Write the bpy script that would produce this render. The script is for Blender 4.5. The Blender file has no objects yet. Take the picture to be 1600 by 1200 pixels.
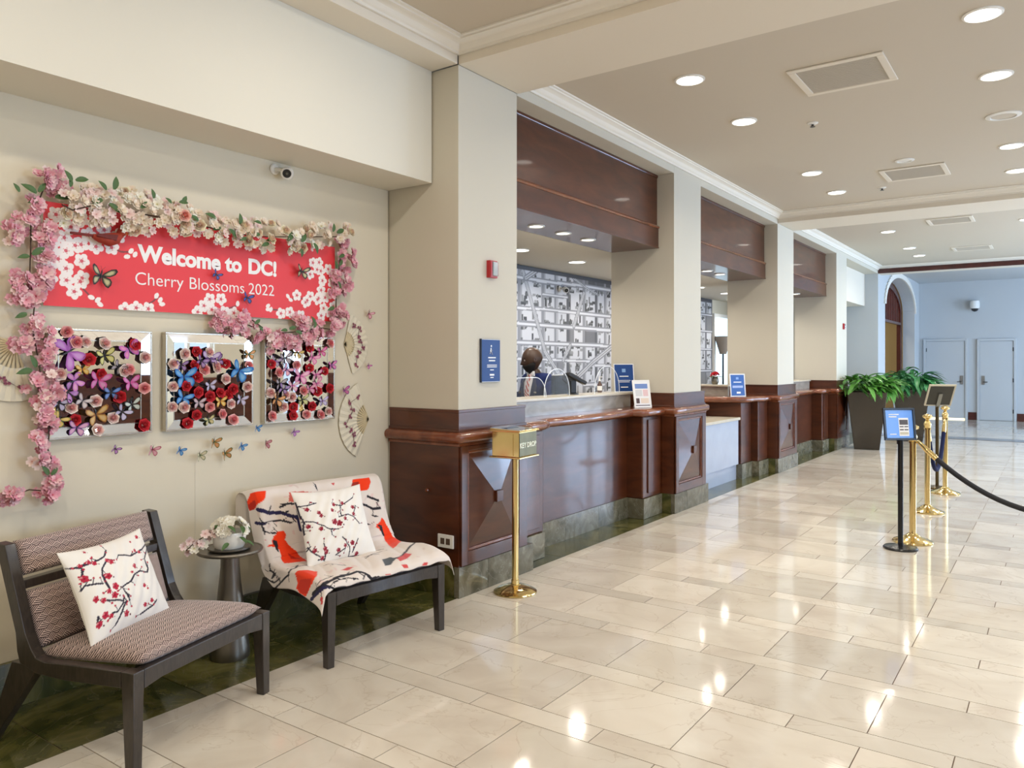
import bpy, bmesh, math, random
import numpy as np
from mathutils import Vector, Matrix, noise

sc = bpy.context.scene
COL = sc.collection
R = math.radians
# ------------------------------------------------------------------ camera
YAW = math.atan(855 / 1205.6)
cam_d = bpy.data.cameras.new('camera')
cam = bpy.data.objects.new('camera', cam_d)
COL.objects.link(cam)
cam.location = (0, 0, 1.5)
cam.rotation_euler = (R(90), 0, YAW)
cam_d.sensor_width = 36
cam_d.lens = 36 * 1205.6 / 1600
cam_d.shift_y = -(600 - 567) / 1600
cam_d.clip_end = 200
sc.camera = cam
# ------------------------------------------------------------------ world, light, exposure
w = bpy.data.worlds.new('world')
sc.world = w
w.use_nodes = True
w.node_tree.nodes['Background'].inputs[0].default_value = (0.55, 0.72, 1.0, 1)
w.node_tree.nodes['Background'].inputs[1].default_value = 1.2
sc.view_settings.view_transform = 'Standard'
sc.view_settings.look = 'None'
sc.view_settings.gamma = 1
sc.view_settings.use_curve_mapping = False
sc.view_settings.exposure = 0.18
try:
    sc.cycles.use_denoising = True
    sc.cycles.max_bounces = 8
    sc.cycles.diffuse_bounces = 5
    sc.cycles.glossy_bounces = 4
    sc.cycles.transparent_max_bounces = 8
    sc.cycles.caustics_reflective = False
    sc.cycles.caustics_refractive = False
    sc.cycles.sample_clamp_indirect = 6
except Exception:
    pass

P_DOWN = 9.0       # lobby downlights
P_DESK = 8.0       # downlights behind the counter
P_HOOD = 3.0
P_WIN = 300.0       # daylight through each lobby window
C_WARM = (1.0, 0.92, 0.80)
C_DAY = (0.50, 0.70, 1.0)


def area_light(name, loc, direction, sx, sy, power, color, shape='RECTANGLE', parent=None, spread=None):
    d = bpy.data.lights.new(name, 'AREA')
    d.shape = shape
    d.size = sx
    if shape in ('RECTANGLE', 'ELLIPSE'):
        d.size_y = sy
    d.energy = power
    d.color = color
    if spread:
        d.spread = spread
    o = bpy.data.objects.new(name, d)
    COL.objects.link(o)
    o.rotation_mode = 'QUATERNION'
    o.rotation_quaternion = Vector(direction).to_track_quat('-Z', 'Y')
    if parent:
        o.parent = parent
        o.location = Vector(loc) - Vector(parent.location)
    else:
        o.location = loc
    return o


WINS = [(2.4, 4.9, 0.45), (7.0, 7.9, 1.6), (9.35, 9.85, 0.45), (11.2, 13.4, 0.45), (14.4, 16.6, 0.45), (17.8, 22.6, 0.45)]  # first opening is unseen, added to light the front of the nearest column
for (a, b, zs) in WINS:
    area_light('window_daylight', (4.72, (a + b) / 2, (zs + 3.05) / 2), (-1, 0, -0.05), 3.0 - zs, b - a, P_WIN * (0.5 if a < 5 else 1.0) * (b - a) * (3.0 - zs) / 5.6, C_DAY)

# ------------------------------------------------------------------ helpers


class MB:
    """collects faces, builds one mesh object"""

    def __init__(self):
        self.v, self.f, self.m, self.c = [], [], [], []
        self.mi = 0

    def add(self, verts, faces, cols=None):
        b = len(self.v)
        self.v += [tuple(p) for p in verts]
        self.f += [tuple(i + b for i in f) for f in faces]
        self.m += [self.mi] * len(faces)
        if cols is not None:
            self.c += list(cols)
        return self

    def box(self, x0, x1, y0, y1, z0, z1, M=None):
        if x0 > x1: x0, x1 = x1, x0
        if y0 > y1: y0, y1 = y1, y0
        if z0 > z1: z0, z1 = z1, z0
        v = [(x0, y0, z0), (x1, y0, z0), (x1, y1, z0), (x0, y1, z0), (x0, y0, z1), (x1, y0, z1), (x1, y1, z1), (x0, y1, z1)]
        if M: v = [M @ Vector(p) for p in v]
        return self.add(v, [(0, 3, 2, 1), (4, 5, 6, 7), (0, 1, 5, 4), (1, 2, 6, 5), (2, 3, 7, 6), (3, 0, 4, 7)])

    def hexa(self, bot, top):
        return self.add(list(bot) + list(top), [(0, 3, 2, 1), (4, 5, 6, 7), (0, 1, 5, 4), (1, 2, 6, 5), (2, 3, 7, 6), (3, 0, 4, 7)])

    def lathe(self, prof, n=24, M=None, cap=True):
        """prof: list of (r, z) bottom to top"""
        v, f = [], []
        for (r, z) in prof:
            for k in range(n):
                a = 2 * math.pi * k / n
                v.append(Vector((r * math.cos(a), r * math.sin(a), z)))
        for i in range(len(prof) - 1):
            for k in range(n):
                k2 = (k + 1) % n
                f.append((i * n + k, i * n + k2, (i + 1) * n + k2, (i + 1) * n + k))
        if cap:
            f.append(tuple(range(n - 1, -1, -1)))
            f.append(tuple((len(prof) - 1) * n + k for k in range(n)))
        if M: v = [M @ p for p in v]
        return self.add(v, f)

    def tube(self, pts, r, n=8, cap=True, flat=1.0):
        pts = [Vector(p) for p in pts]
        rs = r if isinstance(r, (list, tuple)) else [r] * len(pts)
        v, f = [], []
        up = None
        for i, p in enumerate(pts):
            t = (pts[min(i + 1, len(pts) - 1)] - pts[max(i - 1, 0)]).normalized()
            if up is None:
                up = Vector((0, 0, 1)) if abs(t.z) < 0.9 else Vector((1, 0, 0))
            a = t.cross(up).normalized()
            b = a.cross(t).normalized()
            up = b
            for k in range(n):
                th = 2 * math.pi * k / n
                v.append(p + (a * math.cos(th) + b * math.sin(th) * flat) * rs[i])
        for i in range(len(pts) - 1):
            for k in range(n):
                k2 = (k + 1) % n
                f.append((i * n + k, i * n + k2, (i + 1) * n + k2, (i + 1) * n + k))
        if cap:
            f.append(tuple(range(n - 1, -1, -1)))
            f.append(tuple((len(pts) - 1) * n + k for k in range(n)))
        return self.add(v, f)

    def prism(self, poly, axis, a0, a1):
        """poly in the two other axes (in order), extruded along axis from a0 to a1"""
        def mk(p, a):
            if axis == 0: return (a, p[0], p[1])
            if axis == 1: return (p[0], a, p[1])
            return (p[0], p[1], a)
        n = len(poly)
        v = [mk(p, a0) for p in poly] + [mk(p, a1) for p in poly]
        f = [tuple(range(n)), tuple(range(2 * n - 1, n - 1, -1))]
        f += [(k, (k + 1) % n, n + (k + 1) % n, n + k) for k in range(n)]
        return self.add(v, f)

    def sweep(self, prof, path, closed=False):
        """prof: (out, z) pairs; path: list of (x, y, nx, ny) with outward offset directions"""
        v, f = [], []
        m = len(prof)
        for (x, y, nx, ny) in path:
            for (o, z) in prof:
                v.append((x + nx * o, y + ny * o, z))
        for i in range(len(path) - 1):
            for k in range(m):
                k2 = (k + 1) % m
                f.append((i * m + k, i * m + k2, (i + 1) * m + k2, (i + 1) * m + k))
        f.append(tuple(range(m)))
        f.append(tuple((len(path) - 1) * m + k for k in range(m - 1, -1, -1)))
        return self.add(v, f)

    def mesh(self, name, mats, smooth=False, bevel=0, fix=True):
        me = bpy.data.meshes.new(name)
        me.from_pydata(self.v, [], self.f)
        if not isinstance(mats, (list, tuple)): mats = [mats]
        for m in mats: me.materials.append(m)
        if len(mats) > 1: me.polygons.foreach_set('material_index', self.m)
        if fix:
            bm = bmesh.new()
            bm.from_mesh(me)
            bmesh.ops.recalc_face_normals(bm, faces=bm.faces)
            if bevel:
                bmesh.ops.bevel(bm, geom=[e for e in bm.edges if e.calc_face_angle(0) > 0.5], offset=bevel, segments=2, profile=0.5, affect='EDGES', clamp_overlap=True)
            bm.to_mesh(me)
            bm.free()
        if self.c:
            at = me.color_attributes.new('col', 'FLOAT_COLOR', 'POINT')
            at.data.foreach_set('color', np.array([list(c) + [1] if len(c) == 3 else c for c in self.c], dtype=np.float32).ravel())
        if smooth:
            me.polygons.foreach_set('use_smooth', [True] * len(me.polygons))
            try:
                me.set_sharp_from_angle(angle=R(40) if smooth is True else R(smooth))
            except Exception:
                pass
        me.update()
        return me

    def build(self, name, mats, parent=None, smooth=False, bevel=0, world=False, loc=None):
        me = self.mesh(name, mats, smooth, bevel, fix=not self.c)
        o = bpy.data.objects.new(name, me)
        COL.objects.link(o)
        if parent:
            o.parent = parent
            if world: o.location = -wloc(parent)
        if loc: o.location = loc
        return o


def wloc(o):
    l = Vector((0, 0, 0))
    while o:
        l = l + Vector(o.location)
        o = o.parent
    return l


def inst(name, me, parent=None, M=None, world=False):
    o = bpy.data.objects.new(name, me)
    COL.objects.link(o)
    if parent:
        o.parent = parent
        if M is not None:
            o.matrix_local = (Matrix.Translation(-wloc(parent)) @ M) if world else M
    elif M is not None:
        o.matrix_local = M
    return o


def tag(o, label=None, cat=None, group=None, kind=None):
    if label: o['label'] = label
    if cat: o['category'] = cat
    if group: o['group'] = group
    if kind: o['kind'] = kind
    return o


def thing(name, label, cat, loc=(0, 0, 0), rz=0, group=None, kind=None):
    o = bpy.data.objects.new(name, None)
    COL.objects.link(o)
    o.location = loc
    o.rotation_euler = (0, 0, rz)
    return tag(o, label, cat, group, kind)


def dup(root, loc=None, rz=None, label=None, group=None):
    r = root.copy()
    COL.objects.link(r)
    if loc is not None: r.location = loc
    if rz is not None: r.rotation_euler = (0, 0, rz)
    if label: r['label'] = label
    if group: r['group'] = group
    for ch in list(root.children):
        c = ch.copy()
        COL.objects.link(c)
        c.parent = r
        for g in list(ch.children):
            d = g.copy()
            COL.objects.link(d)
            d.parent = c
    return r


def text_mesh(body, size, mat, name, parent, M, offset=0.0, extrude=0.0006, align='CENTER', world=False, spacing=1.0):
    cu = bpy.data.curves.new(name, 'FONT')
    cu.body = body
    cu.size = size
    cu.offset = offset
    cu.extrude = extrude
    cu.align_x = align
    cu.space_character = spacing
    cu.resolution_u = 4
    tmp = bpy.data.objects.new('tmp_text', cu)
    COL.objects.link(tmp)
    dg = bpy.context.evaluated_depsgraph_get()
    me = bpy.data.meshes.new_from_object(tmp.evaluated_get(dg))
    bpy.data.objects.remove(tmp)
    me.materials.clear()
    me.materials.append(mat)
    return inst(name, me, parent, M, world)


# pixel -> world (only used to read positions off the photograph for things on known planes)
_s, _c = math.sin(YAW), math.cos(YAW)


def _ray(u, v):
    l = (u - 800) / 1205.6
    return (-_s + _c * l, _c + _s * l, -(v - 567) / 1205.6)


def onX(u, v, x):
    r = _ray(u, v); t = x / r[0]
    return Vector((x, r[1] * t, 1.5 + r[2] * t))


def onZ(u, v, z=0.0):
    r = _ray(u, v); t = (z - 1.5) / r[2]
    return Vector((r[0] * t, r[1] * t, z))


# ------------------------------------------------------------------ materials
def mat(name, color, rough=0.5, metal=0.0, spec=0.5, coat=0.0, emis=None, estr=0.0, alpha=None, trans=0.0, var=0.0, bump=0.0, bscale=80, vscale=6, ior=None, coord='Object'):
    m = bpy.data.materials.new(name)
    m.use_nodes = True
    nt = m.node_tree
    b = nt.nodes['Principled BSDF']
    b.inputs['Base Color'].default_value = (*color, 1)
    b.inputs['Roughness'].default_value = rough
    b.inputs['Metallic'].default_value = metal
    b.inputs['Specular IOR Level'].default_value = spec
    b.inputs['Coat Weight'].default_value = coat
    b.inputs['Coat Roughness'].default_value = 0.08
    b.inputs['Transmission Weight'].default_value = trans
    if ior: b.inputs['IOR'].default_value = ior
    if alpha is not None: b.inputs['Alpha'].default_value = alpha
    if emis:
        b.inputs['Emission Color'].default_value = (*emis, 1)
        b.inputs['Emission Strength'].default_value = estr
    tc = nt.nodes.new('ShaderNodeTexCoord')
    if var:
        nz = nt.nodes.new('ShaderNodeTexNoise')
        nz.inputs['Scale'].default_value = vscale
        nz.inputs['Detail'].default_value = 4
        nt.links.new(tc.outputs[coord], nz.inputs['Vector'])
        mx = nt.nodes.new('ShaderNodeMix')
        mx.data_type = 'RGBA'
        mx.inputs[6].default_value = (*[c * (1 - var) for c in color], 1)
        mx.inputs[7].default_value = (*[min(1, c * (1 + var)) for c in color], 1)
        nt.links.new(nz.outputs['Fac'], mx.inputs[0])
        nt.links.new(mx.outputs[2], b.inputs['Base Color'])
    if bump:
        n2 = nt.nodes.new('ShaderNodeTexNoise')
        n2.inputs['Scale'].default_value = bscale
        n2.inputs['Detail'].default_value = 3
        nt.links.new(tc.outputs[coord], n2.inputs['Vector'])
        bp = nt.nodes.new('ShaderNodeBump')
        bp.inputs['Strength'].default_value = bump
        bp.inputs['Distance'].default_value = 0.002
        nt.links.new(n2.outputs['Fac'], bp.inputs['Height'])
        nt.links.new(bp.outputs['Normal'], b.inputs['Normal'])
    return m


def ramp_mat(name, stops, scale, rough, detail=8, dist=1.5, stretch=(1, 1, 1), coat=0.0, spec=0.5, rnd=0.0, veins=None, bump=0):
    m = bpy.data.materials.new(name)
    m.use_nodes = True
    nt = m.node_tree
    N, L = nt.nodes, nt.links
    b = N['Principled BSDF']
    b.inputs['Roughness'].default_value = rough
    b.inputs['Coat Weight'].default_value = coat
    b.inputs['Coat Roughness'].default_value = 0.06
    b.inputs['Specular IOR Level'].default_value = spec
    ge = N.new('ShaderNodeNewGeometry')
    mp = N.new('ShaderNodeMapping')
    mp.inputs['Scale'].default_value = stretch
    L.new(ge.outputs['Position'], mp.inputs['Vector'])
    oi = N.new('ShaderNodeObjectInfo')
    vec = mp.outputs['Vector']
    if rnd:
        vm = N.new('ShaderNodeVectorMath')
        vm.operation = 'MULTIPLY_ADD'
        cb = N.new('ShaderNodeCombineXYZ')
        for k in range(3): L.new(oi.outputs['Random'], cb.inputs[k])
        L.new(cb.outputs[0], vm.inputs[0])
        vm.inputs[1].default_value = (37, 53, 71)
        L.new(vec, vm.inputs[2])
        vec = vm.outputs[0]
    nz = N.new('ShaderNodeTexNoise')
    nz.inputs['Scale'].default_value = scale
    nz.inputs['Detail'].default_value = detail
    nz.inputs['Distortion'].default_value = dist
    L.new(vec, nz.inputs['Vector'])
    cr = N.new('ShaderNodeValToRGB')
    e = cr.color_ramp.elements
    while len(e) < len(stops): e.new(0.5)
    for k, (p, c) in enumerate(stops):
        e[k].position = p
        e[k].color = (*c, 1)
    L.new(nz.outputs['Fac'], cr.inputs['Fac'])
    out = cr.outputs['Color']
    if veins:
        vcol, vs, thr = veins
        n3 = N.new('ShaderNodeTexNoise')
        n3.inputs['Scale'].default_value = vs
        n3.inputs['Detail'].default_value = 6
        n3.inputs['Distortion'].default_value = 2.0
        L.new(vec, n3.inputs['Vector'])
        ma = N.new('ShaderNodeMath'); ma.operation = 'SUBTRACT'
        L.new(n3.outputs['Fac'], ma.inputs[0]); ma.inputs[1].default_value = 0.5
        mb = N.new('ShaderNodeMath'); mb.operation = 'ABSOLUTE'
        L.new(ma.outputs[0], mb.inputs[0])
        mr = N.new('ShaderNodeMapRange')
        mr.inputs['From Min'].default_value = 0.0
        mr.inputs['From Max'].default_value = thr
        mr.inputs['To Min'].default_value = 0.55
        mr.inputs['To Max'].default_value = 0.0
        L.new(mb.outputs[0], mr.inputs['Value'])
        mx = N.new('ShaderNodeMix'); mx.data_type = 'RGBA'
        L.new(mr.outputs[0], mx.inputs[0]); L.new(out, mx.inputs[6]); mx.inputs[7].default_value = (*vcol, 1)
        out = mx.outputs[2]
    if rnd:
        hs = N.new('ShaderNodeHueSaturation')
        mr2 = N.new('ShaderNodeMapRange')
        mr2.inputs['To Min'].default_value = 1 - rnd
        mr2.inputs['To Max'].default_value = 1 + rnd
        L.new(oi.outputs['Random'], mr2.inputs['Value'])
        L.new(mr2.outputs[0], hs.inputs['Value'])
        L.new(out, hs.inputs['Color'])
        out = hs.outputs['Color']
    L.new(out, b.inputs['Base Color'])
    if bump:
        bp = N.new('ShaderNodeBump')
        bp.inputs['Strength'].default_value = bump
        bp.inputs['Distance'].default_value = 0.001
        L.new(nz.outputs['Fac'], bp.inputs['Height'])
        L.new(bp.outputs['Normal'], b.inputs['Normal'])
    return m


def attr_mat(name, rough=0.7, spec=0.3, sheen=0.0, coat=0.0, bump=0.0, bscale=600, transl=0.0):
    m = bpy.data.materials.new(name)
    m.use_nodes = True
    nt = m.node_tree
    b = nt.nodes['Principled BSDF']
    b.inputs['Roughness'].default_value = rough
    b.inputs['Specular IOR Level'].default_value = spec
    b.inputs['Sheen Weight'].default_value = sheen
    b.inputs['Coat Weight'].default_value = coat
    at = nt.nodes.new('ShaderNodeAttribute')
    at.attribute_name = 'col'
    nt.links.new(at.outputs['Color'], b.inputs['Base Color'])
    if bump:
        tc = nt.nodes.new('ShaderNodeTexCoord')
        n2 = nt.nodes.new('ShaderNodeTexNoise')
        n2.inputs['Scale'].default_value = bscale
        nt.links.new(tc.outputs['Object'], n2.inputs['Vector'])
        bp = nt.nodes.new('ShaderNodeBump')
        bp.inputs['Strength'].default_value = bump
        bp.inputs['Distance'].default_value = 0.001
        nt.links.new(n2.outputs['Fac'], bp.inputs['Height'])
        nt.links.new(bp.outputs['Normal'], b.inputs['Normal'])
    return m


M_WALL = mat('wall_paint', (0.67, 0.615, 0.49), 0.75, spec=0.25, bump=0.05, bscale=300)
M_COLP = mat('column_paint', (0.58, 0.545, 0.46), 0.7, spec=0.25, bump=0.05, bscale=300)
M_TRIMP = mat('trim_paint', (0.78, 0.74, 0.66), 0.55, spec=0.35)
M_CEIL = mat('ceiling_paint', (0.56, 0.50, 0.41), 0.8, spec=0.2, bump=0.03, bscale=200)
M_BEAM = mat('beam_paint', (0.72, 0.66, 0.56), 0.7, spec=0.25)
M_FARW = mat('far_wall_paint', (0.50, 0.52, 0.53), 0.7, spec=0.25)
M_DOOR = mat('grey_door_paint', (0.50, 0.52, 0.53), 0.5, spec=0.4)
M_WOOD = ramp_mat('cherry_wood', [(0.25, (0.040, 0.010, 0.004)), (0.5, (0.072, 0.018, 0.006)), (0.8, (0.115, 0.032, 0.011))], 3.0, 0.28, stretch=(1, 1, 4), coat=0.30, dist=0.6)
M_WOODR = ramp_mat('cherry_wood_rail', [(0.25, (0.11, 0.027, 0.010)), (0.5, (0.17, 0.045, 0.016)), (0.8, (0.24, 0.07, 0.025))], 4.0, 0.22, stretch=(3, 1, 3), coat=0.6, dist=0.6)
M_DKWOOD = ramp_mat('red_brown_strip', [(0.3, (0.05, 0.008, 0.006)), (0.8, (0.09, 0.015, 0.01))], 6.0, 0.3, coat=0.3)
M_MARB = ramp_mat('green_marble', [(0.2, (0.016, 0.022, 0.006)), (0.42, (0.05, 0.055, 0.014)), (0.58, (0.11, 0.10, 0.028)), (0.8, (0.22, 0.20, 0.07))], 2.6, 0.12, dist=2.5, rnd=0.18, veins=((0.16, 0.14, 0.08), 3.0, 0.012))
M_MARBG = ramp_mat('grey_green_marble', [(0.2, (0.06, 0.055, 0.032)), (0.45, (0.13, 0.12, 0.08)), (0.62, (0.19, 0.175, 0.125)), (0.85, (0.28, 0.26, 0.19))], 5.0, 0.12, dist=2.0, rnd=0.15, veins=((0.32, 0.30, 0.24), 4.0, 0.012))
M_TILE = ramp_mat('cream_marble_tile', [(0.25, (0.56, 0.49, 0.41)), (0.5, (0.65, 0.59, 0.50)), (0.75, (0.71, 0.66, 0.575))], 2.2, 0.08, dist=1.2, rnd=0.12, veins=((0.50, 0.42, 0.33), 1.6, 0.008))
M_GROUT = mat('grout', (0.16, 0.11, 0.075), 0.8)
M_STONE = ramp_mat('grey_stone_ledge', [(0.3, (0.28, 0.26, 0.22)), (0.6, (0.40, 0.37, 0.32)), (0.8, (0.52, 0.49, 0.43))], 6.0, 0.2, stretch=(1, 0.4, 1))
M_LEDGE = mat('cream_ledge_stone', (0.60, 0.55, 0.44), 0.2, var=0.12, vscale=9)
M_DESKP = mat('blue_reflection_laminate', (0.42, 0.47, 0.58), 0.15, coat=0.4, var=0.08, vscale=5)  # bluish reflection on the desk front is painted into this base colour
M_BRASS = mat('polished_brass', (0.78, 0.60, 0.27), 0.14, metal=1.0)
M_BRASSD = mat('brass_box_front', (0.17, 0.15, 0.08), 0.35, metal=0.6, var=0.3, vscale=12)
M_LETTER = mat('raised_brass_letter', (0.80, 0.76, 0.58), 0.4, metal=0.4)
M_BLACKM = mat('black_metal', (0.012, 0.012, 0.013), 0.25, metal=0.3)
M_BLACKP = mat('black_plastic', (0.015, 0.015, 0.017), 0.35)
M_ROPE = mat('black_velour_rope', (0.008, 0.008, 0.012), 0.7)
M_ROPEB = mat('navy_velour_rope', (0.006, 0.010, 0.05), 0.8, spec=0.2)
M_WHITE = mat('white_plastic', (0.80, 0.79, 0.75), 0.4)
M_WHITEM = mat('white_print', (0.85, 0.85, 0.85), 0.6)
M_BLUE = mat('blue_sign_face', (0.006, 0.045, 0.20), 0.45, spec=0.3)
M_BLUEL = mat('bright_blue_sign_face', (0.04, 0.19, 0.62), 0.25, coat=0.5)
M_REDP = mat('red_plastic', (0.42, 0.015, 0.02), 0.35)
M_CLEAR = mat('clear_lens', (0.9, 0.92, 0.95), 0.08, trans=0.8, ior=1.4)
M_EMIT = mat('lamp_lens', (1, 1, 1), 0.5, emis=(1.0, 0.95, 0.85), estr=6.0)
M_GRILLE = mat('vent_grille', (0.56, 0.51, 0.43), 0.7)
M_CHFR = ramp_mat('dark_ash_chair_wood', [(0.3, (0.018, 0.013, 0.010)), (0.7, (0.040, 0.030, 0.024))], 12.0, 0.3, stretch=(4, 4, 1), coat=0.35)
M_TABLE = mat('dark_pewter_metal', (0.20, 0.18, 0.15), 0.33, metal=0.85, var=0.15)
M_SILVER = mat('brushed_silver_frame', (0.62, 0.58, 0.50), 0.25, metal=0.9)
M_MIRROR = mat('mirror_glass', (0.88, 0.88, 0.9), 0.015, metal=1.0)
M_ATTR = attr_mat('printed_cloth', 0.85, 0.15, sheen=0.2, bump=0.1)
M_ATTRG = attr_mat('satin_print', 0.45, 0.35)
M_PETAL = attr_mat('petal', 0.7, 0.25)
M_WINGS = attr_mat('wing_print', 0.45, 0.4)
M_STEM = mat('brown_twig', (0.05, 0.025, 0.014), 0.7)
M_LEAF = mat('silk_leaf', (0.055, 0.12, 0.03), 0.55, var=0.35, vscale=14)
M_FAN = mat('pale_bamboo', (0.62, 0.52, 0.32), 0.6)
M_FANP = mat('cream_fan_paper', (0.70, 0.65, 0.52), 0.8)
M_POT = mat('bronze_brown_planter', (0.022, 0.014, 0.006), 0.25, coat=0.3, var=0.35, vscale=5)
M_SOIL = mat('soil', (0.03, 0.02, 0.012), 0.9)
M_GREEN = mat('planter_leaf', (0.10, 0.30, 0.045), 0.35, var=0.45, vscale=5)
M_GREEN2 = mat('planter_leaf_cool', (0.05, 0.22, 0.07), 0.35, var=0.45, vscale=5)
M_SKIN = mat('dark_skin', (0.055, 0.026, 0.015), 0.42, spec=0.5)
M_BEARD = mat('short_black_beard', (0.008, 0.006, 0.005), 0.8)
M_SUIT = mat('navy_suit_wool', (0.010, 0.020, 0.095), 0.85, spec=0.2)
M_SHIRT = mat('white_shirt', (0.75, 0.76, 0.80), 0.8)
M_ACRYL = mat('clear_acrylic', (0.9, 0.95, 1.0), 0.05, alpha=0.025)
M_ACRE = mat('frosted_acrylic_edge', (0.80, 0.84, 0.88), 0.3)
M_CERAM = mat('white_pot_glaze', (0.72, 0.71, 0.66), 0.2)


def project(pos):
    """image coordinates of an (ny, nx, 3) position grid"""
    x, y, z = pos[..., 0], pos[..., 1], pos[..., 2]
    d = -_s * x + _c * y
    return 800 + 1205.6 * (_c * x + _s * y) / d, 567 - 1205.6 * (z - 1.5) / d


def cloth_lookup(pos, P, M, rows):
    """returns f(u, v) -> print coordinates on the cloth for a spot read off the photograph"""
    A = np.array(M)
    wp = pos @ A[:3, :3].T + A[:3, 3]
    U, V = project(wp)

    def f(u, v):
        D = (U - u) ** 2 + (V - v) ** 2
        D[:rows[0]] = 1e9
        D[rows[1]:] = 1e9
        j, i = np.unravel_index(int(D.argmin()), D.shape)
        return (float(P.X[j, i]), float(P.Y[j, i]))
    return f


def lerp3(a, b, t): return tuple(a[k] * (1 - t) + b[k] * t for k in range(3))


class Paint:
    """paints colours on a (ny, nx) grid; used for printed cloth, the banner and the mural"""

    def __init__(self, nx, ny, w_, h_, base):
        self.nx, self.ny, self.w, self.h = nx, ny, w_, h_
        self.a = np.zeros((ny, nx, 3), np.float32) + np.array(base, np.float32)
        xs = np.linspace(0, w_, nx)
        ys = np.linspace(0, h_, ny)
        self.X, self.Y = np.meshgrid(xs, ys)

    def _win(self, x0, x1, y0, y1):
        i0 = max(0, int(math.floor(x0 / self.w * (self.nx - 1)))); i1 = min(self.nx, int(math.ceil(x1 / self.w * (self.nx - 1))) + 1)
        j0 = max(0, int(math.floor(y0 / self.h * (self.ny - 1)))); j1 = min(self.ny, int(math.ceil(y1 / self.h * (self.ny - 1))) + 1)
        return slice(j0, max(j0, j1)), slice(i0, max(i0, i1))

    def disc(self, x, y, r, col, ry=None, rot=0.0, soft=0.0):
        ry = ry or r
        rm = max(r, ry) * (1 + soft) + 0.001
        S = self._win(x - rm, x + rm, y - rm, y + rm)
        dx, dy = self.X[S] - x, self.Y[S] - y
        c, s = math.cos(rot), math.sin(rot)
        q = ((dx * c + dy * s) / r) ** 2 + ((-dx * s + dy * c) / ry) ** 2
        self.a[S][q <= 1] = col

    def line(self, pts, wd, col):
        for i in range(len(pts) - 1):
            (x0, y0), (x1, y1) = pts[i], pts[i + 1]
            w0 = wd[i] if isinstance(wd, (list, tuple)) else wd
            S = self._win(min(x0, x1) - w0, max(x0, x1) + w0, min(y0, y1) - w0, max(y0, y1) + w0)
            dx, dy = x1 - x0, y1 - y0
            L2 = dx * dx + dy * dy + 1e-12
            t = np.clip(((self.X[S] - x0) * dx + (self.Y[S] - y0) * dy) / L2, 0, 1)
            d = np.hypot(self.X[S] - x0 - t * dx, self.Y[S] - y0 - t * dy)
            self.a[S][d <= w0 * 0.5] = col

    def rect(self, x0, x1, y0, y1, col):
        self.a[self._win(x0, x1, y0, y1)] = col

    def poly(self, pts, col):
        xs = [p[0] for p in pts]; ys = [p[1] for p in pts]
        S = self._win(min(xs), max(xs), min(ys), max(ys))
        X, Y = self.X[S], self.Y[S]
        ins = np.zeros(X.shape, bool)
        n = len(pts)
        for i in range(n):
            x0, y0 = pts[i]; x1, y1 = pts[(i + 1) % n]
            if y0 == y1: continue
            cnd = ((Y >= y0) != (Y >= y1)) & (X < (x1 - x0) * (Y - y0) / (y1 - y0) + x0)
            ins ^= cnd
        self.a[S][ins] = col

    def blossom(self, x, y, r, petal, mid, rot=0.0, mr=0.30):
        for k in range(5):
            a = rot + k * 2 * math.pi / 5
            self.disc(x + math.cos(a) * r * 0.56, y + math.sin(a) * r * 0.56, r * 0.48, petal, r * 0.43, a)
        self.disc(x, y, r * mr, mid)

    def cols(self): return self.a.reshape(-1, 3)


def grid_mesh(name, pos, paint, mats, parent=None, thick=0.0, smooth=True, M=None, world=False):
    """pos(i, j) -> xyz arrays (ny, nx, 3); coloured from paint"""
    ny, nx = paint.ny, paint.nx
    V = pos.reshape(-1, 3)
    me = bpy.data.meshes.new(name)
    I = np.arange(nx * ny).reshape(ny, nx)
    F = np.stack([I[:-1, :-1], I[:-1, 1:], I[1:, 1:], I[1:, :-1]], -1).reshape(-1, 4)
    me.vertices.add(len(V))
    me.vertices.foreach_set('co', V.astype(np.float32).ravel())
    me.loops.add(F.size)
    me.loops.foreach_set('vertex_index', F.astype(np.int32).ravel())
    me.polygons.add(len(F))
    me.polygons.foreach_set('loop_start', np.arange(0, F.size, 4, dtype=np.int32))
    me.update(calc_edges=True)
    me.materials.append(mats)
    at = me.color_attributes.new('col', 'FLOAT_COLOR', 'POINT')
    c = np.ones((nx * ny, 4), np.float32)
    c[:, :3] = paint.cols()
    at.data.foreach_set('color', c.ravel())
    if smooth: me.polygons.foreach_set('use_smooth', [True] * len(F))
    me.validate()
    o = inst(name, me, parent, M if M is not None else Matrix(), world)
    if thick:
        md = o.modifiers.new('thickness', 'SOLIDIFY')
        md.thickness = thick
        md.offset = 0
    return o
# ================================================================== SETTING
ZC, ZB, ZF = 3.54, 3.40, 3.66
XC = -3.12            # front face of the columns
COLY = [(3.81, 4.46), (7.18, 7.88), (10.64, 11.41), (14.03, 14.80)]

# ---- floor: dark bed, cream tiles in alternating wide and narrow rows, green marble border
b = MB(); b.box(-5.3, 4.6, -3.1, 23.7, -0.12, -0.0035)
floor = b.build('floor', M_GROUT)
tag(floor, 'polished cream marble tile floor running down the whole lobby', 'floor', kind='structure')
G = 0.0022


def tile_mesh(w_, h_):
    m = MB(); m.box(G, w_ - G, G, h_ - G, -0.011, 0.0)
    return m.mesh('tile', M_TILE)


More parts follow.
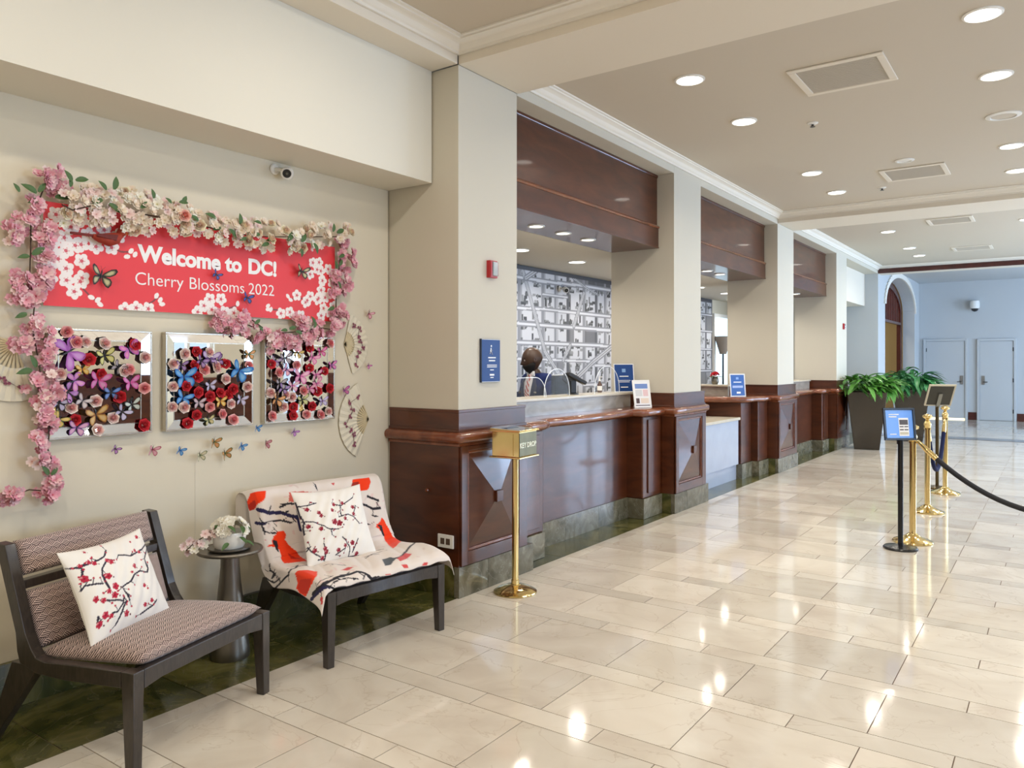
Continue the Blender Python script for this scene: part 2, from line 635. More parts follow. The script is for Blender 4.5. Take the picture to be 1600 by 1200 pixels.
MT_BIG, MT_SMALL = tile_mesh(0.598, 0.447), tile_mesh(0.598, 0.136)
cells = []
for r in range(-9, 27):
    for (yo, hh, xo, kind_) in ((2.213, 0.447, -0.635, 'b'), (2.660, 0.136, -0.922, 's')):
        y0 = yo + r * 0.583
        if y0 + hh > 17.46 or y0 < -3.05: continue
        for k in range(-6, 10):
            x0 = xo + k * 0.598
            x1 = x0 + 0.598
            if x1 <= -3.12 or x0 > 4.45: continue
            cells.append((max(x0, -3.13), min(x1, 4.48), y0, y0 + hh, kind_, x0 >= -3.13 and x1 <= 4.48))


def cell_size(c):
    x, y = (c[0] + c[1]) / 2, (c[2] + c[3]) / 2
    d = -_s * x + _c * y
    l = _c * x + _s * y
    if d < 0.3: return 0
    u = 800 + 1205.6 * l / d
    v = 567 + 1205.6 * 1.5 / d
    if not (-120 < u < 1700 and v < 1330): return 0
    return (c[1] - c[0]) * (c[3] - c[2]) / d ** 3


cells.sort(key=lambda c: -cell_size(c))
rest = MB()
for i, (x0, x1, y0, y1, kd, full) in enumerate(cells):
    if i < 300:
        if full:
            inst('tile', MT_BIG if kd == 'b' else MT_SMALL, floor, Matrix.Translation((x0, y0, 0)))
        else:
            m = MB(); m.box(x0 + G, x1 - G, y0 + G, y1 - G, -0.011, 0)
            m.build('tile', M_TILE, floor)
    else:
        rest.box(x0 + G, x1 - G, y0 + G, y1 - G, -0.011, 0)
for yy in np.arange(18.03, 23.5, 0.6):
    for xx in np.arange(-3.13, 4.4, 0.6):
        rest.box(xx + G, xx + 0.6 - G, yy + G, min(yy + 0.6, 23.6) - G, -0.011, 0)
tag(rest.build('tile', M_TILE, floor), kind='stuff')
M_STRIP = ramp_mat('grey_blue_marble_strip', [(0.3, (0.12, 0.13, 0.15)), (0.7, (0.20, 0.21, 0.23))], 5, 0.15)
for xx in np.arange(-3.12, 4.4, 0.9):
    m = MB(); m.box(xx + G, xx + 0.9 - G, 17.48, 18.02, -0.011, 0.0)
    m.build('strip_tile', M_STRIP, floor)
y = -0.4
k = 0
while y < 17.4:
    ln = 0.61
    m = MB(); m.box(-3.74, -3.132, y + G, y + ln - G, -0.011, 0.0)
    m.build('marble_slab', M_MARB, floor)
    y += ln; k += 1

# ---- left wall behind the chairs with its bulkhead
m = MB(); m.box(-3.93, -3.73, -3.0, 3.80, 0, ZC)
wl = m.build('wall_left', M_WALL); tag(wl, 'cream painted wall behind the two lounge chairs', 'wall', kind='structure')
m = MB(); m.box(-3.729, -3.337, -3.0, 3.80, 2.672, ZB)
o = m.build('trim_1', mat('bulkhead_paint', (0.70, 0.67, 0.58), 0.75, spec=0.25)); tag(o, 'deep painted bulkhead above the banner wall', 'bulkhead', kind='structure')
m = MB()
yy = -0.4
o = thing('baseboard_left', 'dark green marble skirting along the wall behind the chairs', 'baseboard', (-3.73, 1.5, 0), kind='structure')
while yy < 3.7:
    m = MB(); m.box(-3.729, -3.705, yy + 0.001, min(yy + 1.19, 3.79) - 0.001, 0.001, 0.20)
    m.build('marble_panel', M_MARB, o, world=True)
    yy += 1.19

# ---- ceilings and beams
m = MB(); m.box(-3.95, 4.6, -3.0, 18.1, ZC, ZC + 0.1)
o = m.build('ceiling', M_CEIL); tag(o, 'flat beige tray ceiling with recessed downlights', 'ceiling', kind='structure')
m = MB(); m.box(-5.3, 4.6, 18.1, 23.7, ZF, ZF + 0.1)
o = m.build('ceiling_far', M_FARW); tag(o, 'pale grey ceiling of the far end beyond the red trimmed beam', 'ceiling', kind='structure')
for n_, (x0, x1, y0, y1, z0, z1, lb) in enumerate([
        (-3.336, XC, -3.0, 3.80, ZB, ZC, 'painted ceiling beam running along the top of the banner wall'),
        (XC + 0.001, 4.5, 3.81, 4.47, ZB, ZC, 'nearest painted ceiling beam crossing at the first column'),
        (XC + 0.001, 4.5, 10.645, 11.41, ZB, ZC, 'second painted ceiling beam crossing at the third column'),
        (XC + 0.001, 4.5, 17.77, 18.1, ZB - 0.02, ZF, 'last painted ceiling beam before the far wall'),
        (3.5, 4.5, -3.0, 3.80, ZB, ZC, 'side ceiling beam right of the nearest tray'),
        (3.5, 4.5, 4.48, 10.64, ZB, ZC, 'side ceiling beam right of the middle tray'),
        (3.5, 4.5, 11.42, 17.76, ZB, ZC, 'side ceiling beam right of the farthest tray')]):
    m = MB(); m.box(x0, x1, y0, y1, z0, z1 - 0.0005)
    o = m.build('trim_%d' % (n_ + 2), M_BEAM); tag(o, lb, 'beam', kind='structure')
CP = [(0.0, 3.455), (0.016, 3.455), (0.018, 3.470), (0.026, 3.474), (0.034, 3.482), (0.044, 3.500), (0.062, 3.512), (0.080, 3.516), (0.082, 3.526), (0.096, 3.530), (0.098, 3.5395), (0.0, 3.5395)]


def crown(n_, x0, x1, y0, y1, lb):
    pth = [(x0, y0, 1, 1), (x0, y1, 1, -1), (x1, y1, -1, -1), (x1, y0, -1, 1), (x0, y0, 1, 1)]
    m = MB(); m.sweep(CP, pth)
    o = m.build('trim_%d' % n_, M_TRIMP, smooth=25); tag(o, lb, 'crown molding', kind='structure')


crown(10, XC + 0.002, 3.498, -2.998, 3.808, 'crown molding round the nearest ceiling tray')
crown(11, XC + 0.002, 3.498, 4.472, 10.643, 'crown molding round the middle ceiling tray over the counters')
crown(12, XC + 0.002, 3.498, 11.412, 17.768, 'crown molding round the farthest ceiling tray')
m = MB(); m.box(XC + 0.001, 4.5, 17.735, 17.769, 3.385, 3.462); m.box(XC + 0.001, 4.5, 17.72, 17.769, 3.462, 3.475)
o = m.build('trim_13', M_DKWOOD); tag(o, 'dark red wooden strip across the last ceiling beam', 'trim', kind='structure')

# ---- headers between the columns
bays = [(4.46, 7.18), (7.88, 10.64), (11.41, 14.03), (14.80, 17.76)]
for n_, ((y0, y1), nm) in enumerate(zip(bays, ['first', 'second', 'third', 'fourth'])):
    m = MB(); m.box(-3.82, XC, y0 + 0.001, y1 - 0.001, 3.385, ZC - 0.001)
    o = m.build('trim_%d' % (n_ + 14), M_COLP); tag(o, 'painted header above the %s bay between columns' % nm, 'header', kind='structure')

# ---- niche of the fourth bay
m = MB(); m.box(-3.95, -3.75, 14.8, 17.76, 0, 3.385)
o = m.build('wall_niche', M_COLP); tag(o, 'recessed wall between the fourth column and the arched end', 'wall', kind='structure')
m = MB(); m.box(-3.749, -3.38, 14.801, 17.759, 2.71, 3.384)
o = m.build('trim_18', M_BEAM); tag(o, 'painted bulkhead hanging in the fourth bay', 'bulkhead', kind='structure')

# ---- arched wall at the far left
AY0, AY1, AZ, AH = 18.57, 22.80, 2.80, 0.73
m = MB()
m.box(-3.75, XC, 17.76, AY0, 0, ZF)
m.box(-3.40, XC, AY1, 23.6, 0, ZF)
n = 28
yc, hw = (AY0 + AY1) / 2, (AY1 - AY0) / 2
pts = [(yc - hw * math.cos(math.pi * k / n), AZ + AH * math.sin(math.pi * k / n)) for k in range(n + 1)]
for k in range(n):
    (ya, za), (yb, zb) = pts[k], pts[k + 1]
    m.hexa([(-3.40, ya, za), (XC, ya, za), (XC, yb, zb), (-3.40, yb, zb)], [(-3.40, ya, ZF), (XC, ya, ZF), (XC, yb, ZF), (-3.40, yb, ZF)])
o = m.build('wall_arched', M_FARW); tag(o, 'pale wall with a wide arched opening at the far left', 'wall', kind='structure')
# raised arch moulding
m = MB()
for k in range(n):
    (ya, za), (yb, zb) = pts[k], pts[k + 1]
    def out(y_, z_, q): return (yc + (y_ - yc) * (1 + q / hw), AZ + (z_ - AZ) * (1 + q / AH))
    a2, b2 = out(ya, za, 0.16), out(yb, zb, 0.12)
    m.hexa([(XC + 0.001, ya, za), (XC + 0.03, ya, za), (XC + 0.03, yb, zb), (XC + 0.001, yb, zb)],
           [(XC + 0.001, a2[0], min(a2[1], 3.64)), (XC + 0.03, a2[0], min(a2[1], 3.64)), (XC + 0.03, b2[0], min(b2[1], 3.64)), (XC + 0.001, b2[0], min(b2[1], 3.64))])
m.build('arch_molding', M_TRIMP, o)
# wooden arched transom and doorway inside the reveal
dw = thing('arched_doorway', 'dark wooden arched doorway with a barred transom at the far left', 'doorway', (-3.45, yc, 0), kind='structure')
m = MB()
for k in range(n):
    (ya, za), (yb, zb) = pts[k], pts[k + 1]
    s1, s2 = 0.90, 0.90
    m.hexa([(-3.52, yc + (ya - yc) * s1, AZ + (za - AZ) * 0.78), (-3.42, yc + (ya - yc) * s1, AZ + (za - AZ) * 0.78), (-3.42, yc + (yb - yc) * s1, AZ + (zb - AZ) * 0.78), (-3.52, yc + (yb - yc) * s1, AZ + (zb - AZ) * 0.78)],
           [(-3.52, ya, za), (-3.42, ya, za), (-3.42, yb, zb), (-3.52, yb, zb)])
m.build('arch_frame', M_DKWOOD, dw, world=True)
for y0 in (AY0, AY1 - 0.2):
    m = MB(); m.box(-3.52, -3.42, y0, y0 + 0.2, 0, AZ + 0.02)
    m.build('jamb', M_DKWOOD, dw, world=True)
m = MB(); m.box(-3.52, -3.42, AY0 + 0.2, AY1 - 0.2, 2.50, 2.56)
m.build('transom_rail', M_DKWOOD, dw, world=True)
for k in range(15):
    yb = AY0 + 0.2 + (k + 1) * (AY1 - AY0 - 0.4) / 16
    zt = AZ + 0.78 * AH * math.sqrt(max(0, 1 - ((yb - yc) / (hw * 0.9)) ** 2)) + 0.02
    m = MB(); m.box(-3.49, -3.45, yb - 0.025, yb + 0.025, 2.56, zt)
    m.build('bar', M_DKWOOD, dw, world=True)
m = MB(); m.box(-5.2, -5.1, 17.0, 23.6, 0, ZF); m.box(-5.1, -3.40, 23.4, 23.6, 0, ZF); m.box(-5.1, -3.76, 17.9, 18.0, 0, ZF)
o = m.build('wall_beyond_arch', mat('tan_paint', (0.55, 0.42, 0.22), 0.8)); tag(o, 'tan wall seen through the arched doorway', 'wall', kind='structure')
area_light('room_light', (-4.4, 20.5, 3.6), (0, 0, -1), 0.6, 1.5, 35, C_WARM)

# ---- far wall with two grey doors
m = MB(); m.box(-3.40, 4.6, 23.6, 23.8, 0, ZF)
fw = m.build('wall_far', M_FARW); tag(fw, 'pale grey end wall with two flush doors', 'wall', kind='structure')


def far_door(n_, x0, x1, zt, hx, lb, gap=False):
    d = thing('door_%d' % n_, lb, 'door', ((x0 + x1) / 2, 23.57, 0), kind='structure')
    m = MB()
    for (a, b_, c, e) in ((x0 - 0.06, x0, 0, zt + 0.06), (x1, x1 + 0.06, 0, zt + 0.06), (x0, x1, zt, zt + 0.06)):
        m.box(a, b_, 23.55, 23.599, c, e)
    m.build('door_frame', M_DOOR, d, world=True, bevel=0.006)
    z0 = 0.03 if gap else 0.008
    m = MB(); m.box(x0 + 0.006, x1 - 0.006, 23.572, 23.599, z0, zt - 0.006)
    leaf = m.build('door_leaf', M_DOOR, d, world=True)
    m = MB(); m.box(hx - 0.035, hx + 0.035, 23.560, 23.5715, 0.93, 1.16)
    h = m.build('lock_plate', mat('steel_plate', (0.35, 0.35, 0.35), 0.3, metal=0.9), leaf, world=True)
    m = MB(); m.tube([(hx, 23.562, 1.0), (hx, 23.52, 1.0), (hx + (0.10 if hx < (x0 + x1) / 2 else -0.10), 23.515, 1.0)], 0.012, 8)
    m.build('lever', mat('dark_steel', (0.12, 0.12, 0.12), 0.3, metal=0.9), leaf, world=True)
    hxx = x1 - 0.01 if hx < (x0 + x1) / 2 else x0 + 0.01
    for zz in (0.25, 1.05, 1.85):
        m = MB(); m.tube([(hxx, 23.568, zz - 0.05), (hxx, 23.568, zz + 0.05)], 0.012, 8)
        m.build('hinge', M_BLACKM, d, world=True)
    if gap:
        m = MB(); m.box(x0 + 0.01, x1 - 0.01, 23.585, 23.5995, 0.004, 0.028)
        m.build('light_gap', mat('lit_gap', (1, 0.9, 0.6), 0.5, emis=(1.0, 0.85, 0.5), estr=2.0), d, world=True)


far_door(1, -2.95, -2.03, 2.08, -2.11, 'wide grey flush door at the end with light showing below it', gap=True)
far_door(2, -1.70, -0.95, 2.07, -1.62, 'narrower grey flush door right of the wide one')
far_door(3, 1.2, 2.1, 2.08, 2.0, 'grey flush door far right on the end wall')
bi = 0
for (x0, x1) in ((-3.10, -3.02), (-1.96, -1.77), (-0.88, 1.13), (2.17, 4.4)):
    bi += 1
    m = MB(); m.box(x0, x1, 23.575, 23.599, 0, 0.2)
    o = m.build('baseboard_far_%d' % bi, M_DKWOOD); tag(o, ['dark red skirting stub left of the wide grey door', 'dark red skirting between the two grey doors', 'dark red skirting right of the narrower grey door', 'dark red skirting beyond the third door'][bi - 1], 'baseboard', kind='structure')

# ---- right wall with big windows, wall behind the camera
m = MB()
ys = [-3.0] + [q for ab in WINS for q in ab[:2]] + [23.6]
for k in range(0, len(ys), 2): m.box(4.5, 4.7, ys[k], ys[k + 1], 0, ZF)
for (a, b_, zs) in WINS:
    m.box(4.5, 4.7, a, b_, 0, zs); m.box(4.5, 4.7, a, b_, 3.05, ZF)
wr = m.build('wall_right', M_WALL); tag(wr, 'cream wall with tall windows opposite the counters', 'wall', kind='structure')
for n_, (a, b_, zs) in enumerate(WINS):
    d = thing('window_%d' % (n_ + 1), 'tall white framed window opposite the counters, number %s from the entrance' % ['one (unseen, added to light the nearest column)', 'two', 'three', 'four', 'five', 'six'][n_], 'window', (4.6, (a + b_) / 2, zs), kind='structure')
    m = MB()
    for (y0, y1, z0, z1) in ((a, a + 0.06, zs, 3.05), (b_ - 0.06, b_, zs, 3.05), (a, b_, zs, zs + 0.06), (a, b_, 2.99, 3.05), ((a + b_) / 2 - 0.03, (a + b_) / 2 + 0.03, zs + 0.06, 2.99), (a, b_, 2.4, 2.45)):
        m.box(4.56, 4.62, y0, y1, z0, z1)
    m.build('window_frame', M_WHITE, d, world=True)
m = MB(); m.box(-3.95, 4.6, -3.2, -3.0, 0, ZC)
o = m.build('wall_behind', M_WALL); tag(o, 'cream wall behind the viewpoint', 'wall', kind='structure')
m = MB(); m.box(4.45, 4.499, -3.0, 9.2, 0, 1.25); m.box(4.44, 4.499, -3.0, 6.9, 1.25, 1.33)
o = m.build('wainscot_right', M_WOOD); tag(o, 'dark wood wainscot on the wall opposite the chairs', 'wainscot', kind='structure')

# ---- staff room behind the counters
m = MB(); m.box(-5.3, -5.15, 3.9, 16.9, 0, 2.65)
o = m.build('wall_staff', M_WALL); tag(o, 'back wall of the staff area behind the counters', 'wall', kind='structure')
m = MB(); m.box(-5.15, -3.83, 3.9, 4.0, 0, 2.65); m.box(-5.15, -3.96, 14.9, 15.0, 0, 2.65)
o = m.build('wall_staff_end', M_COLP); tag(o, 'end walls of the staff area behind the counters', 'wall', kind='structure')
m = MB(); m.box(-5.3, -3.825, 3.9, 15.0, 2.651, 2.75)
o = m.build('ceiling_staff', mat('staff_ceiling', (0.66, 0.62, 0.53), 0.8)); tag(o, 'lower ceiling of the staff area behind the counters', 'ceiling', kind='structure')

# mural: aerial street map print
rnd = random.Random(5)
MX, MY0, MY1, MZ0, MZ1 = -5.135, 4.05, 13.52, 0.0, 2.645
LT, RD, WH = (0.60, 0.60, 0.63), (0.15, 0.15, 0.165), (0.68, 0.68, 0.71)
P = Paint(1000, 290, MY1 - MY0, MZ1 - MZ0, LT)


def mt(px, py):
    q = onX(805 + px / 5.456, 405 + py / 5.456, MX)
    return (q.y - MY0, q.z - MZ0)


def glyphs(x0, x1, z0, z1, n):
    for q in range(n):
        gx, gz = rnd.uniform(x0 + 0.04, x1 - 0.09), rnd.uniform(z0 + 0.03, z1 - 0.07)
        gg = rnd.choice([0.05, 0.1, 0.2, 0.3])
        c = (gg, gg, gg)
        if rnd.random() < 0.5: P.rect(gx, gx + 0.016, gz, gz + rnd.uniform(0.03, 0.10), c)
        else: P.rect(gx, gx + rnd.uniform(0.03, 0.09), gz, gz + 0.014, c)
        if rnd.random() < 0.4: P.disc(gx, gz, 0.014, c)


# even street grid for the whole wall
cols_x = []
x = -0.1
while x < P.w:
    cols_x.append(x); x += rnd.choice([0.30, 0.33, 0.38, 0.44])
rows_z = [0.02, 0.34, 0.66, 1.02, 1.36, 1.74, 2.06, 2.36, 2.6]
vis0, vis1 = mt(-40, 500)[0], mt(830, 500)[0]
for a, b_ in zip(cols_x[:-1], cols_x[1:]):
    for c, e in zip(rows_z[:-1], rows_z[1:]):
        g = rnd.uniform(0.46, 0.60) if rnd.random() < 0.93 else 0.20
        P.rect(a, b_, c, e, (g, g, g * 1.03))
        if g > 0.3: glyphs(a, b_, c, e, rnd.randint(4, 8))
for x in cols_x: P.line([(x, 0), (x, P.h)], 0.075, RD)
for z in rows_z: P.line([(0, z), (P.w, z)], 0.05, RD); P.line([(0, z), (P.w, z)], 0.018, WH)
for (a, b_) in [((0, 0.2), (2.6, 2.6)), ((0.8, 2.57), (2.4, 0.1)), ((6.0, 0.0), (8.2, 2.4)), ((7.6, 2.57), (9.2, 0.0))]:
    P.line([a, b_], 0.15, RD); P.line([a, b_], 0.07, WH)
# the stretch seen between the first two columns, street by street
P.rect(vis0, vis1, 0, P.h, LT)
vx = [mt(q, 600)[0] for q in (35, 128, 235, 342, 448, 500, 585, 690, 765)]
hz = [0.02, 0.32, 0.62, 0.86, 1.22, 1.55, 1.86, 2.12, 2.38, 2.57]
for a, b_ in zip([vis0] + vx, vx + [vis1]):
    for c, e in zip(hz[:-1], hz[1:]): glyphs(a, b_, c, e, rnd.randint(6, 11))
for (x0, x1, z0, z1, g) in ((450, 500, 600, 720, 0.22), (585, 685, 612, 720, 0.17), (310, 410, 872, 960, 0.24), (600, 690, 150, 230, 0.08), (700, 810, 190, 240, 0.10), (500, 620, 160, 220, 0.2)):
    a, b_ = mt(x0, z0), mt(x1, z1)
    P.rect(a[0], b_[0], b_[1], a[1], (g, g, g * 1.06))
for q in (35, 235, 342, 448, 585, 690, 765):
    x = mt(q, 600)[0]; P.line([(x, 0), (x, P.h)], 0.062, (0.26, 0.26, 0.28) if q not in (448, 690) else (0.11, 0.11, 0.12)); P.line([(x + 0.05, 0), (x + 0.05, P.h)], 0.010, (0.06, 0.06, 0.06))
for pts, wd in (([(20, 150), (240, 190), (560, 225), (810, 265)], 0.06), ([(235, 300), (445, 325)], 0.04), ([(20, 415), (240, 425), (450, 450), (810, 488)], 0.05), ([(20, 545), (400, 575), (810, 608)], 0.06),
                ([(20, 710), (680, 733), (800, 745)], 0.06), ([(235, 855), (650, 872)], 0.045), ([(680, 905), (810, 908)], 0.045), ([(585, 1072), (760, 1068)], 0.06), ([(20, 850), (120, 850)], 0.04)):
    q = [mt(*w_) for w_ in pts]
    P.line(q, wd * 1.15, (0.26, 0.26, 0.28)); P.line(q, wd * 0.5, WH)
for pts, wd in (([(55, 60), (150, 400), (255, 790), (420, 1050)], 0.10), ([(585, 290), (500, 570)], 0.10), ([(470, 735), (410, 860)], 0.09), ([(820, 750), (660, 880), (530, 1010)], 0.12), ([(90, 160), (190, 90)], 0.10), ([(480, 150), (600, 240), (700, 300)], 0.05)):
    q = [mt(*w_) for w_ in pts]
    P.line(q, wd * 0.75, (0.24, 0.24, 0.26)); P.line(q, wd * 0.40, (0.60, 0.60, 0.63)); P.line(q, wd * 0.15, (0.3, 0.3, 0.3))
P.rect(0, P.w, P.h - 0.045, P.h, (0.07, 0.07, 0.08))
Yg = MY0 + P.X; Zg = MZ0 + P.Y
pos = np.stack([np.full_like(Yg, MX), Yg, Zg], -1)
mu = grid_mesh('mural', pos, P, M_ATTRG)
md = mu.modifiers.new('thickness', 'SOLIDIFY'); md.thickness = 0.006; md.offset = -1
tag(mu, 'black and white aerial street map mural covering the wall behind the counters', 'mural')
# lit office window past the mural
ow = thing('window_7', 'bright office window in the wall past the mural', 'window', (-5.12, 13.95, 0.9), kind='structure')
m = MB(); m.box(-5.149, -5.14, 13.58, 14.45, 0.95, 2.35)
m.build('pane', mat('lit_office_pane', (0.6, 0.8, 0.9), 0.3, emis=(0.62, 0.82, 1.0), estr=1.1), ow, world=True)
m = MB()
for (y0, y1, z0, z1) in ((13.54, 13.60, 0.9, 2.4), (14.42, 14.48, 0.9, 2.4), (13.6, 14.42, 0.9, 0.96), (13.6, 14.42, 2.34, 2.4)): m.box(-5.149, -5.10, y0, y1, z0, z1)
m.build('window_frame', M_WHITE, ow, world=True)

# ================================================================== COLUMNS with wooden wainscot
ROLL = [(0.0, 0.985), (0.018, 0.985), (0.036, 0.993), (0.047, 1.008), (0.050, 1.023), (0.046, 1.038), (0.034, 1.050), (0.018, 1.056), (0.0, 1.058)]


def arc_corner(x, y, r, a0, a1, n=4):
    """path points round a corner with radial normals"""
    return [(x, y, math.cos(a0 + (a1 - a0) * k / n), math.sin(a0 + (a1 - a0) * k / n)) for k in range(n + 1)]


def column(i, y0, y1):
    nm = ['nearest', 'second', 'third', 'fourth'][i]
    m = MB(); m.box(-3.82, XC - (0.0 if i in (1, 3) else 0.002), y0 + 0.0015, y1, 0, (ZC - 0.001) if i in (1, 3) else 3.399)
    c = m.build('column', M_COLP)
    tag(c, '%s square painted column with dark wooden wainscot' % nm, 'column', kind='structure')
    xb = -3.725 if i == 0 else -3.82
    ye = y1 + 0.12           # wainscot runs a little past the shaft
    # body
    m = MB(); m.box(xb, XC, y0, ye, 0.195, 0.99)
    m.build('wainscot_body', M_WOOD, c)
    # roll molding all round
    pth = [(xb, y0, 0, -1)] + arc_corner(XC, y0, 0, -math.pi / 2, 0) + arc_corner(XC, ye, 0, 0, math.pi / 2) + [(-3.45, ye, 0, 1)]
    if i == 0: pth = [(xb + 0.0, y0, 0, -1)] + pth[1:]
    m = MB(); m.sweep(ROLL, pth)
    m.build('roll_molding', M_WOODR, c, smooth=50)
    m = MB(); m.box(xb, XC + 0.004, y0 - 0.004, ye + 0.004, 0.99, 1.056)
    m.box(xb, XC + 0.003, y0 - 0.002, ye - 0.02, 1.056, 1.196)
    m.box(xb, XC + 0.006, y0 - 0.006, ye - 0.014, 1.180, 1.200)
    m.box(xb, XC + 0.010, y0 - 0.010, ye - 0.010, 1.056, 1.075)
    m.build('cap_rail', M_WOOD, c, bevel=0.003)
    m = MB(); m.box(xb, XC + 0.014, y0 - 0.014, ye + 0.006, 0.965, 0.985)
    m.build('bead', M_WOODR, c, bevel=0.004)
    # marble foot, in slabs
    ym = y1 + 0.19
    for (a, b_) in ((y0 - 0.008, y0 + 0.30), (y0 + 0.302, y0 + 0.62), (y0 + 0.622, ym)):
        m = MB(); m.box(XC - 0.03, XC + 0.012, a, b_, 0.0005, 0.195)
        m.build('marble_panel', M_MARBG, c, bevel=0.002)
    m = MB(); m.box(xb, XC - 0.032, y0 - 0.008, y0 + 0.03, 0.0005, 0.195)
    m.build('marble_panel', M_MARB, c, bevel=0.002)
    m = MB(); m.box(-3.44, XC - 0.032, ym - 0.04, ym, 0.0005, 0.195)
    m.build('marble_panel', M_MARBG, c, bevel=0.002)
    # framed pyramid panel on the lobby face
    a, b_, z0, z1 = y0 + 0.075, ye - 0.12, 0.285, 0.935
    m = MB()
    for (p, q, r_, s_) in ((y0 + 0.01, a, 0.20, 0.965), (b_, ye - 0.02, 0.20, 0.965), (a, b_, 0.20, z0), (a, b_, z1, 0.965)):
        m.box(XC, XC + 0.02, p, q, r_, s_)
    m.build('panel_frame', M_WOOD, c, bevel=0.003)
    m = MB()
    for (p, q, r_, s_) in ((a, a + 0.02, z0, z1), (b_ - 0.02, b_, z0, z1), (a + 0.02, b_ - 0.02, z0, z0 + 0.02), (a + 0.02, b_ - 0.02, z1 - 0.02, z1)):
        m.box(XC, XC + 0.012, p, q, r_, s_)
    m.build('panel_bead', M_WOODR, c, bevel=0.005)
    p0, p1, q0, q1 = a + 0.02, b_ - 0.02, z0 + 0.02, z1 - 0.02
    yc_, zc_ = (p0 + p1) / 2, (q0 + q1) / 2
    h = 0.04
    base = [(XC + 0.001, p0, q0), (XC + 0.001, p1, q0), (XC + 0.001, p1, q1), (XC + 0.001, p0, q1)]
    top = [(XC + 0.045, yc_ - h, zc_ - h), (XC + 0.045, yc_ + h, zc_ - h), (XC + 0.045, yc_ + h, zc_ + h), (XC + 0.045, yc_ - h, zc_ + h)]
    m = MB(); m.add(base + top, [(0, 3, 2, 1), (4, 5, 6, 7), (0, 1, 5, 4), (1, 2, 6, 5), (2, 3, 7, 6), (3, 0, 4, 7)])
    m.build('pyramid_panel', M_WOOD, c)
    m = MB(); m.box(XC + 0.0455, XC + 0.066, yc_ - 0.036, yc_ + 0.036, zc_ - 0.038, zc_ + 0.038)
    m.build('panel_boss', M_WOOD, c, bevel=0.003)
    if i == 0:
        m = MB(); m.lathe([(0.0, 0.02), (0.010, 0.018), (0.014, 0.010), (0.010, 0.0)][::-1], 16, Matrix.Translation((-3.378, y0 - 0.001, 0.666)) @ Matrix.Rotation(R(90), 4, 'X'), cap=True)
        m.build('wood_plug', M_WOODR, c, smooth=True)
        m = MB(); m.box(-3.285, -3.155, y0 - 0.012, y0 - 0.001, 0.310, 0.395)
        pl = m.build('outlet_cover', M_WHITE, c, bevel=0.003)
        m = MB()
        for cx in (-3.243, -3.197): m.box(cx - 0.016, cx + 0.016, y0 - 0.0145, y0 - 0.0121, 0.333, 0.372)
        m.build('socket', mat('brown_socket', (0.10, 0.06, 0.04), 0.5), pl)
    return c


for i, (a, b_) in enumerate(COLY): column(i, a, b_)

# ================================================================== COUNTERS and wooden canopies


def rounded_rail(path, prof, name, parent):
    m = MB(); m.sweep(prof, path)
    return m.build(name, M_WOODR, parent, smooth=50, world=True)


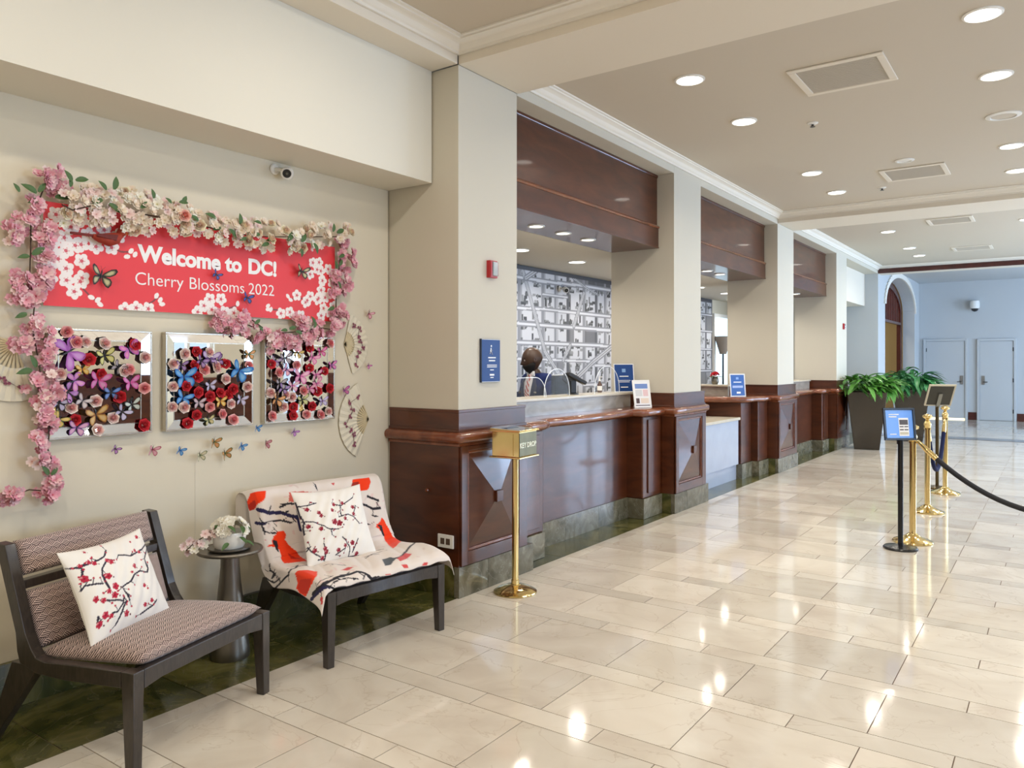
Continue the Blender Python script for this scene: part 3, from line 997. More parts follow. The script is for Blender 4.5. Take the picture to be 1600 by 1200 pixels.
def counter(ya, yb, label, low=False):
    """ya..yb between the column wainscots; ends with stepped pilasters"""
    L_ = yb - ya
    t = thing('reception_counter', label, 'counter', (-3.5, (ya + yb) / 2, 0), group='reception counters between the columns')
    p1, p2 = ya + 0.42, yb - 0.42
    for (a, b_) in ((ya + 0.003, p1), (p2, yb - 0.003)):
        m = MB(); m.box(-3.60, -3.25, a, b_, 0.195, 0.985)
        pl = m.build('pilaster', M_WOOD, t, world=True, bevel=0.012)
        m = MB(); m.box(-3.249, -3.238, a + 0.10, b_ - 0.07, 0.24, 0.95)
        m.build('raised_panel', M_WOOD, pl, world=True, bevel=0.003)
        m = MB(); m.box(-3.60, -3.238, a, b_, 0.0005, 0.1945)
        m.build('marble_base', M_MARBG, t, world=True, bevel=0.004)
    m = MB(); m.box(-3.60, -3.42, p1 + 0.001, p2 - 0.001, 0.20, 0.985)
    m.build('front_panel', M_WOOD, t, world=True)
    q = np.linspace(p1 + 0.001, p2 - 0.001, 4)
    for a, b_ in zip(q[:-1], q[1:]):
        m = MB(); m.box(-3.60, -3.408, a + 0.001, b_ - 0.001, 0.0005, 0.1995)
        m.build('marble_base', M_MARBG, t, world=True)
    # bowed rail: follows pilasters, steps in, bows across the middle
    pth = [(-3.235, ya + 0.055, 1, 0)]
    pth += [(-3.235, p1 - 0.06, 1, 0)]
    pth += [(-3.25, p1 - 0.0, 0.8, 0.6), (-3.30, p1 + 0.03, 0.6, 0.8), (-3.345, p1 + 0.05, 0.7, 0.7)]
    for k in range(1, 12):
        f = k / 12
        pth.append((-3.36 + 0.05 * math.sin(math.pi * f), p1 + 0.06 + (p2 - p1 - 0.12) * f, 1, 0))
    pth += [(-3.345, p2 - 0.05, 0.7, -0.7), (-3.30, p2 - 0.03, 0.6, -0.8), (-3.25, p2, 0.8, -0.6)]
    pth += [(-3.235, p2 + 0.06, 1, 0), (-3.235, yb - 0.055, 1, 0)]
    rounded_rail(pth, ROLL, 'rail', t)
    m = MB()
    inner = [(x - 0.002, y_) for (x, y_, _, _) in pth]
    poly = inner + [(-3.60, yb - 0.055), (-3.60, ya + 0.055)]
    m.prism(poly, 2, 0.986, 1.0575)
    m.build('wood_top', M_WOODR, t, world=True)
    # stone riser and ledge
    m = MB(); m.box(-3.60, -3.535, ya - 0.09, yb - 0.11, 1.058, 1.183)
    m.build('stone_riser', M_STONE, t, world=True)
    m = MB(); m.box(-3.81, -3.515, ya - 0.09, yb - 0.09, 1.184, 1.206)
    m.build('stone_ledge', M_LEDGE, t, world=True, bevel=0.004)
    m = MB(); m.box(-4.06, -3.61, ya - 0.05, yb - 0.03, 0.72, 0.76)
    m.build('desk_top', M_LEDGE, t, world=True)
    m = MB(); m.box(-3.82, -3.61, ya - 0.05, yb - 0.03, 0.0005, 0.72); m.box(-3.81, -3.61, ya - 0.05, yb - 0.2, 0.761, 1.183)
    m.build('staff_side_panel', M_WOOD, t, world=True)
    return t


counter(4.585, 7.165, 'long wooden reception counter with the clerk behind it')
counter(11.535, 14.015, 'farthest wooden reception counter beside the planters')

# middle bay: low desk with a raised counter behind it
ya, yb = 8.005, 10.625
t = thing('service_desk', 'low grey-fronted accessible desk with a raised wooden counter behind', 'desk', (-3.5, 9.3, 0))
m = MB(); m.box(-3.40, -3.36, ya, 9.76, 0.20, 0.765); m.build('front_panel', M_DESKP, t, world=True)
m = MB(); m.box(-3.44, -3.40, ya, 9.80, 0.0005, 0.20); m.build('kick_panel', M_DESKP, t, world=True)
m = MB(); m.box(-4.10, -3.345, ya, 9.80, 0.766, 0.80); m.build('desk_top', M_LEDGE, t, world=True, bevel=0.004)
m = MB(); m.box(-4.16, -4.101, ya, yb - 0.01, 0.0005, 0.985); m.build('rear_panel', M_WOOD, t, world=True)
for (a, b_, xf) in ((9.81, 10.215, -3.34), (10.215, yb - 0.003, -3.25)):
    m = MB(); m.box(-4.10, xf, a, b_, 0.195, 0.985); m.build('pilaster', M_WOOD, t, world=True, bevel=0.01)
    m = MB(); m.box(-4.10, xf + 0.012, a, b_, 0.0005, 0.1945); m.build('marble_base', M_MARBG, t, world=True)
pth = [(-4.05, 8.6, 1, 0), (-4.05, 9.2, 1, 0), (-3.98, 9.5, 0.8, -0.5), (-3.80, 9.70, 0.5, -0.8), (-3.50, 9.78, 0.2, -1), (-3.34, 9.85, 0.7, -0.7), (-3.30, 9.97, 1, 0), (-3.30, 10.16, 1, 0), (-3.235, 10.26, 0.9, -0.4), (-3.235, yb - 0.06, 1, 0)]
rounded_rail(pth, ROLL, 'rail', t)
m = MB(); m.prism([(p[0] - 0.002, p[1]) for p in pth] + [(-4.16, yb - 0.06), (-4.16, 8.6)], 2, 0.986, 1.0575); m.build('wood_top', M_WOODR, t, world=True)
m = MB(); m.box(-4.16, -4.10, 8.6, 9.75, 1.058, 1.183); m.box(-4.10, -3.62, 10.10, 10.16, 1.058, 1.183); m.build('stone_riser', M_STONE, t, world=True)
m = MB(); m.box(-4.35, -4.08, 8.6, 9.78, 1.184, 1.206); m.box(-4.16, -3.60, 10.06, 10.35, 1.184, 1.206); m.build('stone_ledge', M_LEDGE, t, world=True)


def canopy(y0, y1, label):
    t = thing('wood_canopy', label, 'canopy', (-3.5, (y0 + y1) / 2, 2.65), group='wooden canopies over the counters')
    y0 += 0.004; y1 -= 0.004
    m = MB(); m.box(-3.81, -3.30, y0, y1, 2.86, 3.384); m.build('upper_panel', M_WOOD, t, world=True)
    m = MB(); m.box(-3.81, -3.285, y0, y1, 2.664, 2.845); m.build('lower_band', M_WOOD, t, world=True)
    m = MB(); m.sweep([(-0.5, 2.845), (0.0, 2.845), (0.010, 2.850), (0.016, 2.860), (0.010, 2.872), (-0.002, 2.880), (-0.014, 2.882), (-0.5, 2.86)], [(-3.287, y0, 1, 0), (-3.287, y1, 1, 0)])
    m.build('molding', M_WOODR, t, world=True, smooth=50)
    m = MB(); m.box(-3.81, -3.278, y0, y1, 2.650, 2.6635); m.build('bottom_panel', M_WOOD, t, world=True, bevel=0.003)
    m = MB(); m.box(-3.32, -3.288, y0, y1, 3.355, 3.3845); m.build('top_molding', M_WOOD, t, world=True, bevel=0.006)


canopy(4.46, 7.18, 'dark wooden canopy over the long counter, nearest of three')
canopy(7.88, 10.64, 'dark wooden canopy over the low grey desk, middle of three')
canopy(11.41, 14.03, 'dark wooden canopy over the farthest counter')

# ================================================================== CEILING FITTINGS
def ring_mesh(r, lens=0.74):
    m = MB(); n = 28
    prof = [(r * lens, -0.001), (r * lens, -0.006), (r * 0.86, -0.011), (r, -0.006), (r, 0.0)]
    m.lathe(prof, n, cap=False)
    return m.mesh('downlight', M_WHITE, smooth=True)


def lens_mesh(r, z=-0.003):
    m = MB(); m.lathe([(r * 0.74, z), (r * 0.3, z - 0.003), (0.0001, z - 0.004)], 24, cap=False)
    return m.mesh('lens', M_EMIT)


RM, LM = ring_mesh(0.108, 0.86), lens_mesh(0.125)
RM2, LM2 = ring_mesh(0.075), lens_mesh(0.075)


def downlight(x, y_, z, label, group, power, rm=RM, lm=LM, r=0.07, color=C_WARM):
    o = bpy.data.objects.new('downlight', rm); COL.objects.link(o)
    o.location = (x, y_, z - 0.0005)
    tag(o, label, 'ceiling light', group)
    inst('lens', lm, o, Matrix())
    d = bpy.data.lights.new('lamp', 'AREA'); d.shape = 'DISK'; d.size = r * 2; d.energy = power; d.color = color; d.spread = R(150)
    l = bpy.data.objects.new('lamp', d); COL.objects.link(l); l.parent = o; l.location = (0, 0, -0.014)
    return o


rows = [(-2.17, 'left row'), (-0.365, 'right row')]
pos1 = [5.27, 6.44, 8.62, 9.76]
for (x, rn) in rows:
    for k, y_ in enumerate(pos1):
        downlight(x, y_, ZC, 'round recessed downlight, %s of the %s in the middle ceiling tray' % (['nearest', 'second', 'third', 'farthest'][k], rn), 'downlights in the middle ceiling tray', P_DOWN)
pos2 = [12.05, 13.15, 15.25, 16.42]
for (x, rn) in rows:
    for k, y_ in enumerate(pos2):
        downlight(x, y_, ZC, 'round recessed downlight, %s of the %s in the farthest ceiling tray' % (['nearest', 'second', 'third', 'farthest'][k], rn), 'downlights in the farthest ceiling tray', P_DOWN)
# unseen lamps added to light the lobby from ceiling outside the frame
for x in (1.45, 3.0):
    for y_ in (5.27, 8.0, 12.6, 16.0):
        area_light('lamp', (x, y_, ZC - 0.02), (0, 0, -1), 0.16, 0.16, P_DOWN * 1.4, C_WARM, 'DISK')
for (x, y_) in ((-2.1, 0.6), (-2.1, 2.6), (-0.3, 0.8), (-0.3, 2.8), (1.6, 0.8), (1.6, 2.8), (-2.1, -1.3), (-0.3, -1.3), (1.6, -1.3)):
    area_light('lamp', (x, y_, ZC - 0.02), (0, 0, -1), 0.2, 0.2, P_DOWN * 1.65, C_WARM, 'DISK')
for bi_, (ys_, nm) in enumerate((((5.40, 5.83, 6.27), 'nearest'), ((8.8, 9.25, 9.7), 'middle'), ((12.3, 12.75, 13.2), 'farthest'))):
    for k, y_ in enumerate(ys_):
        downlight(-3.58, y_, 2.65, 'small downlight under the %s wooden canopy, %s of its three' % (nm, ['leftmost', 'middle', 'rightmost'][k]), 'downlights under the wooden canopies', P_HOOD, RM2, LM2, 0.05)
for k, y_ in enumerate((5.3, 6.44, 7.58, 8.8, 10.0, 11.2, 12.4, 13.6)):
    downlight(-4.47, y_, 2.651, 'round downlight in the low ceiling behind the counters, %s along' % ['first', 'second', 'third', 'fourth', 'fifth', 'sixth', 'seventh', 'eighth'][k], 'downlights behind the counters', P_DESK)


def vent(x0, x1, y0, y1, label, group):
    t = thing('ceiling_vent', label, 'air vent', ((x0 + x1) / 2, (y0 + y1) / 2, ZC), group=group)
    m = MB()
    for (a, b_, c, e) in ((x0, x1, y0, y0 + 0.05), (x0, x1, y1 - 0.05, y1), (x0, x0 + 0.05, y0 + 0.05, y1 - 0.05), (x1 - 0.05, x1, y0 + 0.05, y1 - 0.05)):
        m.box(a, b_, c, e, ZC - 0.012, ZC - 0.0005)
    m.build('frame', M_BEAM, t, world=True, bevel=0.004)
    m = MB(); m.box(x0 + 0.05, x1 - 0.05, y0 + 0.05, y1 - 0.05, ZC - 0.003, ZC - 0.0005)
    g = m.build('grille', M_GRILLE, t, world=True)
    m = MB()
    n = 24
    for k in range(n):
        yy_ = y0 + 0.055 + (y1 - y0 - 0.11) * (k + 0.5) / n
        m.box(x0 + 0.052, x1 - 0.052, yy_ - 0.004, yy_ + 0.004, ZC - 0.009, ZC - 0.0035)
    tag(m.build('fins', M_GRILLE, g, world=True), kind='stuff')


vent(-1.56, -0.94, 5.51, 6.11, 'large square air vent in the ceiling near the first beam', 'ceiling vents')
vent(-1.57, -0.95, 8.93, 9.52, 'square air vent in the ceiling before the second beam', 'ceiling vents')
vent(-1.56, -0.98, 12.35, 12.90, 'square air vent just beyond the second beam', 'ceiling vents')
vent(-1.56, -0.95, 15.60, 16.15, 'farthest square air vent in the ceiling', 'ceiling vents')


def disc_thing(x, y_, label, cat, name, r, m_in, deep=0.012):
    m = MB(); m.lathe([(r, 0), (r, -0.006), (r * 0.85, -deep), (r * 0.72, -deep), (r * 0.70, -0.004)], 28, cap=False)
    o = m.build(name, M_WHITE, smooth=True, loc=(x, y_, ZC - 0.0005)); tag(o, label, cat)
    m = MB(); m.lathe([(r * 0.7, -0.005), (0.0001, -0.008)], 24, cap=False)
    m.build('grille', m_in, o)


disc_thing(-0.375, 7.53, 'round ceiling speaker with grey grille at the right edge', 'speaker', 'ceiling_speaker', 0.13, M_GRILLE)
disc_thing(-1.27, 8.62, 'round white ceiling disc just before the second air vent', 'speaker', 'ceiling_speaker', 0.09, M_WHITE)
for (x, y_, lb) in ((-1.71, 6.83, 'small ceiling sprinkler beyond the large air vent'), (-1.68, 9.81, 'small ceiling sprinkler close to the second beam')):
    t = thing('sprinkler', lb, 'sprinkler', (x, y_, ZC))
    m = MB(); m.lathe([(0.045, -0.0005), (0.045, -0.004), (0.03, -0.012), (0.02, -0.014)], 16); m.build('escutcheon', M_WHITE, t, smooth=True)
    m = MB(); m.lathe([(0.010, -0.014), (0.010, -0.03), (0.022, -0.032), (0.022, -0.035)], 12); m.build('head', mat('sprinkler_steel', (0.1, 0.09, 0.08), 0.3, metal=0.8), t, smooth=True)
# ================================================================== LOUNGE CHAIRS
def weave_material():
    m = bpy.data.materials.new('woven_upholstery')
    m.use_nodes = True
    N, L = m.node_tree.nodes, m.node_tree.links
    b = N['Principled BSDF']
    b.inputs['Roughness'].default_value = 0.85
    b.inputs['Sheen Weight'].default_value = 0.25
    tc = N.new('ShaderNodeTexCoord')
    sx = N.new('ShaderNodeSeparateXYZ')
    L.new(tc.outputs['Object'], sx.inputs[0])

    def mth(op, a, c=None, d=None):
        n = N.new('ShaderNodeMath'); n.operation = op
        for k, q in enumerate((a, c, d)):
            if q is None: continue
            if isinstance(q, (int, float)): n.inputs[k].default_value = q
            else: L.new(q, n.inputs[k])
        return n.outputs[0]
    v = mth('SUBTRACT', sx.outputs['Z'], sx.outputs['X'])
    u = sx.outputs['Y']
    B = 0.707 / 0.029
    a = mth('MULTIPLY', mth('ADD', u, v), B)
    c = mth('MULTIPLY', mth('SUBTRACT', u, v), B)
    par = mth('FLOORED_MODULO', mth('ADD', mth('FLOOR', a), mth('FLOOR', c)), 2)
    sa = mth('GREATER_THAN', mth('FRACT', mth('MULTIPLY', a, 4)), 0.52)
    sb = mth('GREATER_THAN', mth('FRACT', mth('MULTIPLY', c, 4)), 0.52)
    mx = N.new('ShaderNodeMix'); mx.data_type = 'FLOAT'
    L.new(par, mx.inputs[0]); L.new(sa, mx.inputs[2]); L.new(sb, mx.inputs[3])
    mc = N.new('ShaderNodeMix'); mc.data_type = 'RGBA'
    L.new(mx.outputs[0], mc.inputs[0])
    mc.inputs[6].default_value = (0.045, 0.022, 0.020, 1)
    mc.inputs[7].default_value = (0.60, 0.46, 0.41, 1)
    L.new(mc.outputs[2], b.inputs['Base Color'])
    bp = N.new('ShaderNodeBump'); bp.inputs['Strength'].default_value = 0.3; bp.inputs['Distance'].default_value = 0.001
    L.new(mx.outputs[0], bp.inputs['Height']); L.new(bp.outputs['Normal'], b.inputs['Normal'])
    return m


M_WEAVE = weave_material()


def slab_cushion(name, parent, corners_fn, nx_, ny_, th, dome, mat_):
    """rounded upholstered pad: corners_fn(a, b) -> centre point and normal, a, b in [-1, 1]"""
    m = MB()
    V = []
    for side in (1, -1):
        for j in range(ny_ + 1):
            for i in range(nx_ + 1):
                a, b_ = -1 + 2 * i / nx_, -1 + 2 * j / ny_
                p, n_ = corners_fn(a, b_)
                e = (max(0, 1 - abs(a) ** 10) * max(0, 1 - abs(b_) ** 10)) ** 0.35
                q = max(0, (1 - a * a)) ** 0.6 * max(0, (1 - b_ * b_)) ** 0.6
                V.append(p + n_ * side * (th * 0.5 * e + (dome * q if side > 0 else 0)))
    F = []
    K = (nx_ + 1) * (ny_ + 1)
    for s_ in range(2):
        for j in range(ny_):
            for i in range(nx_):
                a = s_ * K + j * (nx_ + 1) + i
                f = (a, a + 1, a + nx_ + 2, a + nx_ + 1)
                F.append(f if s_ == 0 else f[::-1])
    m.add(V, F)
    me = m.mesh(name, mat_, fix=False)
    bm = bmesh.new(); bm.from_mesh(me)
    bmesh.ops.remove_doubles(bm, verts=bm.verts, dist=0.0004)
    bmesh.ops.recalc_face_normals(bm, faces=bm.faces)
    bm.to_mesh(me); bm.free()
    me.polygons.foreach_set('use_smooth', [True] * len(me.polygons))
    return inst(name, me, parent)


def xb(z): return -0.135 - (z - 0.335) * 0.33


def lounge_chair(label, loc, rz):
    t = thing('lounge_chair', label, 'chair', loc, rz, 'low armless lounge chairs')
    for s_ in (-1, 1):
        y0, y1 = (s_ * 0.385, s_ * 0.340)
        # front leg
        m = MB(); m.hexa([(0.345, s_ * 0.385, 0), (0.385, s_ * 0.385, 0), (0.385, s_ * 0.345, 0), (0.345, s_ * 0.345, 0)],
                         [(0.325, s_ * 0.385, 0.372), (0.387, s_ * 0.385, 0.372), (0.387, s_ * 0.335, 0.372), (0.325, s_ * 0.335, 0.372)])
        m.build('leg', M_CHFR, t, bevel=0.003)
        # rear leg, splayed back
        m = MB(); m.hexa([(-0.385, s_ * 0.380, 0), (-0.345, s_ * 0.380, 0), (-0.345, s_ * 0.345, 0), (-0.385, s_ * 0.345, 0)],
                         [(-0.235, s_ * 0.384, 0.335), (-0.09, s_ * 0.384, 0.335), (-0.09, s_ * 0.338, 0.335), (-0.235, s_ * 0.338, 0.335)])
        m.build('leg', M_CHFR, t, bevel=0.003)
        # side rail sweeping up into the back post
        top = [(0.3245, 0.372), (0.05, 0.362), (-0.06, 0.355), (-0.105, 0.366), (-0.130, 0.395)] + [(xb(z) + 0.012, z) for z in (0.45, 0.6, 0.785)]
        bot = [(xb(z) - 0.040, z) for z in (0.790, 0.6, 0.45)] + [(-0.205, 0.38), (-0.19, 0.335), (-0.10, 0.305), (0.05, 0.300), (0.3245, 0.312)]
        m = MB(); m.prism(top + bot, 1, y0, y1)
        m.build('side_frame', M_CHFR, t, bevel=0.003)
    m = MB()
    m.prism([(-0.334, 0.372), (-0.334, 0.300), (-0.25, 0.312), (0.25, 0.312), (0.334, 0.300), (0.334, 0.372)], 0, 0.345, 0.386)
    m.build('front_rail', M_CHFR, t, bevel=0.003)
    m = MB(); m.box(xb(0.62) - 0.035, xb(0.62) + 0.005, -0.339, 0.339, 0.605, 0.64)
    m.build('back_rail', M_CHFR, t, bevel=0.003)

    def seat(a, b_):
        x = 0.115 + 0.262 * a
        z = 0.378 + 0.020 * a
        return Vector((x, 0.337 * b_ * (1.0 if x < 0.3 else 1.0), z)), Vector((-0.03, 0, 1))
    slab_cushion('seat_cushion', t, seat, 24, 26, 0.055, 0.030, M_WEAVE)

    def back(z0, z1):
        def f(a, b_):
            z = (z0 + z1) / 2 + (z1 - z0) / 2 * a
            return Vector((xb(z) - 0.006, 0.337 * b_, z)), Vector((1, 0, 0.3)).normalized()
        return f
    slab_cushion('back_pad', t, back(0.655, 0.790), 12, 26, 0.055, 0.012, M_WEAVE)
    slab_cushion('back_pad', t, back(0.375, 0.598), 16, 26, 0.055, 0.014, M_WEAVE)
    return t


A1, A2 = math.atan2(0.26, 0.965), math.atan2(-0.127, 0.992)
CH1, CH2 = Vector((-3.208, 1.758, 0)), Vector((-3.249, 2.985, 0))
lounge_chair('dark-framed lounge chair with bare woven upholstery, nearest the left edge', CH1, A1)
lounge_chair('dark-framed lounge chair draped with a bird print throw beside the counter', CH2, A2)


# ------------------------------------------------------------------ pillows
def pillow(label, paint_fn, M, w_=0.42, h_=0.42, th=0.15):
    nx_, ny_ = 150, 150
    P = Paint(nx_, 2 * ny_ - 1, w_, 2 * h_, (0.82, 0.79, 0.74))
    a = np.linspace(-1, 1, nx_)
    q = np.linspace(0, 2, 2 * ny_ - 1)
    A, Q = np.meshgrid(a, q)
    front = Q <= 1
    B_ = np.where(front, -1 + 2 * Q, 3 - 2 * Q)
    prof = np.clip(1 - A ** 2, 0, 1) ** 0.52 * np.clip(1 - B_ ** 2, 0, 1) ** 0.52
    pinch = 1 - 0.07 * (1 - np.abs(B_) ** 2) * np.abs(A) ** 1.0 * 0
    X_ = A * w_ / 2 * (1 - 0.09 * (1 - B_ ** 2))
    Y_ = B_ * h_ / 2 * (1 - 0.09 * (1 - A ** 2))
    Z_ = th / 2 * prof * np.where(front, 1, -1)
    wr_ = (0.004 * np.sin(A * 9 + B_ * 5) * np.cos(B_ * 8 - A * 3) + 0.003 * np.sin(A * 22 - B_ * 13)) * prof * np.where(front, 1, -1)
    pos = np.stack([X_, Y_, Z_ + wr_], -1)
    paint_fn(P, cloth_lookup(pos, P, M, (0, ny_)), w_, h_)
    o = grid_mesh('throw_pillow', pos, P, M_ATTR, None, M=M)
    return tag(o, label, 'pillow', 'blossom print pillows')


INK = (0.035, 0.03, 0.05)


def traced(P, at, lines, blossoms, crop, k, red, wd, seed):
    r = random.Random(seed)
    for pts in lines:
        q = [at(crop[0] + x * crop[2], crop[1] + y_ * crop[2]) for (x, y_) in pts]
        P.line(q, wd, INK)
        for (x, y_) in q:
            a = r.uniform(0, 6.28)
            e = (x + 0.028 * math.cos(a), y_ + 0.028 * math.sin(a))
            P.line([(x, y_), e], wd * 0.45, INK); P.disc(e[0], e[1], 0.0045, red)
    for b_ in blossoms:
        x, y_ = at(crop[0] + b_[0] * crop[2], crop[1] + b_[1] * crop[2])
        rad = (b_[2] if len(b_) > 2 else 20) * k
        P.blossom(x, y_, rad, red, (0.20, 0.01, 0.02), r.random() * 6, 0.22)
        P.disc(x + rad * 1.3, y_ - rad * 0.8, rad * 0.28, (0.10, 0.02, 0.03))
        P.disc(x - rad * 0.5, y_ + rad * 0.5, rad * 0.3, lerp3(red, (0.85, 0.5, 0.5), 0.5))


def pill1(P, at, w_, h_):
    traced(P, at, [[(570, 265), (550, 330), (490, 370), (420, 400), (300, 440), (200, 460)], [(590, 360), (530, 460), (530, 520), (560, 590), (610, 670)], [(540, 610), (430, 620), (350, 640), (310, 690)], [(750, 660), (780, 700), (820, 790)],
                   [(760, 745), (750, 820), (700, 900), (640, 920)], [(970, 140), (975, 200), (940, 260), (830, 320), (700, 320)], [(990, 240), (970, 350), (1010, 450), (1000, 490), (920, 480), (870, 510), (830, 590), (740, 650)],
                   [(780, 790), (740, 900), (670, 1040)], [(580, 785), (740, 790)], [(930, 930), (1060, 840), (1100, 780)], [(320, 460), (320, 540), (350, 600)], [(490, 960), (480, 1020)]],
           [(345, 565, 34), (390, 390, 24), (450, 400, 24), (580, 370, 20), (625, 385, 26), (600, 535, 30), (670, 640, 36), (665, 730, 32), (605, 690, 24), (870, 270, 22), (915, 280, 18), (870, 430, 28), (970, 630, 22), (470, 775, 30), (550, 790, 24), (1050, 785, 22), (980, 830, 22), (565, 940, 34), (630, 950, 22), (785, 920, 32), (500, 1040, 30), (890, 130, 22), (300, 430, 20), (820, 180, 12), (345, 290, 14), (845, 490, 14), (1010, 660, 12)],
           (80, 820, 0.15), 0.00046, (0.46, 0.022, 0.055), 0.0075, 4)


def pill2(P, at, w_, h_):
    traced(P, at, [[(400, 250), (450, 320), (490, 380), (560, 380), (620, 400), (680, 430), (750, 430)], [(490, 380), (470, 450), (500, 470)], [(450, 270), (520, 260), (580, 240)], [(750, 340), (820, 320), (870, 350), (900, 390)], [(760, 250), (770, 330)], [(870, 260), (860, 320)],
                   [(700, 240), (760, 260), (850, 200)], [(520, 570), (550, 600), (620, 640), (640, 660)], [(640, 540), (650, 650), (600, 660)], [(780, 490), (830, 560), (810, 640), (880, 630)], [(890, 500), (850, 600)], [(730, 620), (800, 570)], [(690, 430), (700, 470)], [(540, 560), (500, 600)]],
           [(515, 290), (605, 310), (525, 415), (620, 430), (720, 375, 30), (752, 388, 30), (800, 350), (775, 240), (850, 270), (710, 250), (850, 530, 24), (575, 590, 22), (650, 575), (750, 585), (660, 600), (800, 550), (880, 610), (630, 645), (700, 290), (860, 320), (620, 330)],
           (370, 735, 0.2125), 0.00062, (0.28, 0.018, 0.04), 0.0065, 5)


def chair_mat(C, ang): return Matrix.Translation(C) @ Matrix.Rotation(ang, 4, 'Z')


def lean(C, ang, x, y_, z, tilt, yaw=0.0, roll=0.0):
    # pillow: local x -> chair y, local y -> up, local z -> chair forward
    B_ = Matrix(((0, 0, 1, 0), (1, 0, 0, 0), (0, 1, 0, 0), (0, 0, 0, 1)))
    return chair_mat(C, ang) @ Matrix.Translation((x, y_, z)) @ Matrix.Rotation(yaw, 4, 'Z') @ Matrix.Rotation(-tilt, 4, 'Y') @ B_ @ Matrix.Rotation(roll, 4, 'Z')


pillow('cream pillow with red blossom branches on the bare woven chair', pill1, lean(CH1, A1, 0.000, -0.10, 0.580, R(24), R(4), R(1)), 0.44, 0.40, 0.14)
pillow('white pillow with fine dark blossom twigs on the draped chair', pill2, lean(CH2, A2, 0.010, -0.085, 0.612, R(25), R(0), R(-1)), 0.45, 0.42, 0.13)


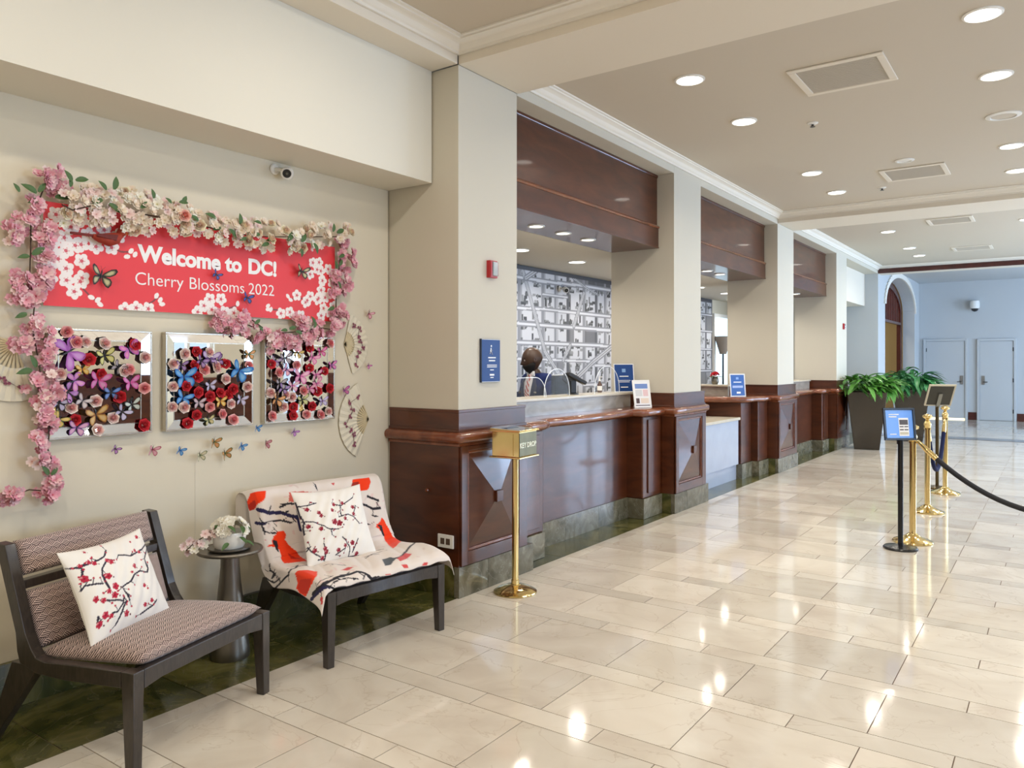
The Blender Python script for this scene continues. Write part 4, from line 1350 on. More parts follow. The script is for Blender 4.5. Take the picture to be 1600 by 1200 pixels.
# ------------------------------------------------------------------ throw
def throw():
    prof = [(-0.345, 0.60), (-0.345, 0.70), (-0.345, 0.765), (-0.330, 0.800), (-0.290, 0.812), (-0.252, 0.800), (-0.228, 0.765), (-0.205, 0.69), (-0.165, 0.58), (-0.125, 0.485), (-0.085, 0.437), (-0.02, 0.425), (0.08, 0.434), (0.18, 0.443), (0.28, 0.440), (0.36, 0.430), (0.395, 0.412), (0.402, 0.388)]
    cum = [0]
    for k in range(1, len(prof)): cum.append(cum[-1] + math.hypot(prof[k][0] - prof[k - 1][0], prof[k][1] - prof[k - 1][1]))
    S = cum[-1]
    W = 0.98
    ns, nt = 230, 220
    s_ = np.linspace(0, S, ns)
    px = np.interp(s_, cum, [p[0] for p in prof]); pz = np.interp(s_, cum, [p[1] for p in prof])
    for _ in range(6):
        px[1:-1] = (px[:-2] + 2 * px[1:-1] + px[2:]) / 4; pz[1:-1] = (pz[:-2] + 2 * pz[1:-1] + pz[2:]) / 4
    # paint: x = width (left to right), y = s from the hidden rear hem to the seat front
    P = Paint(nt, ns, W, S, (0.74, 0.67, 0.62))
    tt = np.linspace(-W / 2, W / 2, nt)
    T, Sg = np.meshgrid(tt, s_)
    Xg = np.repeat(px[:, None], nt, 1); Zg = np.repeat(pz[:, None], nt, 1)
    hw_ = 0.398
    over = np.clip(np.abs(T) - hw_, 0, None)
    Yg = np.sign(T) * np.minimum(np.abs(T), hw_ + 0.012)
    seatw = np.clip((Sg - 0.60) / 0.15, 0, 1)
    Zg = Zg - over * (0.25 + 0.75 * seatw)
    Xg = Xg - over * 0.75 * (1 - seatw)
    Yg += np.sign(T) * over * 0.35
    # slack and folds, kept proud of the chair
    fold = 0.006 * np.sin(T * 22 + Sg * 6) * np.sin(Sg * 7 + 1) + 0.004 * np.sin(T * 48 + Sg * 20)
    fold = fold + 0.006
    fr = (Sg > 0.24) & (Sg < 0.66)
    Xg = Xg + np.where(fr, fold, 0) + np.where(Sg <= 0.24, -np.abs(fold) * 0.5, 0)
    Zg = Zg + np.where(Sg >= 0.60, np.abs(fold) * 0.8, 0)
    # sag between post and pad on the left, drooping front-left corner
    droop = np.clip((Sg - (S - 0.30)) / 0.30, 0, 1) * np.clip((-T - 0.36) / 0.12, 0, 1)
    Zg -= 0.02 * droop; Xg += 0.02 * droop
    pos = np.stack([Xg, Yg, Zg], -1)
    look = cloth_lookup(pos, P, chair_mat(CH2, A2), (int(ns * 0.215), ns))

    def at(x, y_): return look(370 + x * 0.2125, 735 + y_ * 0.2125)
    r = random.Random(4)
    navy, blk, REDO, PINKR = (0.022, 0.018, 0.07), (0.02, 0.018, 0.025), (0.84, 0.045, 0.006), (0.60, 0.07, 0.07)
    for k in range(90):
        x, y_ = r.uniform(0.03, W - 0.03), r.uniform(0.24, S - 0.03)
        P.disc(x, y_, r.uniform(0.012, 0.03), lerp3((0.74, 0.67, 0.62), r.choice([(0.70, 0.42, 0.42), (0.60, 0.45, 0.42)]), 0.45), r.uniform(0.004, 0.010), r.uniform(0, 3))
    for pts, wd, c in [
        ([(150, 290), (230, 312), (330, 310), (400, 340), (450, 345), (470, 440)], 0.020, navy), ([(140, 385), (190, 385), (260, 375), (330, 370), (400, 385)], 0.010, blk), ([(140, 385), (200, 390)], 0.018, navy), ([(180, 390), (205, 450), (240, 465), (300, 460)], 0.008, blk),
        ([(320, 270), (370, 240), (430, 250)], 0.012, blk), ([(285, 870), (330, 820), (380, 770), (430, 720), (450, 700)], 0.013, blk), ([(450, 710), (520, 700), (600, 690)], 0.010, navy),
        ([(560, 910), (620, 860), (700, 810), (800, 770), (880, 745), (940, 755), (990, 800), (1050, 810)], 0.018, blk), ([(545, 950), (600, 900), (680, 860)], 0.016, navy), ([(600, 830), (700, 780)], 0.010, blk), ([(700, 830), (820, 790), (890, 800)], 0.007, blk),
        ([(1090, 680), (1200, 640), (1300, 630), (1400, 635)], 0.014, blk), ([(920, 610), (1000, 590), (1080, 580)], 0.008, blk), ([(940, 650), (1060, 600)], 0.007, blk), ([(890, 240), (950, 260), (1000, 280), (1050, 275)], 0.014, blk),
        ([(960, 190), (1040, 220)], 0.014, blk), ([(1000, 335), (1040, 340)], 0.008, blk), ([(900, 390), (980, 395)], 0.008, blk), ([(215, 790), (260, 820), (320, 800)], 0.009, blk), ([(640, 850), (720, 880), (800, 870)], 0.007, blk), ([(920, 640), (1010, 620)], 0.006, blk),
        ([(240, 690), (250, 740), (290, 760), (260, 790)], 0.010, blk), ([(560, 90), (590, 150)], 0.006, blk), ([(640, 700), (720, 690), (800, 700)], 0.005, blk), ([(900, 560), (950, 540)], 0.006, blk)]:
        q = [at(*w_) for w_ in pts]
        P.line(q, wd, c)
        for (x, y_) in q[1:]:
            a = r.uniform(0, 6.28)
            P.line([(x, y_), (x + 0.04 * math.cos(a), y_ + 0.04 * math.sin(a))], wd * 0.35, blk)
    for pts, c in [
        ([(35, 240), (100, 175), (150, 160), (215, 155), (205, 210), (150, 260), (130, 290), (95, 300), (60, 270)], REDO), ([(60, 262), (130, 215), (145, 260), (125, 292), (95, 300)], (0.45, 0.02, 0.008)),
        ([(850, 64), (975, 55), (985, 90), (960, 145), (880, 150), (820, 160), (845, 120)], REDO), ([(850, 90), (900, 85), (880, 130), (820, 160)], (0.30, 0.02, 0.01)),
        ([(270, 490), (300, 455), (345, 448), (360, 470), (355, 510), (385, 550), (440, 600), (490, 650), (520, 668), (470, 675), (400, 680), (350, 685), (325, 640), (315, 590), (290, 565), (225, 560), (235, 545), (265, 545), (260, 520)], REDO),
        ([(265, 512), (300, 520), (312, 605), (288, 580), (270, 545)], blk), ([(370, 600), (430, 640), (500, 662), (400, 650)], (0.50, 0.02, 0.008)),
        ([(440, 745), (500, 735), (590, 745), (590, 780), (565, 820), (540, 860), (520, 900), (510, 930), (460, 920), (440, 870), (455, 830), (430, 760)], REDO), ([(470, 800), (560, 800), (520, 900), (480, 905), (450, 870)], (0.62, 0.03, 0.01)),
        ([(1065, 345), (1085, 370), (1110, 420), (1150, 490), (1200, 570), (1150, 575), (1110, 540), (1080, 480), (1050, 440), (1020, 425), (1030, 395), (1050, 380)], REDO), ([(1035, 400), (1065, 405), (1090, 490), (1070, 470)], blk),
        ([(670, 195), (690, 155), (740, 138), (805, 155), (740, 180)], (0.05, 0.065, 0.075)), ([(385, 160), (500, 158), (570, 162), (550, 210), (480, 205), (420, 235), (380, 230)], (0.62, 0.13, 0.11)), ([(420, 165), (470, 170), (440, 200)], (0.66, 0.5, 0.46)),
        ([(1065, 655), (1130, 640), (1170, 650), (1130, 700), (1090, 700)], (0.07, 0.08, 0.09)), ([(1180, 650), (1240, 610), (1290, 615), (1250, 650), (1200, 670)], PINKR), ([(1210, 700), (1250, 690), (1260, 720), (1230, 725)], PINKR),
        ([(1355, 735), (1375, 680), (1405, 680), (1395, 730)], PINKR), ([(1070, 795), (1110, 755), (1150, 765), (1110, 790)], PINKR), ([(770, 735), (810, 715), (860, 712), (820, 735)], PINKR), ([(885, 370), (905, 320), (935, 330), (910, 365)], PINKR),
        ([(912, 525), (915, 500), (935, 505), (930, 530)], PINKR), ([(620, 985), (615, 940), (635, 935), (632, 985)], PINKR), ([(200, 520), (215, 505), (225, 520)], (0.62, 0.2, 0.2)), ([(690, 92), (720, 95), (715, 110)], PINKR), ([(540, 170), (580, 165), (570, 205)], PINKR)]:
        P.poly([at(*w_) for w_ in pts], c)
    o = grid_mesh('throw_blanket', pos, P, M_ATTR, None, M=chair_mat(CH2, A2))
    md = o.modifiers.new('thickness', 'SOLIDIFY'); md.thickness = 0.003; md.offset = 0
    return tag(o, 'cream throw printed with red cardinals and dark branches over the right lounge chair', 'blanket')


throw()

# ------------------------------------------------------------------ side table and flower pot
TB = Vector((-3.46, 2.385, 0))
t = thing('side_table', 'round dark metal pedestal table between the two lounge chairs', 'table', TB)
m = MB(); m.lathe([(0.096, 0.0), (0.098, 0.006), (0.096, 0.05), (0.088, 0.10), (0.070, 0.24), (0.054, 0.38), (0.046, 0.46), (0.045, 0.532)], 40)
m.build('pedestal', M_TABLE, t, smooth=True)
m = MB(); m.lathe([(0.150, 0.533), (0.160, 0.537), (0.163, 0.545), (0.160, 0.552), (0.155, 0.5525), (0.150, 0.549), (0.0005, 0.549)], 48)
m.build('table_top', M_TABLE, t, smooth=30)

PT = TB + Vector((0.012, -0.012, 0.5535))
t = thing('flower_pot', 'white blossoms in a low clear and white bowl on the side table', 'flower pot', PT)
m = MB(); m.lathe([(0.098, 0.0), (0.104, 0.006), (0.104, 0.012), (0.096, 0.010), (0.001, 0.009)], 36)
m.build('saucer', M_TABLE, t, smooth=30)
m = MB(); m.lathe([(0.070, 0.0105), (0.078, 0.03), (0.082, 0.085), (0.080, 0.09), (0.076, 0.085), (0.072, 0.03), (0.001, 0.022)], 36)
m.build('bowl', M_CERAM, t, smooth=35)


# ------------------------------------------------------------------ flowers
def petal_flower(name, r, cols, mid, n=5, layers=1, cup=0.35, seed=0, notch=True, double=False):
    """small silk blossom facing +z, coloured per vertex"""
    rr = random.Random(seed)
    m = MB()
    for ly in range(layers):
        sc_ = 1 - 0.28 * ly
        off = ly * math.pi / n + rr.uniform(-.1, .1)
        for k in range(n):
            a = off + 2 * math.pi * k / n + rr.uniform(-.08, .08)
            ca, sa = math.cos(a), math.sin(a)
            L_ = r * sc_ * rr.uniform(0.9, 1.08)
            wd = L_ * 0.50
            c0 = cols[rr.randrange(len(cols))]
            zc = cup * (1 + 0.6 * ly)
            def pt(l, w_, z): return (ca * l - sa * w_, sa * l + ca * w_, z + 0.0016 * ly)
            vs = [pt(0.02 * r, 0, 0), pt(0.5 * L_, -wd * 0.75, 0.35 * zc * L_), pt(0.5 * L_, wd * 0.75, 0.35 * zc * L_), pt(0.55 * L_, 0, 0.18 * zc * L_),
                  pt(0.92 * L_, -wd * 0.6, 0.62 * zc * L_), pt(0.92 * L_, wd * 0.6, 0.62 * zc * L_), pt((0.88 if notch else 1.0) * L_, 0, 0.55 * zc * L_)]
            cin = lerp3(c0, mid, 0.55)
            m.add(vs, [(0, 1, 3), (0, 3, 2), (1, 4, 6, 3), (3, 6, 5, 2)], [cin, c0, c0, lerp3(c0, mid, 0.2), c0, c0, c0])
    q = [(0.10 * r * math.cos(k * 1.05), 0.10 * r * math.sin(k * 1.05), 0.12 * r) for k in range(6)] + [(0, 0, 0.17 * r)]
    m.add(q, [(k, (k + 1) % 6, 6) for k in range(6)], [mid] * 7)
    me = m.mesh(name, M_PETAL, smooth=False, fix=False)
    me.polygons.foreach_set('use_smooth', [True] * len(me.polygons))
    return me


PINK = [(0.72, 0.36, 0.42), (0.76, 0.46, 0.50), (0.68, 0.30, 0.38), (0.80, 0.56, 0.58)]
PALE = [(0.78, 0.60, 0.56), (0.80, 0.66, 0.62)]
CREAM = [(0.78, 0.68, 0.54), (0.76, 0.62, 0.50), (0.82, 0.74, 0.64)]
WHT = [(0.82, 0.80, 0.72), (0.80, 0.76, 0.66)]
MID = (0.45, 0.05, 0.09)
MIDY = (0.45, 0.40, 0.10)
FL_PINK = [petal_flower('blossom', 0.030, PINK, MID, 5, 2, 0.5, s) for s in range(5)]
FL_PALE = [petal_flower('blossom', 0.024, PALE, (0.50, 0.20, 0.18), 5, 1, 0.4, s + 10) for s in range(3)]
FL_CREAM = [petal_flower('blossom', 0.026, CREAM, (0.50, 0.36, 0.16), 5, 2, 0.5, s + 20) for s in range(4)]
FL_WHITE = [petal_flower('blossom', 0.028, WHT, MIDY, 5, 2, 0.45, s + 30) for s in range(4)]


def rose_mesh(name, r, outer, inner, seed):
    rr = random.Random(seed)
    m = MB()
    for ly, (n, rad, hh, tilt) in enumerate([(6, 1.0, 0.25, 0.95), (5, 0.78, 0.50, 0.6), (4, 0.5, 0.68, 0.35), (3, 0.28, 0.78, 0.15)]):
        c = lerp3(outer, inner, ly / 3)
        for k in range(n):
            a = 2 * math.pi * (k + 0.3 * ly) / n + rr.uniform(-.15, .15)
            hw_ = math.pi / n * 1.25
            cc = lerp3(c, (min(1, c[0] * 1.3), min(1, c[1] * 1.4 + .03), min(1, c[2] * 1.4 + .03)), rr.random())
            dk = tuple(q * 0.6 for q in cc)
            V = []; C_ = []
            for (f, zz, col_) in ((0.42, 0.0, dk), (0.9, hh * 0.6, cc), (1.0, hh, cc)):
                for g in (-1, 0, 1):
                    aa = a + g * hw_
                    R_ = r * rad * f * (1.05 if g == 0 else 0.92)
                    V.append((R_ * math.cos(aa), R_ * math.sin(aa), r * (zz if g == 0 else zz * 0.8) * 0.9)); C_.append(col_)
            m.add(V, [(0, 1, 4, 3), (1, 2, 5, 4), (3, 4, 7, 6), (4, 5, 8, 7)], C_)
    V = [(0.22 * r * math.cos(k), 0.22 * r * math.sin(k), 0.5 * r) for k in range(6)] + [(0, 0, 0.72 * r)]
    m.add(V, [(k, (k + 1) % 6, 6) for k in range(6)], [tuple(q * 0.55 for q in inner)] * 7)
    me = m.mesh(name, M_PETAL, fix=False)
    me.polygons.foreach_set('use_smooth', [True] * len(me.polygons))
    return me


ROSE_RED = [rose_mesh('rose', 0.027, (0.62, 0.025, 0.04), (0.50, 0.01, 0.02), s) for s in range(3)]
ROSE_PINK = [rose_mesh('rose', 0.027, (0.80, 0.42, 0.40), (0.70, 0.14, 0.17), s + 5) for s in range(3)]
ROSE_PALE = [rose_mesh('rose', 0.027, (0.82, 0.66, 0.60), (0.72, 0.30, 0.30), s + 9) for s in range(3)]
ROSE_CREAM = [rose_mesh('rose', 0.030, (0.80, 0.70, 0.52), (0.66, 0.42, 0.30), s + 15) for s in range(2)]


def leaf_mesh(L_=0.05, w_=0.022, m_=None, name='leaf', droop=0.3):
    m = MB()
    n = 5
    V = []
    for k in range(n + 1):
        f = k / n
        ww = w_ * math.sin(math.pi * min(1, 0.08 + f * 0.92)) ** 0.8 if k < n else 0.0008
        z = -droop * L_ * f * f
        V += [(L_ * f, -ww / 2, z + ww * 0.22), (L_ * f, 0, z), (L_ * f, ww / 2, z + ww * 0.22)]
    F = []
    for k in range(n):
        a = 3 * k
        F += [(a, a + 3, a + 4, a + 1), (a + 1, a + 4, a + 5, a + 2)]
    m.add(V, F)
    me = m.mesh(name, m_ or M_LEAF, fix=False)
    me.polygons.foreach_set('use_smooth', [True] * len(me.polygons))
    return me


LEAFM = [leaf_mesh(0.052, 0.024), leaf_mesh(0.042, 0.02)]


def face_mat(loc, direction, spin=0.0, scale=1.0):
    q = Vector(direction).normalized().to_track_quat('Z', 'Y')
    return Matrix.Translation(loc) @ q.to_matrix().to_4x4() @ Matrix.Rotation(spin, 4, 'Z') @ Matrix.Scale(scale, 4)


def dir_mat(loc, direction, normal, scale=1.0):
    """x axis along direction, z roughly along normal"""
    x = Vector(direction).normalized(); z = Vector(normal)
    y = z.cross(x).normalized(); z = x.cross(y).normalized()
    M = Matrix((x, y, z)).transposed().to_4x4()
    return Matrix.Translation(loc) @ M @ Matrix.Scale(scale, 4)


# bowl of flowers on the table
r = random.Random(8)
fp = bpy.data.objects[t.name]
for k in range(34):
    a, e = r.uniform(0, 6.28), r.uniform(0.1, 1.45)
    d = Vector((math.cos(a) * math.cos(e), math.sin(a) * math.cos(e), math.sin(e)))
    p = Vector((0, 0, 0.085)) + Vector((d.x * 0.085, d.y * 0.085, d.z * 0.065))
    inst('blossom', r.choice(FL_WHITE), fp, face_mat(p, d + Vector((0.2, -0.2, 0)), r.uniform(0, 6), r.uniform(0.9, 1.2)))
for k in range(16):
    f = k / 15
    p = Vector((-0.02 - 0.05 * f, -0.07 - 0.125 * f, 0.10 - 0.075 * f)) + Vector((r.uniform(-.025, .025), r.uniform(-.02, .02), r.uniform(-.03, .03)))
    inst('blossom', r.choice(FL_PALE + FL_WHITE[:1]), fp, face_mat(p, (1, r.uniform(-.8, .2), r.uniform(-.2, .7)), r.uniform(0, 6), 1.0))
m = MB(); m.tube([(0, -0.02, 0.09), (-0.02, -0.08, 0.10), (-0.05, -0.15, 0.06), (-0.065, -0.20, 0.02)], 0.003, 6); m.build('twig', M_STEM, fp)
for (x, y_, z, a) in ((0.06, -0.05, 0.13, 0.3), (0.075, 0.02, 0.12, -0.4), (0.085, 0.0, 0.07, 0.2), (0.05, 0.05, 0.11, 1.4), (0.08, -0.06, 0.05, -1.2), (0.02, -0.06, 0.135, -2.2), (0.085, 0.03, 0.045, 0.9)):
    inst('leaf', LEAFM[0], fp, dir_mat((x, y_, z), (math.cos(a), math.sin(a), -0.3), (0.6, 0, 1)))
# ================================================================== BANNER
XW = -3.73
WM = Matrix(((0, 0, 1, 0), (1, 0, 0, 0), (0, 1, 0, 0), (0, 0, 0, 1)))   # x -> +Y, y -> +Z, z -> +X
BY0, BY1, BZ0, BZ1 = 1.600, 3.300, 1.757, 2.225
P = Paint(760, 210, BY1 - BY0, BZ1 - BZ0, (0.74, 0.045, 0.055))
r = random.Random(3)
PW, PM = (0.86, 0.80, 0.78), (0.60, 0.10, 0.13)


centres = []


def cluster(x0, x1, y0, y1, n, rad=0.034):
    pts = []
    for k in range(400):
        if len(pts) >= n: break
        x, y_ = r.uniform(x0, x1), r.uniform(y0, y1)
        if all(math.hypot(x - a, y_ - b_) > rad * 1.45 for a, b_ in pts): pts.append((x, y_))
    for (x, y_) in pts: P.blossom(x, y_, rad, PW, PM, r.uniform(0, 6), 0.20)
    centres.extend(pts)


H_ = BZ1 - BZ0
W_ = BY1 - BY0
for pts in ([(0.28, 0.31), (0.35, 0.28), (0.40, 0.285)], [(0.17, 0.09), (0.21, 0.05), (0.24, 0.03)], [(0.46, 0.02), (0.51, 0.05), (0.54, 0.075)], [(0.94, 0.04), (1.0, 0.06)],
            [(1.36, 0.12), (1.45, 0.13)], [(1.20, 0.05), (1.32, 0.05)]):
    P.line(pts, 0.008, (0.20, 0.05, 0.05))
cluster(0.05, 0.34, 0.28, 0.44, 11, 0.036)
cluster(0.00, 0.17, 0.12, 0.31, 11, 0.036)
cluster(0.12, 0.18, 0.07, 0.13, 2, 0.036)
cluster(0.34, 0.52, -0.01, 0.03, 5)
cluster(0.73, 0.98, 0.00, 0.05, 8)
cluster(0.79, 0.92, 0.05, 0.09, 4)
cluster(1.57, 1.69, 0.02, 0.36, 20, 0.034)
cluster(1.46, 1.58, 0.10, 0.17, 5, 0.034)
cluster(1.40, 1.52, 0.11, 0.15, 4, 0.034)
cluster(1.28, 1.44, 0.00, 0.05, 6, 0.034)
cluster(1.50, 1.60, 0.28, 0.36, 4, 0.032)
for (x, y_) in centres:
    P.disc(x, y_, 0.0085, PM)
    for q in range(5): P.disc(x + 0.013 * math.cos(q * 1.26), y_ + 0.013 * math.sin(q * 1.26), 0.003, (0.7, 0.35, 0.35))
for (x, y_) in ((0.40, 0.29), (0.42, 0.275), (0.38, 0.26), (0.21, 0.05), (0.24, 0.04), (0.25, 0.02), (0.53, 0.08), (0.55, 0.06), (0.56, 0.04), (1.00, 0.07), (1.20, 0.07), (1.22, 0.05), (1.34, 0.135), (1.36, 0.115), (1.20, 0.05)):
    P.disc(x, y_, 0.016, PW, 0.011, r.uniform(0, 3))
Yg, Zg = BY0 + P.X, BZ0 + P.Y
bn = thing('banner', 'red cherry blossom welcome banner on the wall, half framed by flowers', 'banner', (XW, (BY0 + BY1) / 2, BZ0))
m = MB(); m.box(-3.7285, -3.7025, BY0, BY1, BZ0, BZ1); m.build('backing_board', M_WHITE, bn, world=True)
grid_mesh('printed_face', np.stack([np.full_like(Yg, -3.7015), Yg, Zg], -1), P, attr_mat('banner_print', 0.45, 0.4), bn, smooth=False, M=Matrix(), world=True)
# white headline and thin second line, in print
tz = lambda y_: Matrix.Translation((-3.7005, y_[0], y_[1])) @ WM
pw = onX(217, 407.5, -3.70); pc = onX(210, 444, -3.70)


def words(line, size, name, pos, offset):
    def width(t_):
        cu = bpy.data.curves.new('w', 'FONT'); cu.body = t_; cu.size = size; cu.space_character = 1.0
        o = bpy.data.objects.new('w', cu); COL.objects.link(o)
        bpy.context.view_layer.update()
        x = o.dimensions.x
        bpy.data.objects.remove(o)
        return x
    parts = line.split(' ')
    for k, wd in enumerate(parts):
        pre = ' '.join(parts[:k]) + (' ' if k else '')
        x0 = width(pre + wd) - width(wd) if k else 0.0
        text_mesh(wd, size, M_WHITEM, name, bn, tz((pos.y + x0, pos.z)), offset=offset, align='LEFT', world=True)


words('Welcome to DC!', 0.114, 'headline_word', pw, 0.0048)
words('Cherry Blossoms 2022', 0.0895, 'second_line_word', pc, -0.0004)


# ================================================================== BUTTERFLIES
def wing_mesh(name, col, edge, size, spots=None):
    """one wing pair half (fore + hind) lying in +y side, root at origin; x is forward"""
    fore = [(0.0, 0.0), (0.30, 0.25), (0.62, 0.62), (0.72, 0.95), (0.55, 1.08), (0.25, 0.95), (0.02, 0.62), (-0.05, 0.30)]
    hind = [(0.0, 0.0), (-0.04, 0.34), (-0.12, 0.66), (-0.32, 0.80), (-0.60, 0.78), (-0.85, 0.62), (-0.78, 0.42), (-0.50, 0.18)]
    m = MB()
    for w_, zz in ((fore, 0.0), (hind, -0.004)):
        cx, cy = sum(p[0] for p in w_) / len(w_), sum(p[1] for p in w_) / len(w_)
        n = len(w_)
        V, C_ = [], []
        for (x, y_) in w_: V.append((x * size, y_ * size, zz * size)); C_.append(edge)
        for f in (0.80, 0.74, 0.35):
            for (x, y_) in w_:
                V.append(((cx + (x - cx) * f) * size, (cy + (y_ - cy) * f) * size, zz * size)); C_.append(edge if f == 0.80 else (col if f == 0.74 else (spots or lerp3(col, (1, 1, 1), 0.15))))
        V.append((cx * size, cy * size, zz * size)); C_.append(spots or lerp3(col, (1, 1, 1), 0.15))
        F = []
        for l in range(3):
            for k in range(n): F.append((l * n + k, l * n + (k + 1) % n, (l + 1) * n + (k + 1) % n, (l + 1) * n + k))
        F += [(3 * n + k, 3 * n + (k + 1) % n, 4 * n) for k in range(n)]
        m.add(V, F, C_)
    me = m.mesh(name, M_WINGS, fix=False)
    return me


_wc = {}


def butterfly_into(parent, M, col, edge, size, spread=0.5, spots=None):
    """adds body and two wings as children of parent (parent sits at M when it is a mesh itself)"""
    key = (col, edge, size, spots)
    if key not in _wc:
        wm = wing_mesh('wing', col, edge, size, spots)
        mb = MB(); mb.tube([(0.45 * size, 0, 0), (0.30 * size, 0, 0.01 * size), (0, 0, 0), (-0.45 * size, 0, 0)], [0.035 * size, 0.06 * size, 0.055 * size, 0.02 * size], 6)
        mb.tube([(0.45 * size, 0, 0), (0.75 * size, 0.18 * size, 0.05 * size)], 0.010 * size, 3)
        mb.tube([(0.45 * size, 0, 0), (0.75 * size, -0.18 * size, 0.05 * size)], 0.010 * size, 3)
        _wc[key] = (wm, mb.mesh('butterfly', M_BLACKP))
    wm, bm_ = _wc[key]
    b_ = inst('butterfly', bm_, parent, M)
    inst('wing', wm, b_, Matrix.Rotation(spread, 4, 'X'))
    inst('wing', wm, b_, Matrix.Rotation(-spread, 4, 'X') @ Matrix.Scale(-1, 4, (0, 1, 0)))
    return b_


def bf_matrix(p, ang, lift=0.0, tilt=0.0):
    """on the left wall, head pointing at ang (0 = right along the wall, 90 = up)"""
    a = R(ang)
    d = Vector((0, math.cos(a), math.sin(a)))
    return dir_mat(p, d + Vector((tilt, 0, 0)), (1, 0, 0))


PUR, VIO, MAG, PNK = (0.38, 0.12, 0.45), (0.20, 0.08, 0.30), (0.55, 0.08, 0.30), (0.62, 0.28, 0.36)
BLU, CYB, YEL, ORG, GRN = (0.02, 0.12, 0.42), (0.03, 0.25, 0.55), (0.62, 0.42, 0.06), (0.55, 0.22, 0.03), (0.10, 0.16, 0.06)
BLK, GRY, LIL, CRM = (0.012, 0.010, 0.012), (0.28, 0.24, 0.28), (0.45, 0.42, 0.62), (0.66, 0.60, 0.40)
loose = [
    (180, 701, PUR, BLK, 0.026, 60, 'small purple butterfly on the wall below the left mirror'),
    (238, 702, PNK, (0.35, 0.05, 0.10), 0.036, 80, 'dusty pink butterfly on the wall left of the blue one under the mirrors'),
    (281, 703, CYB, BLU, 0.030, 70, 'blue butterfly below the left corner of the middle mirror'),
    (312, 711, CRM, GRN, 0.036, 100, 'tilted green and orange butterfly, leftmost and lowest of three below the middle mirror'),
    (334, 690, ORG, GRN, 0.040, 90, 'upright green and orange butterfly, topmost of three below the middle mirror'),
    (351, 708, ORG, GRN, 0.042, 110, 'tilted green and orange butterfly, rightmost of three below the middle mirror'),
    (377, 696, CYB, BLU, 0.030, 70, 'blue butterfly right of the green and orange ones'),
    (401, 668, CYB, BLU, 0.028, 90, 'blue butterfly just under the gap between middle and right mirror'),
    (415, 692, PNK, (0.35, 0.05, 0.06), 0.036, 95, 'folded pink butterfly below the right mirror'),
    (459, 674, PUR, VIO, 0.030, 60, 'purple butterfly under the middle of the right mirror'),
    (576, 490, PNK, (0.30, 0.05, 0.08), 0.036, 70, 'dusty pink butterfly high on the wall right of the banner'),
    (575, 571, MAG, VIO, 0.024, 60, 'small magenta butterfly beside the upper right fan'),
    (537, 610, MAG, VIO, 0.040, 115, 'dark magenta butterfly between the two right fans'),
]
for (u, v, c, e, sz, ang, lb) in loose:
    p = onX(u, v, -3.712)
    M = bf_matrix(p, ang, tilt=0.25)
    b_ = butterfly_into(None, M, c, e, sz, 0.7 if 'folded' not in lb else 1.1, None)
    tag(b_, lb, 'butterfly', 'butterflies stuck on the wall')
for (u, v, c, e, sz, ang, lb) in [
        (158, 431, (0.05, 0.04, 0.03), BLK, 0.062, 80, 'large black and cream butterfly on the left of the red banner'),
        (471, 424, (0.05, 0.04, 0.03), BLK, 0.050, 80, 'black and cream butterfly on the right of the red banner'),
        (338, 429, (0.05, 0.05, 0.20), BLK, 0.030, 60, 'small dark blue butterfly over the second line of the banner'),
        (386, 465, (0.04, 0.06, 0.25), BLK, 0.036, 75, 'dark blue butterfly near the lower edge of the banner')]:
    p = onX(u, v, -3.685)
    b_ = butterfly_into(None, bf_matrix(p, ang), c, e, sz, 0.45, (0.50, 0.48, 0.28) if 'cream' in lb else (0.06, 0.10, 0.45))
    tag(b_, lb, 'butterfly', 'butterflies stuck on the banner')

# cardinal ornament perched at the top of the banner
t = thing('bird_ornament', 'dark red cardinal ornament tucked under the flowers on the banner', 'bird', onX(170, 372, -3.67))
M_BIRD = mat('red_feather', (0.30, 0.028, 0.010), 0.7, var=0.3, vscale=30)
m = MB(); m.tube([(0, 0.070, 0.016), (0, 0.055, 0.018), (0, 0.035, 0.004), (0, 0.0, -0.008), (0, -0.045, -0.006), (0, -0.075, 0.0)], [0.004, 0.016, 0.028, 0.032, 0.020, 0.010], 14); m.build('body', M_BIRD, t, smooth=True)
m = MB(); m.box(-0.006, 0.006, -0.175, -0.06, -0.004, 0.008); m.build('tail', mat('dark_red_feather', (0.16, 0.012, 0.008), 0.7), t, bevel=0.003)
m = MB(); m.lathe([(0.002, -0.022), (0.018, -0.012), (0.022, 0.0), (0.017, 0.014), (0.010, 0.026), (0.002, 0.040)], 14, Matrix.Translation((0, 0.060, 0.034))); m.build('head', M_BIRD, t, smooth=True)
m = MB(); m.lathe([(0.008, 0), (0.001, 0.018)], 8, Matrix.Translation((0, 0.078, 0.032)) @ Matrix.Rotation(R(-90), 4, 'X')); m.build('beak', mat('orange_beak', (0.6, 0.2, 0.03), 0.4), t)
m = MB(); m.hexa([(0.020, -0.07, 0.000), (0.030, 0.02, -0.014), (0.034, 0.02, -0.014), (0.026, -0.07, 0.000)], [(0.018, -0.06, 0.012), (0.026, 0.03, 0.016), (0.032, 0.03, 0.016), (0.024, -0.06, 0.012)]); m.build('wing', mat('dark_red_wing', (0.12, 0.010, 0.008), 0.7), t, bevel=0.002)

